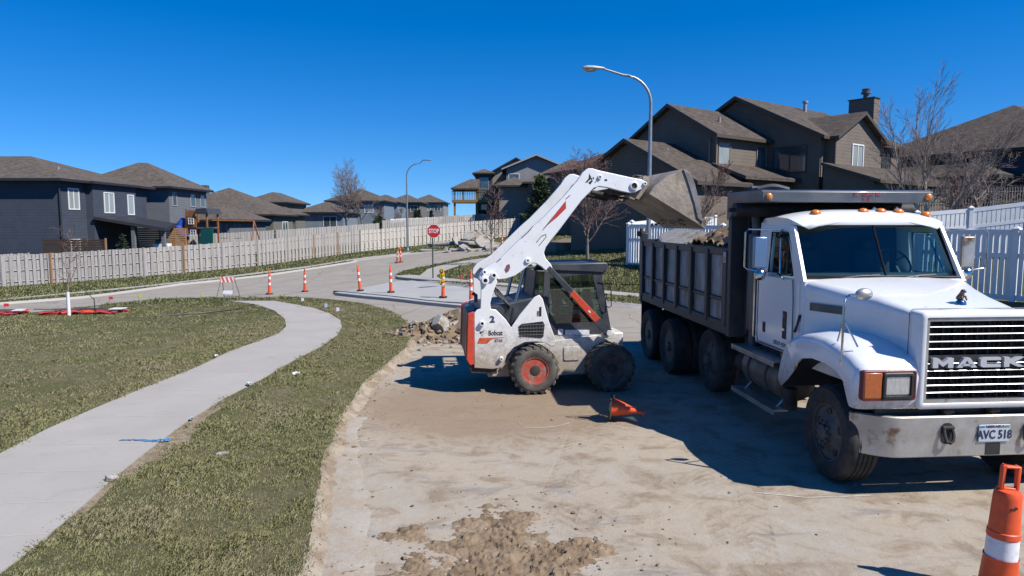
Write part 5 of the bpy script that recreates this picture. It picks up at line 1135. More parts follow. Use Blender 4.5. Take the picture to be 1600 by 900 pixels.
mb.box(-1.0, 1.0, 2.90, 2.95, 2.14, 2.40); mb.box(-1.0, -.45, 2.90, 2.95, 2.40, 2.86); mb.box(.45, 1.0, 2.90, 2.95, 2.40, 2.88); mb.box(-.45, .45, 2.90, 2.95, 2.75, 2.88)
mb.build('cab_pillars', cabm, K, smooth=30)
# roof: lofted rounded cap
rings = []
for y_, hw, z_ in ((1.90, .86, 2.885), (1.93, .93, 2.92), (1.99, .985, 2.965), (2.16, 1.01, 3.015), (2.45, 1.015, 3.035), (2.80, 1.01, 3.02), (2.93, .99, 2.98), (2.97, .94, 2.91)):
    n = 16; sec = []
    for k in range(n + 1):
        u = -1 + 2 * k / n; e = abs(u) ** 3.4; sec.append((u * hw, y_ if k not in (0, n) else y_ + .01, z_ - e * .075 - .025 * u * u))
    sec2 = [(x * .99, y + .01, min(2.83, z - .01)) for x, y, z in sec][::-1]; rings.append(sec + sec2)
mb = MB(); mb.loft(rings); roof = mb.build('cab_roof', WPH, K, smooth=60)
for x_ in (-.66, -.13, .10, .33, .70) if False else (-.62, .02, .235, .45, .92):
    pass
for x_ in (-.66, -.02, .22, .46, .84):
    mb = MB(); n = 12
    mb.loft([[(x_ + math.cos(a) * r_ * .072, 2.13 + math.sin(a) * r_ * .055, 2.985 - .05 * (abs(x_) / .9) ** 3 + h_) for a in [2 * math.pi * k / n for k in range(n)]] for r_, h_ in ((1, 0), (1, .012), (.92, .035), (.6, .055), (.2, .062))]); mb.build('marker_light', AMBER, roof, smooth=60)
for x0_, x1_ in ((-.905, -.0), (.0, .905)): pass
# windscreen (two panes, gentle V) with black gasket and divider
def wspt(u, v):   # u -1..1, v 0..1
    hw = 1.02 - .07 * v; x = u * hw; y = WB - .07 + (WT - WB) * v + .13 * abs(u) ** 2.2; z = 2.185 + .675 * v
    return (x, y - .02, z)
for a_, b_, nm in ((-1, -.012, 'windscreen'), (.012, 1, 'windscreen')):
    mb = MB(); nu, nv = 8, 6
    mb.add([wspt(a_ + (b_ - a_) * i / nu, j / nv) for j in range(nv + 1) for i in range(nu + 1)], [(j * (nu + 1) + i, j * (nu + 1) + i + 1, (j + 1) * (nu + 1) + i + 1, (j + 1) * (nu + 1) + i) for j in range(nv) for i in range(nu)]); mb.build(nm, TGLASS, K, smooth=60)
mb = MB()
loop = [wspt(u, 0) for u in np.linspace(-.94, .94, 12)] + [wspt(.985, .06)] + [wspt(1, v) for v in np.linspace(.14, .86, 5)] + [wspt(.985, .95)] + [wspt(u, 1) for u in np.linspace(.94, -.94, 12)] + [wspt(-.985, .95)] + [wspt(-1, v) for v in np.linspace(.86, .14, 5)] + [wspt(-.985, .06), wspt(-.94, 0)]
mb.tube(loop, .022, 6); mb.tube([wspt(0, 0), wspt(0, .5), wspt(0, 1)], .016, 6); mb.build('windscreen_gasket', M('matte_gasket', (.02, .02, .022), rough=.95, spec=.1), K)
for x_, u in ((-.5, -.35), (.35, .4)):
    mb = MB(); p = Vector(wspt(u - .25, -.02)); q = Vector(wspt(u + .25, .03)); mb.tube([p + Vector((0, -.04, 0)), (p + q) / 2 + Vector((0, -.045, .02)), q + Vector((0, -.03, .01))], .009, 5); mb.tube([p + Vector((.12, -.05, -.02)), (p + q) / 2 + Vector((0, -.055, .02))], .008, 5); mb.build('wiper', BLACKP, K)
# side windows, frames
for s in (-1, 1):
    mb = MB(); mb.add([(s * 1.02, 1.93, 2.19), (s * 1.02, 2.60, 2.19), (s * .985, 2.60, 2.71), (s * .985, 2.14, 2.71), (s * .99, 2.02, 2.6)], [(0, 1, 2, 3, 4)]); mb.build('side_window', TGLASS, K, smooth=0)
    mb = MB(); mb.tube([(s * 1.04, 1.93, 2.19), (s * 1.04, 2.60, 2.19), (s * 1.0, 2.60, 2.73), (s * 1.0, 2.14, 2.73), (s * 1.01, 2.0, 2.5), (s * 1.04, 1.93, 2.19)], .016, 6); mb.tube([(s * 1.03, 2.13, 2.19), (s * .99, 2.13, 2.7)], .010, 5); mb.build('window_seal', BLACKP, K)
    # door
    mb = MB(); dz = [(1.84, 1.24), (2.80, 1.20), (2.82, 2.10), (1.86, 2.10)]
    mb.prism([(1.84, 1.30), (1.92, 1.215), (2.80, 1.215), (2.82, 1.3), (2.82, 2.14), (1.88, 2.14)], 'x', s * 1.049, s * 1.068); dr = mb.build('door', WP, K, bevel=.008)
    mb = MB(); mb.tube([(s * 1.069, y, z) for y, z in ((1.86, 2.14), (1.83, 1.9), (1.82, 1.30), (1.90, 1.20), (2.80, 1.20), (2.835, 1.3), (2.835, 2.14))], .006, 4); mb.build('door_seam', BLACKP, dr)
    mb = MB(); mb.box(min(s * 1.066, s * 1.073), max(s * 1.066, s * 1.073), 1.98, 2.09, 1.36, 1.72); hd = mb.build('handle_recess', BLACKP, dr, bevel=.003); mb = MB(); mb.lathe([(.025, 0), (.02, .012 * s), (.001, .016 * s)], (s * 1.073, 2.035, 1.66), 'x', 10); mb.build('reflector', REDL, hd); mb = MB(); mb.box(min(s * 1.066, s * 1.095), max(s * 1.066, s * 1.095), 2.0, 2.07, 1.47, 1.50); mb.build('handle_bar', CHROME, hd, smooth=0)
    mb = MB(); mb.box(min(s * 1.066, s * 1.073), max(s * 1.066, s * 1.073), 2.58, 2.66, 1.36, 1.50); mb.build('door_vent', BLACKP, dr, smooth=0)
    # mirror bracket
    if True:
        mr = bpy.data.objects.new('wing_mirror', None); COL.objects.link(mr); mr.parent = K
        xa, ym = s * 1.50, 2.02
        mb = MB(); mb.tube([(s * 1.02, 2.15, 2.74), (s * 1.2, 2.04, 2.77), (xa + s * .10, ym, 2.775), (xa + s * .135, ym, 2.74), (xa + s * .135, ym, 2.30), (xa + s * .10, ym, 2.265), (s * 1.22, 2.03, 2.21), (s * 1.05, 2.1, 2.12)], .011, 7); mb.tube([(s * 1.03, 2.3, 2.66), (s * 1.12, 2.1, 2.21)], .011, 6); mb.tube([(s * 1.03, 2.35, 2.69), (s * 1.13, 2.05, 2.77)], .014, 6); mb.build('mirror_bracket', CHROME, mr)
        mb = MB(); cx = s * 1.44 if s < 0 else 1.36; mb.box(cx - .085, cx + .085, ym - .035, ym + .03, 2.28, 2.68); mb.build('mirror_housing', ALU if s > 0 else M('mirror_blue_steel', (.26, .40, .62), (.30, .42, .58), 3, rough=.3, metal=.7), mr, bevel=.015)
        mb = MB(); mb.lathe([(.001, -.05), (.05, -.04), (.078, 0), (.07, .01), (.001, .012)], (cx + .02, ym, 2.20), 'y', 16); mb.build('spot_mirror', CHROME, mr, smooth=60)
mb = MB(); mb.box(-1.0, -.99, 1.98, 2.0, 1.2, 1.22)
text_mesh('USDOT 413408', .075, .001, 'door_lettering', M('grey_lettering', (.10, .10, .11), rough=.6), K, .001, .80, (-1.0705, 2.13, 1.275), (R(90), 0, R(-90)))
mb = MB(); mb.box(-.96, .96, 1.76, 2.0, 2.15, 2.22); mb.box(-.9, .9, 1.76, 2.1, 1.9, 2.15); mb.build('dashboard', M('dash_grey', (.05, .075, .08), (.08, .10, .105), 4, rough=.7), K, bevel=.02)
mb = MB()
for cx in (-.5, .5): mb.obox((cx, 2.72, 2.2), (.50, .14, .62), Matrix.Rotation(R(-8), 3, 'X')); mb.obox((cx, 2.76, 2.55), (.28, .10, .18))
mb.build('seats', M('seat_dark', (.03, .04, .045), rough=.8), K, bevel=.05)
mb = MB(); c_ = Vector((.50, 2.24, 2.33)); rot = Matrix.Rotation(R(52), 3, 'X'); mb.tube([c_ + rot @ Vector((math.cos(a) * .23, math.sin(a) * .23, 0)) for a in np.linspace(0, 2 * math.pi, 29)], .014, 6)
for a in (0.5, 2.6, 4.7): mb.tube([c_, c_ + rot @ Vector((math.cos(a) * .23, math.sin(a) * .23, 0))], .012, 5)
mb.tube([c_, c_ + Vector((0, -.3, -.3))], .03, 6); mb.build('steering_wheel', BLACKP, K)
mb = MB(); mb.lathe([(.001, -.02), (.13, -.015), (.15, 0), (.13, .012), (.001, .016)], (-.42, 1.62, 2.0), 'y', 16) if False else mb.box(-.9, .9, 2.86, 2.9, 2.2, 2.86) if False else mb.box(-.97, .97, 2.1, 2.9, 2.80, 2.81); mb.box(-.97, .97, 2.875, 2.895, 2.17, 2.80); mb.build('headliner', M('headliner', (.035, .045, .05), rough=.9), K, smooth=0)
# steps, tank, exhaust
mb = MB(); mb.prism([(1.88, 1.20), (2.92, 1.20), (2.92, .98), (2.2, .98)], 'x', -.94, -.6); mb.build('cab_skirt', CHASSIS, K, smooth=0)
mb = MB(); mb.lathe([(.001, 2.02), (.20, 2.02), (.275, 2.05), (.285, 2.10), (.285, 3.05), (.27, 3.12), (.001, 3.12)], (-.88, 0, .80), 'y', 26); tk = mb.build('fuel_tank', M('dusty_tank', (.26, .245, .23), (.16, .14, .12), 4, rough=.5, metal=.55, bump=.1), K, smooth=40)
mb = MB()
for y_ in (2.3, 2.85): mb.lathe([(.292, y_), (.297, y_ + .005), (.297, y_ + .055), (.292, y_ + .06)], (-.88, 0, .80), 'y', 26)
mb.build('tank_strap', CHASSIS, tk)
mb = MB(); mb.box(-1.22, -.95, 2.0, 3.35, 1.045, 1.075); mb.box(-1.225, -1.21, 2.0, 3.35, 1.0, 1.075); mb.build('upper_step', ALU, K, bevel=.006)
mb = MB(); mb.box(-1.22, -1.02, 1.95, 3.3, .42, .45); mb.box(-1.225, -1.21, 1.95, 3.3, .38, .45); mb.tube([(-1.1, 2.1, .44), (-.95, 2.1, .62)], .015, 5); mb.tube([(-1.1, 3.1, .44), (-.95, 3.1, .62)], .015, 5); mb.build('lower_step', ALU, K, smooth=30)
mb = MB(); mb.lathe([(.02, 0), (.03, .01), (.03, .05), (.001, .06)], (-1.02, 2.15, 1.10), seg=8); mb.build('side_marker_light', REDL, K)
mb = MB(); mb.tube([(-.98, 1.98, .72), (-.98, 1.98, .45)], .09, 12); mb.build('air_filter', CHASSIS, K); mb = MB(); mb.tube([(-.9, 3.3, .75), (-.9, 3.6, .75)], .16, 14); mb.box(-.95, -.6, 3.2, 3.5, .85, 1.3); mb.build('air_tank', CHASSIS, K)
def perf():
    m = bpy.data.materials.new('perforated_shield'); t, N, L, P = nodes(m); co = coords(t); v = N.new('ShaderNodeTexVoronoi'); v.inputs['Scale'].default_value = 42; v.inputs['Randomness'].default_value = 0; L.new(co, v.inputs['Vector'])
    L.new(_mix(t, _ramp(t, v.outputs['Distance'], .25, .32), (.02, .02, .02), (.20, .20, .20)), P.inputs['Base Color']); P.inputs['Roughness'].default_value = .5; P.inputs['Metallic'].default_value = .3; return m
mb = MB(); mb.lathe([(.085, 1.3), (.10, 1.32), (.10, 2.68), (.085, 2.7)], (-.98, 3.16, 0), seg=20); ex = mb.build('exhaust_shield', perf(), K); mb = MB(); mb.tube([(-.98, 3.16, 1.0), (-.98, 3.16, 2.8), (-.98, 3.2, 2.95)], .06, 12); mb.build('exhaust_pipe', STEELG, ex)
mb = MB(); mb.tube([(-1.0, 2.97, 2.2), (-1.06, 2.98, 2.15), (-1.06, 2.98, 1.25), (-1.0, 2.97, 1.2)], .012, 6); mb.build('grab_handle', CHROME, K)
# dump body ------------------------------------------------
BX, BY0, BY1, BZ0, BZ1 = 1.22, 3.55, 8.38, 1.18, 2.48
mb = MB()
for s in (-1, 1):
    a, b = s * (BX - .05), s * (BX - .09); mb.box(min(a, b), max(a, b), BY0, BY1, BZ0, BZ1 - .02)
body = mb.build('body_side_panels', PANEL, K, smooth=0)
mb = MB()
for s in (-1, 1):
    X_ = sorted((s * (BX - .06), s * BX)); mb.box(X_[0], X_[1] + 0, BY0, BY1, BZ1 - .12, BZ1); mb.box(X_[0], X_[1], BY0, BY1, BZ0 - .02, BZ0 + .17)
    X2 = sorted((s * (BX - .07), s * (BX - .012))); mb.box(X2[0], X2[1], BY0, BY1, BZ0 + .47, BZ0 + .53)
    for k, yy in enumerate(np.linspace(BY0 + .03, BY1 - .12, 7)):
        w_ = .16 if k in (0, 6) else .11; X3 = sorted((s * (BX - .08), s * (BX + .022))); mb.box(X3[0], X3[1], yy, yy + w_, BZ0 + .10, BZ1 - .04)
mb.box(-BX, BX, BY1 - .03, BY1 + .06, BZ0 - .1, BZ1 + .03); mb.box(-BX - .02, -BX + .12, BY1 - .05, BY1 + .1, BZ0 - .05, BZ1 + .16); mb.box(BX - .12, BX + .02, BY1 - .05, BY1 + .1, BZ0 - .05, BZ1 + .16)
mb.box(-BX + .06, BX - .06, BY0, BY1, BZ0 - .04, BZ0 + .04); mb.box(-.55, .55, BY0 + .1, BY1, BZ0 - .16, BZ0 - .04)
mb.build('body_frame', DUMPM, K, bevel=.012)
mb = MB(); mb.box(-BX - .01, BX + .01, BY0 - .10, BY0 + .02, 1.15, 3.14); 
for x_ in (-1.0, -.5, 0, .5, .9): mb.box(x_, x_ + .09, BY0 - .17, BY0 - .10, 1.2, 3.1)
mb.build('bulkhead', DUMPM, K, bevel=.01)
# cab shield
mb = MB(); sx0, sx1 = -1.25, 1.14
mb.prism([(2.42, 3.13), (2.42, 3.27), (2.47, 3.295), (BY0 + .05, 3.30), (BY0 + .05, 2.90), (BY0 - .05, 2.90), (3.25, 3.13), (2.56, 3.13)], 'x', sx0, sx1)
sh = mb.build('cab_shield', M('shield_grey_paint', (.085, .10, .12), (.14, .15, .16), 3, rough=.4, coat=.2, bump=.05), K, bevel=.012)
for x_ in (-1.16, 1.07):
    mb = MB(); mb.lathe([(.045, 0), (.045, -.02), (.03, -.035), (.001, -.038)], (x_, 2.42, 3.205), 'y', 16); mb.build('shield_light', AMBER, sh)
RP = M('faded_red_marking', (.42, .05, .07), (.12, .10, .12), 30, lo=.45, hi=.6, rough=.6)
mb = MB(); rnd = random.Random(2)
for k in range(16):
    x_ = .02 + .36 * k / 15; h_ = rnd.uniform(.02, .05)
    if k in (3, 4, 12): continue
    mb.obox((x_, 2.4165, 3.235 + rnd.uniform(-.006, .006)), (rnd.uniform(.008, .022), .004, h_), Matrix.Rotation(rnd.uniform(-.4, .4), 3, 'Y')); mb.obox((x_, 2.4162, 3.235 + rnd.choice((-.02, 0, .02))), (.024, .004, .009), Matrix.Rotation(rnd.uniform(-.2, .2), 3, 'Y'))
for k in range(9): mb.obox((.15 + .11 * rnd.random(), 2.4160, 3.17 + rnd.uniform(-.025, .03)), (rnd.uniform(.02, .05), .004, .010), Matrix.Rotation(rnd.uniform(-1, 1), 3, 'Y'))
mb.build('faded_red_lettering', RP, sh, smooth=0)
mb = MB(); mb.tube([(-1.34, 3.1, 3.04), (1.3, 3.1, 3.04)], .10, 16); mb.tube([(-1.42, 3.1, 3.04), (-1.34, 3.1, 3.04)], .03, 8); mb.build('tarp_roll', M('black_tarp', (.02, .02, .022), (.04, .04, .04), 8, rough=.7, bump=.4, bscale=12), K)
mb = MB(); rnd = random.Random(4); mb.tube([(x, 2.75 + .05 * math.sin(x * 9), 3.33 + .02 * math.cos(x * 13)) for x in np.linspace(-1.15, -.75, 9)], .04, 7); mb.tube([(x, 2.85 + .05 * math.cos(x * 11), 3.34) for x in np.linspace(-1.2, -.8, 9)], .03, 7); mb.build('tarp_cord', M('tarp_grey', (.10, .10, .11), rough=.8), K)
for x_, s_ in ((.52, .10), (.85, .09)):
    mb = MB(); mb.obox((x_, 2.75, 3.02), (.16, .12, .1), Matrix.Rotation(.5, 3, 'Y')); mb.build('work_light', CHROME, K, bevel=.02)
mb = MB(); mb.box(-1.215, -1.222 - .004, 3.78, 4.0, 2.30, 2.46); 
mb = MB(); mb.box(-BX - .026, -BX - .0225, 3.60, 3.69, 2.26, 2.42); dc = mb.build('safety_decal', M('decal_white', (.6, .6, .6), rough=.5), body, smooth=0); mb = MB(); mb.box(-BX - .028, -BX - .0262, 3.615, 3.675, 2.28, 2.35); mb.build('decal_figure', REDL, dc, smooth=0)
mb = MB(); mb.box(-BX - .0255, -BX - .0245, 3.60, 3.67, 1.86, 1.9)
mb = MB(); mb.obox((-1.18, 8.55, 2.62), (.16, .22, .12), Matrix.Rotation(.2, 3, 'Z')); mb.lathe([(.05, 0), (.05, .2)], (-1.22, 8.45, 2.55), seg=8); mb.build('tailgate_hinge', CHASSIS, K, bevel=.02)
for s in (-1, 1):
    mb = MB(); mb.box(min(s * .75, s * 1.22), max(s * .75, s * 1.22), 8.32, 8.34, .35, 1.15); mb.build('mud_flap', BLACKP, K, smooth=0)
# the load (not part of the truck): soil heap and concrete slabs
ex_, ey_ = Vector((math.cos(TA), math.sin(TA), 0)), Vector((-math.sin(TA), math.cos(TA), 0))
def tw(x, y, z): return Vector(TO) + ex_ * x + ey_ * y + Vector((0, 0, z))
mb = MB(); nx_, ny_ = 60, 120; vs = []
for j in range(ny_ + 1):
    for i in range(nx_ + 1):
        x = -1.12 + 2.24 * i / nx_; y = 3.6 + 4.7 * j / ny_; u = x / 1.12; v = (y - 4.55) / 1.5
        z = 2.32 + .58 * math.exp(-v * v * .9) * (1 - .35 * u * u) - .05 * abs(u) + .14 * mn.fractal(Vector((x * 2.2, y * 2.2, 1)), .8, 2, 6) + .08 * mn.noise(Vector((x * 7, y * 7, 4)))
        vs.append((x, y, z - .06))
mb.add(vs, [(j * (nx_ + 1) + i, j * (nx_ + 1) + i + 1, (j + 1) * (nx_ + 1) + i + 1, (j + 1) * (nx_ + 1) + i) for j in range(ny_) for i in range(nx_)])
o = mb.build('soil_load', SOIL2, smooth=40, label='heap of brown soil filling the open dump body', cat='soil', kind='stuff'); o.location = TO; o.rotation_euler = (0, 0, TA)
def slabrock(name, label, loc, size, rot, seed, group=None, mat=CHUNK, cat='concrete slab'):
    rnd = random.Random(seed); bm = bmesh.new(); n = 9; pts = []
    for k in range(n): a = 2 * math.pi * k / n + rnd.uniform(-.2, .2); r = rnd.uniform(.75, 1.05) / max(abs(math.cos(a)), abs(math.sin(a))) ** .6; pts.append((math.cos(a) * r * size[0] / 2, math.sin(a) * r * size[1] / 2))
    mb = MB(); top = [(x, y, size[2] / 2 + rnd.uniform(-.05, .05) * size[2]) for x, y in pts]; mid = [(x * 1.03 + rnd.uniform(-.03, .03) * size[0], y * 1.03 + rnd.uniform(-.03, .03) * size[1], rnd.uniform(-.1, .1) * size[2]) for x, y in pts]; bot = [(x * rnd.uniform(.85, .97), y * rnd.uniform(.85, .97), -size[2] / 2) for x, y in pts]
    mb.loft([top, mid, bot]); o = mb.build(name, mat, smooth=0, bevel=.006, label=label, cat=cat, group=group); o.location = loc; o.rotation_euler = rot; return o
slabrock('concrete_slab', 'largest speckled concrete slab riding on the load near the tailgate', tw(-.80, 6.75, 2.50), (.75, 3.1, .14), (R(1.5), R(-26), TA), 5)
slabrock('concrete_slab', 'slab tilted over the soil in the middle of the dump body load', tw(-.55, 5.1, 2.60), (.75, 1.0, .12), (R(-14), R(-22), TA + .4), 6)
slabrock('concrete_slab', 'pale slab corner poking out at the front of the dump body beside the bulkhead', tw(-.90, 4.0, 2.47), (.45, .8, .10), (R(12), R(-35), TA - .1), 7)
rnd = random.Random(17)
for k in range(9):
    pass
mb = MB()
for k in range(160): rock(mb, (rnd.uniform(-1.05, .9), rnd.uniform(3.7, 6.4), 0), rnd.uniform(.06, .24), rnd, sub=1, mi=int(rnd.random() < .3)); 
for i, v in enumerate(mb.v):
    x, y = v[0], v[1]; q = (y - 4.55) / 1.5; u = x / 1.12; mb.v[i] = (x, y, v[2] + 2.31 + .56 * math.exp(-q * q * .9) * (1 - .45 * u * u))
o = mb.build('soil_clods', [SOIL2, CHUNK], smooth=0, label='loose clods lying on the soil in the dump body', cat='soil', kind='stuff'); o.location = TO; o.rotation_euler = (0, 0, TA)
# ================================================================== SKID STEER LOADER
SO, SA = (0.385, 11.18, 0.0), R(8.0)
S = thing('skid_steer_loader', 'white skid steer loader with a dark cab, lifting its bucket over the dump body', 'loader', SO, SA)
def s2(px, py, y0=.12):
    p = frame_loc(SO, SA, px, py, 'y', y0); return (p[0], p[2])
def S2(lst, y0=.12): return [s2(a, b, y0) for a, b in lst]
LW = dirty('loader_white_paint', (.76, .76, .75), (.36, .30, .23), .40, 1.5, rough=.4, coat=.2, nscale=9, amount=.85, chips=(.28, .22, .17))
LWU = M('loader_white_arm_paint', (.78, .79, .79), (.68, .67, .65), 3, lo=.5, hi=.8, rough=.38, coat=.3, c3=(.40, .36, .31), s3=14, lo3=.64, hi3=.74, bump=.04)
CABP = M('cab_frame_grey', (.035, .042, .055), (.075, .08, .085), 4, rough=.5, bump=.06)
LRED = M('loader_orange', (.78, .09, .035), (.60, .07, .03), 10, rough=.45, c3=(.42, .33, .27), s3=6, lo3=.64, hi3=.78)
RIMR = M('orange_rim_paint', (.58, .065, .03), (.42, .13, .09), 12, rough=.6, c3=(.34, .26, .21), s3=9, lo3=.50, hi3=.68, bump=.15)
BUCK = M('worn_bucket_steel', (.40, .345, .285), (.27, .22, .175), 3.5, rough=.7, metal=.15, c3=(.50, .42, .32), s3=3, lo3=.46, hi3=.64, bump=.5, bscale=14)
LG = glassmat('cab_glass', (.34, .50, .46), .12)
RIMD = M('muddy_rim', (.10, .045, .035), (.16, .125, .10), 7, rough=.85, bump=.3)
def skidwheel(x, yc, side, dusty=True):
    r, w = .415, .30; wt = bpy.data.objects.new('wheel', None); COL.objects.link(wt); wt.parent = S; wt.location = (x, yc, r - .005); s = side
    mb = MB(); prof = [(.225, 0), (.24, .02), (.27, .028), (.32, .035), (.36, .02), (.385, -.01), (.395, -.04), (.395, -w + .04), (.385, -w + .01), (.34, -w), (.225, -w)]
    mb.lathe([(a, b * s) for a, b in prof], (0, 0, 0), 'y', 48, caps=False)
    for k in range(20):
        a = 2 * math.pi * k / 20
        for q, da in ((0, 0), (1, math.pi / 20)):
            t0 = a + da; pts = []
            y0, y1 = (.012, -.155) if q == 0 else (-.145, -w - .012)
            v = []
            for (yy, rr, dt) in ((y0, .372, 0), (y0, .40, 0), (y1 if q == 0 else y0, .42, .0)): pass
            t1 = t0 + .16
            for tt, yy in ((t0, y0), (t1, y1)):
                for dt in (-.065, .065):
                    for rr in (.385, .412): v.append((math.cos(tt + dt) * rr, yy * s, math.sin(tt + dt) * rr))
            mb.add(v, [(0, 1, 3, 2), (4, 6, 7, 5), (0, 4, 5, 1), (2, 3, 7, 6), (1, 5, 7, 3), (0, 2, 6, 4)])
            e = y0 if q == 0 else y1; v = []
            for dt in (-.06, .06):
                tt = (t0 if q == 0 else t1) + dt
                for rr, yy in ((.406, e), (.37, e + (.014 if q == 0 else -.014)), (.355, e - (.02 if q == 0 else -.02)), (.39, e - (.02 if q == 0 else -.02))): v.append((math.cos(tt) * rr, yy * s, math.sin(tt) * rr))
            mb.add(v, [(0, 1, 2, 3), (4, 7, 6, 5), (0, 4, 5, 1), (1, 5, 6, 2), (0, 3, 7, 4)])
    mb.build('tyre', RUBBER2, wt, smooth=35)
    mb = MB(); mb.lathe([(a, b * s) for a, b in [(.228, -.005), (.235, .012), (.215, .012), (.205, -.015), (.185, -.05), (.12, -.055), (.11, -.04), (.09, -.055), (.085, .0), (.05, .012), (.001, .014)]], (0, 0, 0), 'y', 36, mis=[0, 0, 0, 0, 0, 0, 1, 1, 1, 1]); mb.build('rim', [RIMR if x < 1 else RIMD, CHASSIS], wt, smooth=40)
    mb = MB()
    for k in range(8): a = 2 * math.pi * k / 8; mb.lathe([(.014, -.105 * s), (.014, -.085 * s), (.001, -.082 * s)], (math.cos(a) * .15, 0, math.sin(a) * .15), 'y', 6)
    mb.build('lug_nuts', CHASSIS, wt, smooth=0)
FX = 1.32
for x_ in (0.0, FX): skidwheel(x_, .0, -1); skidwheel(x_, 1.80, 1)
mb = MB(); mb.box(-.75, 1.62, .36, 1.44, .24, .96); mb.build('chassis', LW, S, bevel=.02)
mb = MB()
for x_ in (0, FX): mb.tube([(x_, .2, .41), (x_, 1.6, .41)], .07, 12)
mb.build('axle', CHASSIS, S)
# lower side frame (chain case) between the wheels
for ys in ((.32, .36), (1.44, 1.48)):
    mb = MB(); P_ = S2([(782, 575), (800, 545), (866, 533), (931, 524), (948, 530), (962, 545), (955, 565), (917, 582), (880, 586), (800, 590)], .32); mb.prism(P_, 'y', *ys); pn = mb.build('side_frame', LW, S, bevel=.006)
mb = MB(); mb.prism(rrect(.69, .62, .14, .12, .03), 'y', .305, .325); mb.build('access_cover', LW, S, bevel=.006)
# rear side panels with upright towers
SIDE = [(741, 575), (741, 489), (746, 484), (751, 482), (751.5, 450), (750, 436), (756, 428), (766, 424), (774, 430), (777, 441), (770, 458), (766, 474), (767, 483), (775, 484), (790, 499), (799, 512), (812, 492), (836, 464), (843, 461), (848, 467), (857, 500), (868, 530), (867, 539), (861, 542), (853, 536), (838, 534), (820, 535), (803, 543), (792, 555), (786, 574), (770, 577)]
near = S2(SIDE, .12)
GRL = S2([(810, 510), (815, 506), (848, 502), (851, 507), (849, 526), (845, 528), (812, 525)], .12)
for y_a, y_b in ((.12, .17), (1.63, 1.68)):
    mb = MB(); mb.prism(near, 'y', y_a, y_b); sp_ = mb.build('side_panel', LW, S, bevel=.01)
    if y_a < 1:
        mb = MB(); mb.prism(GRL, 'y', .112, .119); gr = mb.build('side_grille', BLACKP, sp_, smooth=0)
        mb = MB(); x0 = min(p[0] for p in GRL); x1 = max(p[0] for p in GRL); z0 = min(p[1] for p in GRL); z1 = max(p[1] for p in GRL)
        for k in range(1, 9): x_ = x0 + (x1 - x0) * k / 9; f = (x_ - x0) / (x1 - x0); mb.tube([(x_, .106, z0 + .02), (x_, .106, z1 - .05 * (1 - f) - .01)], .0045, 4)
        for k in range(1, 5): z_ = z0 + (z1 - z0) * k / 5; mb.tube([(x0 + .012 + .02 * (k > 3), .104, z_), (x1 - .012, .104, z_)], .0045, 4)
        mb.build('grille_wires', STEELG, gr, smooth=0)
    for (px_, py_, r_, h_, d) in ((758, 438, .062, .036, 1), (771.5, 430, .050, .03, 1), (753, 505, .045, .028, 0), (783, 560, .033, .02, 1)):
        x_, z_ = s2(px_, py_, .12); yy = y_a if y_a < 1 else y_b; sg = -1 if y_a < 1 else 1
        mb = MB(); mb.lathe([(r_, 0), (r_, .05 * sg), (r_ * .8, .055 * sg), (h_ * .95, .055 * sg), (h_ * .9, .01 * sg), (.001, .01 * sg)], (x_, yy, z_), 'y', 20, mis=[0, 0, 0, 0, 1]); mb.build('pivot_boss', [LWU, CHASSIS], sp_, smooth=35)
# rear: tailgate, red light strips, hood
bk = S2([(742, 575), (742, 489)], .12); xr = bk[0][0]
mb = MB(); mb.prism([(xr - .005, .50), (xr - .005, 1.40), (xr - .10, 1.38), (xr - .13, .60), (xr - .08, .48)], 'y', .30, 1.50); mb.build('tailgate', CABP, S, bevel=.015)
for a_, b_ in ((.115, .26), (1.54, 1.685)):
    mb = MB(); mb.prism([(xr - .01, .52), (xr - .005, 1.40), (xr - .11, 1.36), (xr - .14, .60), (xr - .08, .50)], 'y', a_, b_); mb.build('tail_lamp_guard', LRED, S, bevel=.012)
    mb = MB(); mb.prism([(xr - .115, .58), (xr - .105, 1.34), (xr - .125, 1.33), (xr - .15, .64)], 'y', a_ + .03 + (.06 if a_ < 1 else 0), b_ - .0); mb.build('tail_lamp', REDL, S, bevel=.006)
mb = MB(); mb.prism([(xr - .06, .36), (xr - .09, .50), (-.62, .50), (-.62, .34)], 'y', .16, 1.64); mb.build('rear_bumper', CHASSIS, S, bevel=.01)
mb = MB(); mb.prism([(xr - .02, 1.38), (xr + .02, 1.44), (-.45, 1.50), (.02, 1.60), (.28, 1.62), (.30, .9), (xr, .9)], 'y', .30, 1.50); mb.build('engine_hood', CABP, S, bevel=.025)
mb = MB(); mb.tube([(-.93, .62, 1.5), (-.93, .62, 1.62), (-.99, .62, 1.66)], .035, 10); mb.build('exhaust_outlet', STEELG, S)
# hydraulic hoses at the tower foot
mb = MB()
for k in range(4): o = k * .035; mb.tube([(-.70 + o, .26 + o, 1.85 - o), (-.62 + o, .25 + o, 1.66), (-.48 + o, .27, 1.56 - o), (-.44 + o * .4, .30, 1.42), (-.50, .32, 1.30)], .014, 6)
mb.build('hydraulic_hose', BLACKP, S)
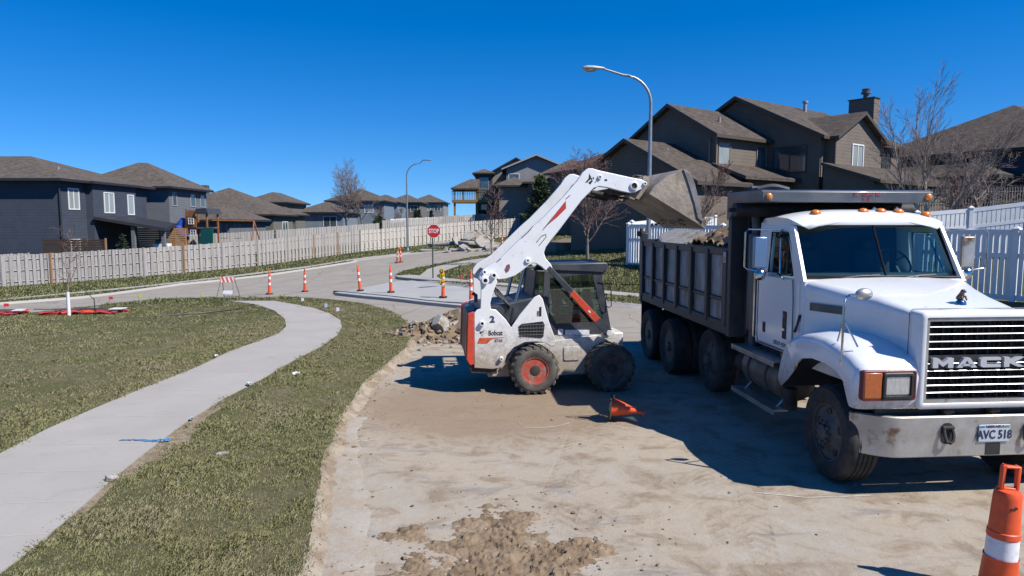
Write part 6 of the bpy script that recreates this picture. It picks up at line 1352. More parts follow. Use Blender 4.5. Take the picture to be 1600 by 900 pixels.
# arms
ARM = [(748, 436), (750, 427), (757, 419), (770, 412), (782, 404), (807, 379), (835, 352), (849, 340), (880, 308), (903, 281), (911, 269), (919, 263), (926, 263), (935, 266), (960, 271.5), (985, 277), (1003, 280.5), (1009, 284), (1010, 289), (1006, 294), (1000, 297), (992, 301), (985, 302), (970, 299), (948, 293), (936, 291.5), (928, 294), (921, 301), (909, 313), (890, 338), (872, 362), (862, 374), (853, 386), (850, 395), (853, 404), (861, 413), (863.5, 419), (860, 425), (855, 425), (846, 417), (838, 412), (833, 411), (826, 415), (815, 424), (805, 431), (790, 436), (780, 437), (776, 436), (770, 430), (762, 427), (757, 432), (752, 440)]
armp = S2(ARM, .18)
LINES = [((748, 436), (757, 419))]
for k_, (y_a, y_b) in enumerate(((.18, .27), (1.53, 1.62))):
    mb = MB(); mb.prism(armp, 'y', y_a, y_b); ar = mb.build('lift_arm', LWU, S, bevel=.012)
    yy, sg = (y_a, -1) if k_ == 0 else (y_b, 1)
    def ap(px, py): return s2(px, py, .18)
    for (px_, py_, r_, h_) in ((990.5, 290.5, .072, .052), (937, 276.5, .036, .018), (1007.5, 287, .035, .018), (824.5, 407, .045, .018), (859, 419.5, .03, .014), (757, 425, .04, .02)):
        x_, z_ = ap(px_, py_); mb = MB(); mb.lathe([(r_, 0), (r_, .022 * sg), (r_ * .85, .028 * sg), (h_, .028 * sg), (h_ * .95, .004 * sg), (.001, .004 * sg)], (x_, yy, z_), 'y', 20, mis=[0, 0, 0, 0, 1]); mb.build('arm_pin', [LWU, CHASSIS], ar, smooth=35)
    mb = MB(); tri = S2([(849, 357), (884, 313.5), (884.5, 325.5), (871, 339)], .18); mb.prism(tri, 'y', yy + .0 * sg, yy + .0025 * sg); mb.build('red_decal', M('decal_red', (.62, .06, .04), rough=.4) if k_ == 0 else bpy.data.materials['decal_red'], ar, smooth=0)
    if k_ == 0:
        mb = MB()
        tri = S2([(847, 361), (849, 357), (862, 341.5), (866, 340)], .18); mb.prism(tri, 'y', yy - .0035, yy)
        # raised plate seams
        for L_ in ([(815, 372), (826, 362), (833, 353)], [(838, 379), (846, 369), (853, 366), (853.5, 370), (842, 384)], [(776, 409.5), (783, 404)], [(884, 311), (891, 305)]): mb.tube([(p[0], yy - .002, p[1]) for p in S2(L_, .18)], .006, 4)
        mb.build('arm_seams', STEELG, ar, smooth=0)
        # round warning emblem + animal head mark
        mb = MB(); e = S2([(790, 425.5), (788, 421.5), (791.5, 414), (796, 412.5), (797.5, 419), (794.5, 424), (791, 426.8)], .18); mb.prism(e, 'y', yy - .003, yy); mb.build('emblem', M('emblem_maroon', (.22, .05, .09), (.5, .42, .45), 60, lo=.5, hi=.6, rough=.5), ar, smooth=0)
        mb = MB()
        for tri in ([(920.6, 271), (923.7, 276.5), (922.5, 281), (919.5, 281)], [(914.3, 285.3), (919.0, 279.5), (922.5, 279), (918, 285)], [(919.5, 286.5), (920.6, 284), (925, 281), (926.5, 283), (922.5, 288)], [(926.5, 277), (928, 276.5), (928, 280), (926, 279)], [(929.5, 284), (931, 283), (930.5, 285.8), (929.3, 285.5)], [(923.5, 278), (925, 277.6), (925.6, 280.4), (923.8, 281.2)]): mb.prism(S2(tri, .18), 'y', yy - .003, yy)
        mb.prism([(p[0], p[1]) for p in S2([(944.5, 280.2), (948.5, 279.8), (948.8, 282.6), (944.8, 282.8)], .18)], 'y', yy - .003, yy)
        mb.build('arm_marks', BLACKP, ar, smooth=0)
# cross tube at the bend and at the tips
bx = s2(925, 285, .18); tx = s2(990.5, 290.5, .18)
mb = MB(); mb.tube([(bx[0] + .03, .25, bx[1] - .03), (bx[0] + .03, 1.55, bx[1] - .03)], .085, 14); mb.box(tx[0] - .36, tx[0] - .02, .27, 1.53, tx[1] - .14, tx[1] - .03); mb.build('cross_member', CHASSIS, S, bevel=.01)
for yc in (.62, 1.18):
    mb = MB(); mb.tube([(bx[0] + .1, yc, bx[1] - .14), (bx[0] + .55, yc, bx[1] - .24)], .045, 10); tc = mb.build('tilt_cylinder', CHASSIS, S); mb = MB(); mb.tube([(bx[0] + .5, yc, bx[1] - .23), (tx[0] + .05, yc, tx[1] - .19)], .022, 8); mb.build('cylinder_rod', HSTEEL, tc)
# lift cylinders and links
for yc in (.34, 1.46):
    a, b, m_ = s2(820, 416, .34), s2(798, 512, .34), s2(804, 480, .34); mb = MB(); mb.tube([(m_[0], yc, m_[1]), (b[0], yc, b[1])], .062, 14); cy = mb.build('lift_cylinder', CABP, S); mb = MB(); mb.tube([(a[0], yc, a[1]), (m_[0], yc, m_[1])], .030, 10); mb.build('cylinder_rod', HSTEEL, cy)
for yc, w_ in ((.145, 0), (1.655, 0)):
    a, b = Vector((s2(859, 420, .145)[0], yc, s2(859, 420, .145)[1])), Vector((s2(951, 520, .145)[0], yc, s2(951, 520, .145)[1])); d = (b - a).normalized(); up = Vector((-d.z, 0, d.x))
    def bar(t0, t1, h0, h1, th, mb):
        p, q = a.lerp(b, t0), a.lerp(b, t1); mb.add([p + up * h0 + Vector((0, th, 0)), p - up * h0 + Vector((0, th, 0)), q - up * h1 + Vector((0, th, 0)), q + up * h1 + Vector((0, th, 0)), p + up * h0 - Vector((0, th, 0)), p - up * h0 - Vector((0, th, 0)), q - up * h1 - Vector((0, th, 0)), q + up * h1 - Vector((0, th, 0))], [(0, 1, 2, 3), (4, 7, 6, 5), (0, 4, 5, 1), (1, 5, 6, 2), (2, 6, 7, 3), (3, 7, 4, 0)])
    mb = MB(); bar(-.02, 1.0, .038, .075, .022, mb); lk = mb.build('control_link', CABP, S, bevel=.006)
    if yc < 1:
        mb = MB(); bar(.36, .80, .052, .058, .034, mb); mb.build('arm_safety_stop', LRED, lk, bevel=.006)
        mb = MB(); p = a.lerp(b, .66); mb.obox(p + Vector((0, -.037, 0)), (.05, .004, .03), Matrix.Rotation(.8, 3, 'Y')); mb.build('stop_label', REFL, lk, smooth=0)
    mb = MB(); mb.prism([(b.x - .10, .90), (b.x - .09, 1.0), (b.x - .03, 1.05), (b.x + .05, 1.04), (b.x + .12, .98), (b.x + .16, .88)], 'y', yc + (.03 if yc < 1 else -.13), yc + (.13 if yc < 1 else -.03)); mb.tube([(b.x, yc - .05, b.z), (b.x, yc + .05, b.z)], .05, 12); mb.build('link_bracket', LW, S, bevel=.006)
# cab
CY0, CY1 = .36, 1.44
cabo = S2([(848, 470), (851, 424), (860, 414), (948, 411), (948, 424), (940, 431), (953, 505), (956, 524), (866, 525), (859, 505)], CY0)
win = S2([(859.5, 434), (926, 428), (943, 503), (870, 506), (858, 487)], CY0)
cabroot = bpy.data.objects.new('cab', None); COL.objects.link(cabroot); cabroot.parent = S
def ringprism(outer, inner_, y0, y1, mb):
    """side frame with opening: bridge between loops sampled by angle"""
    cx = sum(p[0] for p in inner_) / len(inner_); cz = sum(p[1] for p in inner_) / len(inner_)
    def hit(poly, a):
        dx, dz = math.cos(a), math.sin(a); best = None
        for i in range(len(poly)):
            x1, z1 = poly[i]; x2, z2 = poly[(i + 1) % len(poly)]; ex, ez = x2 - x1, z2 - z1; den = dx * ez - dz * ex
            if abs(den) < 1e-9: continue
            t = ((x1 - cx) * ez - (z1 - cz) * ex) / den; u = ((x1 - cx) * dz - (z1 - cz) * dx) / den
            if t > 0 and -1e-6 <= u <= 1 + 1e-6 and (best is None or t > best): best = t
        return (cx + dx * best, cz + dz * best)
    angs = sorted({round(math.atan2(p[1] - cz, p[0] - cx), 4) for p in outer + inner_} | {round(-math.pi + 2 * math.pi * k / 40, 4) for k in range(40)})
    A = [hit(outer, a) for a in angs]; B_ = [hit(inner_, a) for a in angs]
    rings = [[(x, y0, z) for x, z in A], [(x, y0, z) for x, z in B_], [(x, y1, z) for x, z in B_], [(x, y1, z) for x, z in A]]
    n = len(angs); b = len(mb.v)
    for r_ in rings: mb.v += r_
    for j in range(4):
        for k in range(n): mb.f.append((b + j * n + k, b + j * n + (k + 1) % n, b + ((j + 1) % 4) * n + (k + 1) % n, b + ((j + 1) % 4) * n + k)); mb.m.append(0)
for y_a, y_b in ((CY0, CY0 + .05), (CY1 - .05, CY1)):
    mb = MB(); ringprism(cabo, win, y_a, y_b, mb); mb.build('cab_side_frame', CABP, cabroot, smooth=30)
    mb = MB(); ym = (y_a + y_b) / 2; mb.add([(x, ym, z) for x, z in win], [tuple(range(len(win)))]); gsd = mb.build('side_glass', LG, cabroot, smooth=0)
    mb = MB()
    x0, x1 = min(p[0] for p in win), max(p[0] for p in win); z0, z1 = min(p[1] for p in win), max(p[1] for p in win); yi = ym + (.03 if y_a < 1 else -.03)
    for k in range(1, 9): x_ = x0 + (x1 - x0) * k / 9; mb.box(x_ - .005, x_ + .005, yi - .003, yi + .003, z0 + .08, z1 - .01)
    for k in range(1, 8): z_ = z0 + (z1 - z0) * k / 8; mb.box(x0 + .04, x1 - .06, yi - .0025, yi + .0025, z_ - .005, z_ + .005)
    mb.box(x0 + .34, x0 + .36, yi - .012, yi + .012, z0 + .45, z1); mb.box(x0 + .02, x1 - .04, yi - .012, yi + .012, z0 + .42, z0 + .44); mb.build('window_guard', CABP, gsd, smooth=0)
zt = s2(900, 412, CY0)[1]; x0c, x1c = s2(858, 415, CY0)[0], s2(948, 411, CY0)[0]
mb = MB(); mb.prism([(x0c, zt - .10), (x0c + .03, zt), (x1c, zt + .02), (x1c + .02, zt - .08), (x1c - .06, zt - .16), (x0c + .1, zt - .12)], 'y', CY0 - .03, CY1 + .03); mb.build('cab_roof', CABP, cabroot, bevel=.02)
mb = MB(); fr = S2([(940, 431), (953, 505)], CY0); mb.add([(fr[0][0], CY0 + .05, fr[0][1]), (fr[0][0], CY1 - .05, fr[0][1]), (fr[1][0], CY1 - .05, fr[1][1]), (fr[1][0], CY0 + .05, fr[1][1])], [(0, 1, 2, 3)]); mb.build('front_glass', LG, cabroot, smooth=0)
mb = MB(); mb.box(x0c + .06, x1c + .0, CY0 + .05, CY1 - .05, .97, 1.06); mb.build('cab_floor', CHASSIS, cabroot, smooth=0)
mb = MB(); mb.obox((x0c + .42, .9, 1.28), (.45, .5, .14)); mb.obox((x0c + .24, .9, 1.56), (.12, .48, .55), Matrix.Rotation(R(-8), 3, 'Y')); mb.build('operator_seat', BLACKP, cabroot, bevel=.04)
mb = MB()
for yy in (.62, 1.18): mb.tube([(x0c + .85, yy, 1.06), (x0c + .82, yy, 1.5), (x0c + .78, yy, 1.56)], .016, 7)
mb.build('control_lever', BLACKP, cabroot)
# back window and post, beacon side mirror
bw = S2([(838, 424), (851, 424), (848, 466), (833, 466)], CY0)
mb = MB(); mb.add([(x, y, z) for y in (CY0 + .02,) for x, z in bw] , [(0, 1, 2, 3)]); mb.build('rear_side_glass', LG, cabroot, smooth=0)
mb = MB(); mb.tube([(bw[0][0], CY0 + .02, bw[0][1]), (bw[1][0], CY0 + .02, bw[1][1])], .018, 6); mb.tube([(bw[0][0], CY0 + .02, bw[0][1]), (bw[3][0], CY0 + .02, bw[3][1])], .018, 6); mb.tube([(bw[0][0], CY1 - .02, bw[0][1]), (bw[3][0], CY1 - .02, bw[3][1])], .018, 6); mb.tube([(bw[1][0], CY1 - .02, bw[1][1]), (bw[0][0], CY1 - .02, bw[0][1])], .018, 6); mb.add([(bw[0][0], CY0 + .03, bw[0][1]), (bw[0][0], CY1 - .03, bw[0][1]), (bw[3][0], CY1 - .03, bw[3][1]), (bw[3][0], CY0 + .03, bw[3][1])], [(0, 1, 2, 3)]); mb.build('rear_frame', CABP, cabroot, smooth=30)
mr = S2([(941, 432), (950, 434), (954, 455), (954, 478), (950, 480), (944, 476)], .34); mb = MB(); mb.tube([(x, .30, z) for x, z in mr], .009, 6); mb.build('door_grab_bar', BLACKP, cabroot)
sl = S2([(872, 514), (880, 514), (880, 523), (872, 523)], .35); mb = MB(); mb.prism(sl, 'y', .352, .36); sl = S2([(883, 515.5), (921, 515.5), (921, 523), (883, 523)], .35); mb.prism(sl, 'y', .352, .36); mb.build('worn_label', REFL, cabroot, smooth=0)
# lettering on the side panel
INK = M('ink_black', (.02, .02, .025), rough=.5)
def slet(t, px, py, size, off, sx, name='lettering', mat=INK, y=.119): 
    x_, z_ = s2(px, py, .12); return text_mesh(t, size, .0015, name, mat, S, off, sx, (x_, y - .001, z_), (R(90), 0, 0))
slet('Bobcat', 774.2, 520.5, .118, .0022, .72); slet('S740', 779, 532.5, .068, .0022, 1.0, mat=M('ink_grey', (.16, .16, .17), rough=.5)); slet('2', 769, 499.5, .15, .005, 1.15); slet('2', 770, 499.2, .05, .003, 1.6, mat=M('ink_blue', (.06, .12, .3)), y=.1175)
mb = MB(); mb.prism(S2([(745.5, 537), (749, 528), (770, 527.5), (787, 527), (787, 527.8), (771.5, 529), (767, 531), (763, 535), (760.5, 537)], .12), 'y', .117, .1195); mb.build('orange_stripe', M('stripe_orange', (.72, .15, .04), (.55, .08, .04), 20, rough=.5), S, smooth=0)
mb = MB()
for t_ in ([(749, 516), (752, 518.5), (757, 516.2), (755, 519), (752, 520)], [(749.5, 519), (753.5, 519.5), (752, 521.5), (749.5, 520.8)], [(752.5, 522.7), (754, 522.3), (754, 524), (752.8, 524)], [(756, 520.5), (757.2, 520.3), (757, 521.8)]): mb.prism(S2(t_, .12), 'y', .117, .1195)
mb.build('head_mark', INK, S, smooth=0)
mb = MB(); mb.prism(S2([(842.5, 480), (846, 479), (846, 494), (842.5, 494.5)], .12), 'y', .117, .1195); mb.build('side_label', INK, S, smooth=0); mb = MB(); mb.prism(S2([(839, 486), (842, 485.6), (842, 494), (839, 494)], .12), 'y', .117, .1195); mb.build('side_label', bpy.data.materials['emblem_maroon'], S, smooth=0)
# bucket (tipping, rolled a little): side plates, back, floor, lip
bkt = bpy.data.objects.new('bucket', None); COL.objects.link(bkt); bkt.parent = S
Y0, Y1 = -.06, 1.86
bp = S2([(1014, 303), (1022, 291), (1045, 275), (1067, 264), (1078, 269.5), (1085, 287), (1092, 315), (1099, 351), (1096, 353.5), (1060, 331)], Y0)
A_, Btop, E_ = bp[0], bp[3], bp[7]
for ys in ((Y0, Y0 + .02), (Y1 - .02, Y1)):
    mb = MB(); mb.prism(bp, 'y', *ys); sdp = mb.build('bucket_side', BUCK, bkt, bevel=.005)
    if ys[0] < 1:
        mb = MB(); e0 = S2([(1067, 264), (1078, 269.5), (1085, 287), (1092, 315), (1098, 348), (1089, 340), (1084.5, 318), (1075, 287)], Y0); mb.prism(e0, 'y', Y0 - .02, Y0); mb.build('side_cutter', M('cutter_steel', (.36, .35, .34), (.24, .21, .18), 5, rough=.5, metal=.4, bump=.3), sdp, bevel=.004)
def sheet(pts, th, name, mat=BUCK, y0=Y0 + .02, y1=Y1 - .02):
    n = len(pts); off = []
    for i in range(n):
        d = Vector(pts[min(i + 1, n - 1)]) - Vector(pts[max(i - 1, 0)]); d.normalize(); off.append((pts[i][0] - d.y * th, pts[i][1] + d.x * th))
    mb = MB(); mb.prism(list(pts) + off[::-1], 'y', y0, y1); return mb.build(name, mat, bkt, smooth=30)
fl = [bp[8], bp[9], bp[0]]; sheet([(p[0], p[1] + .001) for p in fl], -.02, 'bucket_floor')
sheet([bp[0], bp[1], bp[2], bp[3]], -.02, 'bucket_back')
mb = MB(); mb.obox((E_[0] - .03, (Y0 + Y1) / 2, E_[1] - .015), (.16, Y1 - Y0, .022), Matrix.Rotation(R(32), 3, 'Y')); mb.build('cutting_edge', BUCK, bkt, smooth=0)
ax = ((A_[0] + bp[2][0]) / 2 - .06, (A_[1] + bp[2][1]) / 2 + .02)
mb = MB()
for yc in (.30, .55, 1.25, 1.5): mb.prism([(tx[0] - .05, tx[1] - .16), (tx[0] + .02, tx[1] + .05), (tx[0] + .16, tx[1] + .16), (tx[0] + .30, tx[1] + .14), (A_[0] + .10, A_[1] + .02), (A_[0] - .02, A_[1] - .10)], 'y', yc - .03, yc + .03)
mb.tube([(tx[0] + .20, .2, tx[1] + .13), (tx[0] + .20, 1.6, tx[1] + .13)], .045, 12); mb.build('quick_attach', BUCK, bkt, bevel=.005)
mb = MB()
for k in range(3): mb.tube([(tx[0] + .0, .5 + k * .04, tx[1] + .04), (tx[0] + .12, .5 + k * .05, tx[1] + .20), (tx[0] + .25, .5 + k * .04, tx[1] + .19), (tx[0] + .32, .52, tx[1] + .10)], .012, 6)
mb.build('bucket_hose', BLACKP, bkt)
mb = MB(); rnd = random.Random(3)
for k in range(60):
    t = rnd.random(); rock(mb, (E_[0] - .05 - .25 * t * t, rnd.uniform(Y0 + .05, Y1 - .1), E_[1] + .04 + .12 * rnd.random() - .08 * t), rnd.uniform(.02, .07), rnd, sub=1)
o = mb.build('soil_lumps', SOIL2, smooth=0, label='lumps of soil clinging to the tipping bucket lip', cat='soil', kind='stuff'); o.location = SO; o.rotation_euler = (0, 0, SA)

# ================================================================== STREET FURNITURE
def lamp(name, label, base, H_, arm, az, big):
    t = thing(name, label, 'street lamp', base, az); mb = MB(); rB, rT = (.095, .06) if big else (.10, .05)
    pts = [(0, 0, 0), (0, 0, H_ * .45), (0, 0, H_ - 1.15)]; rr = [rB, (rB + rT) / 2, rT]
    n = 9
    for k in range(1, n + 1): a = R(90 * k / n); pts.append((-1.0 * (1 - math.cos(a)) * 1.05, 0, H_ - 1.15 + 1.05 * math.sin(a) * .97)); rr.append(rT * (1 - .25 * k / n))
    pts.append((-arm + .05, 0, H_ + .09)); rr.append(rT * .6); mb.tube(pts, rr, 14); mb.build('pole', GALV, t)
    mb = MB(); mb.lathe([(.17, 0), (.17, .03), (.12, .05), (.12, .22), (.10, .25)], (0, 0, 0), seg=12); mb.build('base_plate', GALV, t)
    hd = bpy.data.objects.new('lamp_head', None); COL.objects.link(hd); hd.parent = t; hd.location = (-arm, 0, H_ + .10)
    if big:
        mb = MB(); secs = []
        for x, w_, h_, zc in ((.12, .035, .035, 0), (.06, .07, .05, 0), (-.08, .10, .07, .0), (-.30, .15, .085, .01), (-.50, .155, .085, .01), (-.64, .12, .065, .0), (-.70, .05, .03, -.01)): secs.append([(x, w_ * math.cos(a), zc + h_ * max(math.sin(a), -.55)) for a in [2 * math.pi * k / 14 for k in range(14)]])
        mb.loft(secs); mb.build('lamp_housing', M('lamp_housing_grey', (.62, .62, .60), (.5, .49, .46), 6, rough=.45), hd, smooth=60)
        mb = MB(); secs = [[(-.42 + r_ * .24 * math.cos(a), r_ * .125 * math.sin(a), z) for a in [2 * math.pi * k / 16 for k in range(16)]] for r_, z in ((1, -.03), (.98, -.07), (.8, -.115), (.45, -.14), (.1, -.148))]; mb.loft(secs); mb.build('lens', M('frosted_lens', (.50, .46, .40), rough=.25, coat=.6), hd, smooth=60)
    else:
        mb = MB(); mb.box(-.62, .05, -.13, .13, -.02, .05); mb.lathe([(.04, .05), (.04, .13), (.001, .15)], (-.25, 0, 0), seg=8); mb.build('lamp_housing', GALV, hd, bevel=.02)
    return t
p = atY(1013, 372, 25.6); lamp('street_lamp', 'tall grey street lamp with a cobra head arching left, in front of the brown house', (p.x, p.y, h1(p.x, p.y) + .05), 8.55 - h1(p.x, p.y) - .05 - .18, 1.85, R(3), True)
p = gp(637, 393.5, LAWN); lamp('street_lamp', 'far slender street lamp with a flat head arching right, by the bleached fence', p, atY(645, 250.5, p.y).z - p.z - .1, 1.35, R(180), False)
# stop sign
p = gp(676.5, 435.5, LAWN); st = thing('stop_sign', 'red octagonal stop sign on a thin green post at the corner', 'road sign', (p.x, p.y, p.z))
mb = MB(); mb.box(-.03, .03, -.015, .015, -.2, 2.65); mb.build('post', M('green_post', (.05, .07, .05), rough=.6), st, smooth=0)
ht = atY(680, 361, p.y).z - p.z; scl = 1.0
def octa(r): return [(r * math.cos(R(22.5 + 45 * k)), r * math.sin(R(22.5 + 45 * k))) for k in range(8)]
rs = .325; xo = .10
sg_ = bpy.data.objects.new('sign_panel', None); COL.objects.link(sg_); sg_.parent = st; sg_.location = (0.07, 0, ht)
mb = MB(); mb.prism(octa(rs * 1.0824), 'y', -.022, -.018); mb.build('sign_border', REFL, sg_, smooth=0)
mb = MB(); mb.prism(octa(rs * 1.0824 * .93), 'y', -.026, -.0225); mb.build('sign_face', M('sign_red', (.62, .025, .02), rough=.4), sg_, smooth=0)
text_mesh('STOP', .285, .001, 'sign_lettering', REFL, sg_, .007, .72, (0, -.028, -.005), (R(90), 0, 0))
# delineators (channelizer posts)
def delineator(label, base, H_=1.07, tilt=(0, 0), flagc=None, short=False):
    t = thing('channelizer_cone', label, 'traffic cone', base, group='orange and white channelizer posts', rot=(R(tilt[0]), R(tilt[1]), random.Random(int(base[0] * 100)).uniform(0, 6)))
    mb = MB(); mb.prism([(.155 * math.cos(R(22.5 + 45 * k)), .155 * math.sin(R(22.5 + 45 * k))) for k in range(8)], 'z', .0, .055); mb.build('base', BLACKP, t, bevel=.01)
    f = H_ / 1.07; mb = MB()
    mb.lathe([(.074, .05), (.068, .12), (.060, .30 * f), (.054, .55 * f), (.047, .86 * f), (.043, .90 * f), (.035, .93 * f), (.03, 1.0 * f), (.015, 1.03 * f)], seg=16); bd = mb.build('cone_body', ORANGE, t)
    for z0_, z1_ in ((.42, .53), (.68, .79)):
        def rad(z): return float(np.interp(z, [.12 * 1, .30 * f, .55 * f, .86 * f], [.068, .060, .054, .047])) + .003
        mb = MB(); mb.lathe([(rad(z0_ * f), z0_ * f), (rad(z1_ * f), z1_ * f)], seg=16); mb.build('reflective_band', REFL, bd)
    mb = MB(); mb.tube([(-.045, 0, .98 * f), (-.045, 0, 1.06 * f), (0, 0, 1.085 * f), (.045, 0, 1.06 * f), (.045, 0, .98 * f)], .014, 6); mb.build('top_loop', ORANGE, bd)
    return t
for (x_, y_, lab, tl, H_) in ((421, 460, 'orange white post cone at the far left of the road closure row', (0, -2), 1.07), (476.5, 456, 'orange white post cone second from the left in the closure row', (0, -3), 1.05), (563, 454.5, 'orange white post cone on the left end of the black slab form', (0, -5), 1.08), (611, 457, 'upright orange white post cone standing by the middle of the new slab', (0, -1), 1.09),
                            (736, 474, 'orange white post cone just behind the rear of the loader', (0, 0), 1.15), (620.5, 411, 'left and taller of the two leaning post cones below the far lamp', (2, -8), 1.05), (626.5, 410, 'right of the two leaning post cones below the far lamp', (-2, 6), 1.0), (784.5, 387.5, 'lone post cone beside the distant rubble, left of the loader arm', (0, -3), 1.0)):
    delineator(lab, gp(x_, y_, .12 if 560 < x_ < 615 else (.11 if 730 < x_ < 740 else .0)), H_, tl)
p = gp(692.5, 465, .12); delineator('post cone wrapped in yellow tape on the new slab below the stop sign', p, 1.05, (0, -2))
mb = MB(); rnd = random.Random(6)
for k in range(22):
    a = k * .9; z = .45 + .030 * k; r_ = .085 - .002 * k + rnd.uniform(0, .02); mb.obox((math.cos(a) * r_ - .04, math.sin(a) * r_, z), (.12, .02, rnd.uniform(.05, .12)), Matrix.Rotation(a + 1.57, 3, 'Z') @ Matrix.Rotation(rnd.uniform(-.5, .5), 3, 'X'))
o = mb.build('caution_tape', YELLOW, smooth=0, label='crumpled yellow caution tape wound round the taped post cone', cat='tape'); o.location = p
# yellow marks on one cone of the far pair
# fallen cone
cone_p = gp(953, 657, 0); fc = thing('traffic_cone', 'orange cone knocked over between the loader and the truck shadow', 'traffic cone', (cone_p.x, cone_p.y, .20), rot=(R(6), R(95), R(-10)))
mb = MB(); mb.prism(rrect(0, 0, .19, .19, .04), 'z', -.03, 0) if False else mb.lathe([(.20, 0), (.205, .012), (.20, .03), (.15, .035), (.14, .04)], seg=8); mb.build('base', RUBBER, fc, smooth=30)
mb = MB(); mb.lathe([(.135, .035), (.125, .06), (.10, .16), (.06, .34), (.035, .46), (.033, .50), (.02, .505)], seg=24)
for i, v in enumerate(mb.v): mb.v[i] = (v[0] * (1 - .25 * (v[2] > .2)), v[1] + .02 * math.sin(v[2] * 9), v[2])
mb.build('cone_body', ORANGE, fc)
# foreground channelizer drum-cone with the handle
fp = gp(1562, 1010, 0); fy = 5.0
p = atY(1563, 900, 5.0); fcx, fcy = p.x - .02, 5.0
big = thing('channelizer_cone', 'large scuffed orange channelizer cone with a handle loop in the right foreground', 'traffic cone', (fcx, fcy, 0), rot=(0, R(2.2), R(-8)))
zt_ = atY(1570, 727, 5.0).z; f = zt_ / 1.07
mb = MB(); mb.prism([(.21 * math.cos(R(22.5 + 45 * k)), .21 * math.sin(R(22.5 + 45 * k))) for k in range(8)], 'z', 0, .06); mb.build('base', BLACKP, big, bevel=.015)
zz = [.06, .12, .30, .34, .345, .52, .525, .575, .58, .72, .725, .76, .80, .845, .86]
bz = [atY(1563, y_, 5.0).z for y_ in (872, 838)]
mb = MB(); mb.lathe([(a_ * .88, b_) for a_, b_ in [(.16, .06 * f), (.145, .12 * f), (.130, .33 * f), (.134, .34 * f), (.130, bz[0] - .012), (.122, bz[0] - .004), (.119, bz[1] + .003), (.126, bz[1] + .008), (.124, bz[1] + .05), (.117, bz[1] + .056), (.106, .82 * f), (.102, .855 * f), (.094, .872 * f), (.050, .88 * f), (.001, .88 * f)]], seg=32); bb = mb.build('cone_body', ORANGE, big, smooth=40)
mb = MB(); mb.lathe([(.109, bz[0]), (.1065, bz[1])], seg=32); mb.build('reflective_band', M('white_band', (.74, .74, .76), (.55, .55, .56), 14, lo=.5, hi=.75, rough=.4, c3=(.3, .28, .26), s3=30, lo3=.68, hi3=.74), bb, smooth=60)
mb = MB(); z0_, z1_ = .875 * f, 1.07 * f; ringplate(mb, -.068, .068, z0_, z1_, .022, -.02, .02); mb.build('handle_loop', ORANGE, bb, bevel=.009)
mb = MB(); mb.tube([(.02 * math.cos(t) - .0, -.0985, .76 * f + .012 * math.sin(t * 2)) for t in np.linspace(0, 3.2, 7)], .006, 5); mb.build('scuff_mark', RUBBER, bb)
# A-frame barricade
p = gp(357, 466, 0.0); bd = thing('barricade', 'small A-frame barricade with an orange and white striped board, left of the sidewalk end', 'barricade', (p.x, p.y, p.z), R(-8))
for s_ in (-1, 1):
    mb = MB()
    for x_ in (-.30, .30): mb.tube([(x_ * 1.25, s_ * .30, 0), (x_ * .9, s_ * .02, .92)], .018, 4)
    mb.tube([(-.36, s_ * .28, .06), (.36, s_ * .28, .06)], .014, 4); mb.build('leg_frame', STEELG, bd, smooth=0)
mb = MB(); mb.obox((0, -.06, .80), (.62, .02, .24), Matrix.Rotation(R(-17), 3, 'X')); br = mb.build('striped_board', REFL, bd, smooth=0)
mb = MB()
for k in range(-1, 4):
    x0_ = -.31 + k * .19 + .03; P_ = [(max(-.31, min(.31, a)), b) for a, b in ((x0_ + .0, .115), (x0_ + .095, .115), (x0_ + .215, -.115), (x0_ + .12, -.115))]
    if P_[1][0] - P_[0][0] < .01 and P_[2][0] - P_[3][0] < .01: continue
    rot = Matrix.Rotation(R(-17), 3, 'X'); v = [Vector((0, -.06, .80)) + rot @ Vector((a, -.0125, b)) for a, b in P_]; mb.add(v, [(0, 1, 2, 3)])
mb.build('orange_stripes', ORANGE, br, smooth=0)
mb = MB(); mb.obox((.12, -.23, .28), (.42, .02, .16), Matrix.Rotation(R(-17), 3, 'X')); mb.build('lower_board', REFL, bd, smooth=0)
# folded roll-up signs on the lawn
def flatsign(label, px, py, sx, sy, rz, seed):
    p = gp(px, py, LAWN); rnd = random.Random(seed); t = thing('folded_road_sign', label, 'road sign', (p.x, p.y, p.z + .03), R(rz), group='fabric road signs lying on the lawn')
    mb = MB(); n = 10; vs = [(-sx / 2 + sx * i / n, -sy / 2 + sy * j / n, .05 + .05 * mn.noise(Vector((i * .5, j * .5, seed)))) for j in range(n + 1) for i in range(n + 1) ]
    vs += [(x, y, z - .04) for x, y, z in vs]; N_ = (n + 1) ** 2; q = [(j * (n + 1) + i, j * (n + 1) + i + 1, (j + 1) * (n + 1) + i + 1, (j + 1) * (n + 1) + i) for j in range(n) for i in range(n)]
    mb.add(vs, q + [tuple(k + N_ for k in f) for f in q]); mb.build('sign_sheet', M('orange_fabric', (.85, .10, .05), (.55, .05, .05), 3, lo=.5, hi=.6, rough=.6) if 'orange_fabric' not in bpy.data.materials else bpy.data.materials['orange_fabric'], t)
    mb = MB()
    for k in range(3): a = rnd.uniform(-.25, .25); mb.obox((rnd.uniform(-.2, .2) * sx, (k - 1) * sy * .3, .12), (sx * 1.1, .05, .025), Matrix.Rotation(a, 3, 'Z'))
    mb.build('sign_ribs', STEELG, t, smooth=0)
    mb = MB(); mb.obox((sx * .38, sy * .1, .13), (sx * .28, sy * .5, .02), Matrix.Rotation(.2, 3, 'Z')); mb.build('sign_back', REFL, t, smooth=0)
    return t
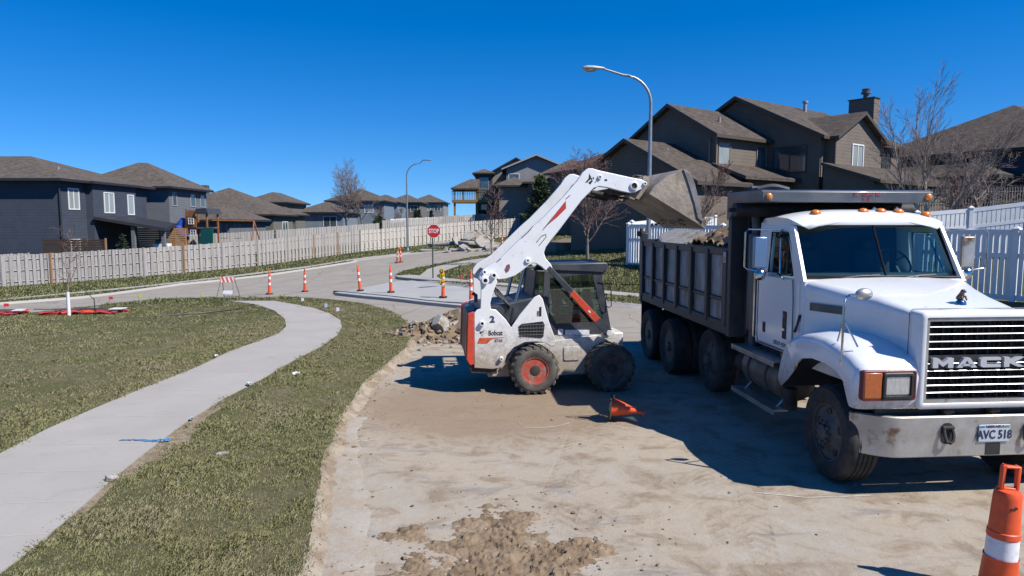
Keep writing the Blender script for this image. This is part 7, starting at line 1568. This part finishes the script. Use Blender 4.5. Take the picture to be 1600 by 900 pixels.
flatsign('folded orange and white road sign lying on the lawn at the left edge', 8, 492, 1.1, .9, 4, 1); flatsign('reddish folded road sign under the white trunk guard', 108, 490, 1.6, .8, 12, 2); flatsign('bright orange folded road sign right of the trunk guard', 157, 489.5, 1.5, .8, -6, 3)
mb = MB(); mb.tube([(0, 0, 0), (.0, -.02, .55)], .015, 5); mb.tube([(0, 0, .5), (-.5, .1, .95)], .012, 5); p = gp(149, 493, LAWN); o = mb.build('sign_stand', BLACKP, label='black folded sign stand sticking up from the orange road sign', cat='sign stand'); o.location = p
# marker flags
def flag(name, label, px, py, mat, s=.10):
    p = gp(px, py, LAWN); t = thing(name, label, 'marker flag', p, R(10), 'small utility marker flags'); mb = MB(); mb.tube([(0, 0, 0), (0, 0, .32)], .006, 4); mb.build('wire', STEELG, t); mb = MB(); mb.prism([(0, .20), (s, .21), (s * .95, .31), (0, .32)], 'y', -.004, .004); mb.build('flag', mat, t, smooth=0)
REDF = M('red_flag', (.75, .04, .03), rough=.6); YELF = M('yellow_flag', (.70, .70, .05), rough=.6); WHF = M('white_flag', (.72, .74, .76), rough=.6); BLF = M('blue_flag', (.45, .60, .72), rough=.6)
flag('marker_flag', 'red marker flag right of the folded signs', 171, 476, REDF, .14); flag('marker_flag', 'yellow marker flag between the red flag and the barricade', 217, 472, YELF, .12); flag('marker_flag', 'yellow marker flag just left of the barricade', 314.5, 470.5, YELF, .09); flag('marker_flag', 'red marker flag above the left edge road sign', 7, 488, REDF, .16)
flag('marker_flag', 'tiny orange marker flag on the strip right of the taped cone', 720, 442, REDF, .12); flag('marker_flag', 'white marker flag at the sidewalk bend near the grass tip', 471, 480, WHF, .09); flag('marker_flag', 'blue marker flag at the outer sidewalk bend', 507.5, 490, BLF, .09); flag('marker_flag', 'white marker flag right of the blue one', 525.5, 497, WHF, .10)
# litter
def litter(label, px, py, s, mat, seed):
    rnd = random.Random(seed); mb = MB(); n = 4; vs = [((i / n - .5) * s + rnd.uniform(-.1, .1) * s, (j / n - .5) * s * .6 + rnd.uniform(-.1, .1) * s, .02 + rnd.uniform(0, .4) * s) for j in range(n + 1) for i in range(n + 1)]
    vs += [(x, y, z - .012) for x, y, z in vs]; N_ = (n + 1) ** 2; q = [(j * (n + 1) + i, j * (n + 1) + i + 1, (j + 1) * (n + 1) + i + 1, (j + 1) * (n + 1) + i) for j in range(n) for i in range(n)]; mb.add(vs, q + [tuple(k + N_ for k in f) for f in q])
    o = mb.build('litter', mat, smooth=0, label=label, cat='litter'); p = gp(px, py, LAWN + .02); o.location = p; o.rotation_euler = (0, 0, rnd.uniform(0, 3))
litter('white scrap of litter on the grass left of the sidewalk', 338, 558, .10, WHF, 1); litter('pale blue scrap lying at the right sidewalk edge, halfway along', 389, 602, .11, BLF, 2); litter('crumpled white paper on the verge right of the sidewalk', 463, 586, .11, WHF, 3)
litter('bluish scrap on the sidewalk edge above the blue paint mark', 299, 656, .07, BLF, 4); litter('small white scrap at the inner bend of the sidewalk', 505, 538, .07, WHF, 5)
slabrock('stone', 'flat pale stone lying on the verge grass right of the blue paint', gp(347, 709, LAWN + .01), (.16, .09, .03), (0, 0, .3), 3, cat='stone'); slabrock('stone', 'small dark and white stone at the edge of the sidewalk, lower left', gp(174, 748, LAWN + .03), (.14, .10, .06), (.3, .2, .9), 4, cat='stone')
mb = MB(); mb.tube([gp(a, b, LAWN + .035) for a, b in ((242, 494), (262, 492.6), (290, 490.6), (315, 489), (345, 485.6), (368, 483), (380, 481))], .022, 6); mb.build('black_hose', BLACKP, label='black hose lying straight across the left lawn', cat='hose')
# black form boards along the slab edge
FB = M('black_form_board', (.035, .045, .05), (.10, .11, .115), 6, lo=.45, hi=.7, rough=.6, bump=.3)
pts = PX([(521, 459), (569, 463.5), (617, 468.5), (662, 474), (700, 478), (745, 481)], 0.0)
mb = MB(); rings = []
for i, p in enumerate(pts): rings.append([p + Vector((.0, -.06, -.02)), p + Vector((0, -.05, .10)), p + Vector((0, .03, .135)), p + Vector((0, .10, .13)), p + Vector((0, .16, -.02))])
mb.loft(rings); mb.build('slab_form', FB, label='long black form edge bounding the fresh concrete slab', cat='concrete form', smooth=30)
# rubble heap beside the loader
hp = gp(700, 520, 0)
mb = MB(); n = 70; x0_, x1_, y0_, y1_ = -4.1, .6, 15.2, 19.8; vs = []
for j in range(n + 1):
    for i in range(n + 1):
        x, y = x0_ + (x1_ - x0_) * i / n, y0_ + (y1_ - y0_) * j / n; g = .62 * math.exp(-((x + 1.35) / .75) ** 2 - ((y - 17.6) / .75) ** 2) + .32 * math.exp(-((x + 2.35) / .65) ** 2 - ((y - 16.9) / .5) ** 2)
        z = g * (1 + .35 * mn.fractal(Vector((x * 2, y * 2, 5)), .8, 2, 6)) + min(1, g * 6) * .07 * mn.fractal(Vector((x * 7, y * 7, 2)), .7, 2, 4) - .025; vs.append((x, y, z))
mb.add(vs, [(j * (n + 1) + i, j * (n + 1) + i + 1, (j + 1) * (n + 1) + i + 1, (j + 1) * (n + 1) + i) for j in range(n) for i in range(n)]); mb.build('soil_heap', SOIL2, smooth=30, label='brown soil heap behind the rear of the loader', cat='soil', kind='stuff')
def chunk(label, px, py, s, seed, z=.0, flat=.6, group='broken concrete chunks around the soil heap', mat=CHUNK):
    rnd = random.Random(seed); mb = MB(); rock(mb, (0, 0, 0), s, rnd, flat, 2); o = mb.build('concrete_chunk', mat, smooth=0, label=label, cat='concrete chunk', group=group, bevel=.006); p = gp(px, py, z); o.location = (p.x, p.y, h1(p.x, p.y) + z + s * flat * .3); return o
chunk('largest upright pale chunk at the left end of the soil heap', 653, 519, .38, 1, .08, .9); chunk('pale boulder-like chunk in the middle of the soil heap', 688, 514, .42, 2, .24, .85); chunk('long low grey chunk in front of the soil heap', 668, 530, .50, 3, 0, .35); chunk('tilted white-edged slab chunk at the foot of the heap', 697, 524, .34, 4, .08, .6); chunk('round pale chunk at the right of the heap beside the loader', 714, 514, .27, 5, .2, .9)
chunk('small grey chunk left of the heap on the verge edge', 644, 521, .22, 6, .03, .7); chunk('dark faced chunk under the boulder-like one', 705, 526, .3, 7, .02, .5); chunk('little pale chunk fallen left of the heap, lowest one', 664, 541, .09, 8, 0, .7)
chunk('small pale stone right of the long low chunk', 687, 536, .10, 9, 0, .7); chunk('small chunk on the far side of the heap by the grass', 641, 507, .13, 10, .08, .7)
rnd = random.Random(21); mb = MB()
for k in range(260):
    x, y = rnd.gauss(-1.9, .75), rnd.gauss(17.0, .55); g = .62 * math.exp(-((x + 1.35) / .75) ** 2 - ((y - 17.6) / .75) ** 2) + .32 * math.exp(-((x + 2.35) / .65) ** 2 - ((y - 16.9) / .5) ** 2); s = rnd.uniform(.03, .15); rock(mb, (x, y, g * .95 + s * .1), s, rnd, sub=1, mi=int(rnd.random() < .35))
mb.build('heap_clods', [SOIL2, CHUNK], smooth=0, label='clods and small stones strewn over the soil heap', cat='soil', kind='stuff')
# distant concrete slab pile
G_ = 'grey slabs in the distant rubble pile'
for lab, px_, py_, sz, rt, z_ in (('long flat slab at the left end of the distant rubble pile', 697, 389.5, (3.4, 1.6, .28), (R(3), R(-5), .1), .45), ('slab leaning against the left of the distant pile', 718, 388, (1.5, 1.5, .22), (R(35), R(25), .5), .45), ('broad dark-edged slab on the middle of the distant pile', 741, 388, (2.9, 1.7, .30), (R(4), R(4), .2), .35), ('upper tilted slab on top of the distant pile', 738, 386, (2.0, 1.5, .22), (R(18), R(-14), .4), .95),
                                  ('top slab of the distant pile nearest the bare maple', 752, 384, (2.0, 1.3, .24), (R(12), R(10), 1.1), 1.05), ('upright broken slab left of the maple trunk', 757, 389, (1.6, 1.3, .25), (R(55), R(12), .3), .5), ('low slab right of the maple trunk', 769, 389, (1.7, 1.0, .22), (R(8), R(-10), .9), .25), ('small slab lying in front of the distant pile', 710, 392.5, (1.5, .8, .15), (R(3), R(4), .5), .10), ('single low slab on the grass left of the distant pile', 668, 394.5, (1.4, .8, .22), (R(5), 0, 0), .12)):
    p = gp(px_, py_, 0); slabrock('concrete_slab', lab, (p.x, p.y, p.z + z_), sz, rt, hash(lab) % 997 if False else int(px_), group=G_)
for k, (px_, py_, s_) in enumerate(((700, 393, .5), (725, 391, .6), (733, 392.5, .4), (764, 391, .5), (775, 390, .45), (746, 391.5, .35))): chunk(('first', 'second', 'third', 'fifth', 'rightmost', 'fourth')[k] + ' small loose chunk from the left along the front of the distant pile', px_, py_, s_, 40 + k, .05, .6, 'loose chunks before the distant pile')
slabrock('boulder', 'pale tan boulder in the mulch bed under the red-budded maple', gp(876, 388, LAWN + .2), (2.2, 1.0, .7), (0, 0, .2), 61, mat=M('tan_boulder', (.42, .33, .24), (.30, .23, .17), 3, rough=.9, bump=.5), cat='boulder')

# ------------------------------------------------------------------ real-world reflectances: the picture is exposed about 0.6 stop up, so paints and soils are entered with that much less
ALB = .68
for m_ in bpy.data.materials:
    if not m_.node_tree or m_.name in ('tinted_truck_glass', 'cab_glass'): continue
    k_ = .88 if m_.name in ('white_truck_paint', 'clean_white_paint', 'loader_white_paint', 'loader_white_arm_paint', 'white_vinyl', 'white_reflective', 'white_window_trim', 'orange_plastic', 'white_band') else ALB
    for n_ in m_.node_tree.nodes:
        if n_.type == 'MIX' and n_.data_type == 'RGBA': ins = (n_.inputs[6], n_.inputs[7])
        elif n_.type == 'BSDF_PRINCIPLED': ins = (n_.inputs['Base Color'],)
        else: continue
        for i_ in ins:
            if not i_.is_linked: c_ = i_.default_value; i_.default_value = (c_[0] * k_, c_[1] * k_, c_[2] * k_, 1)
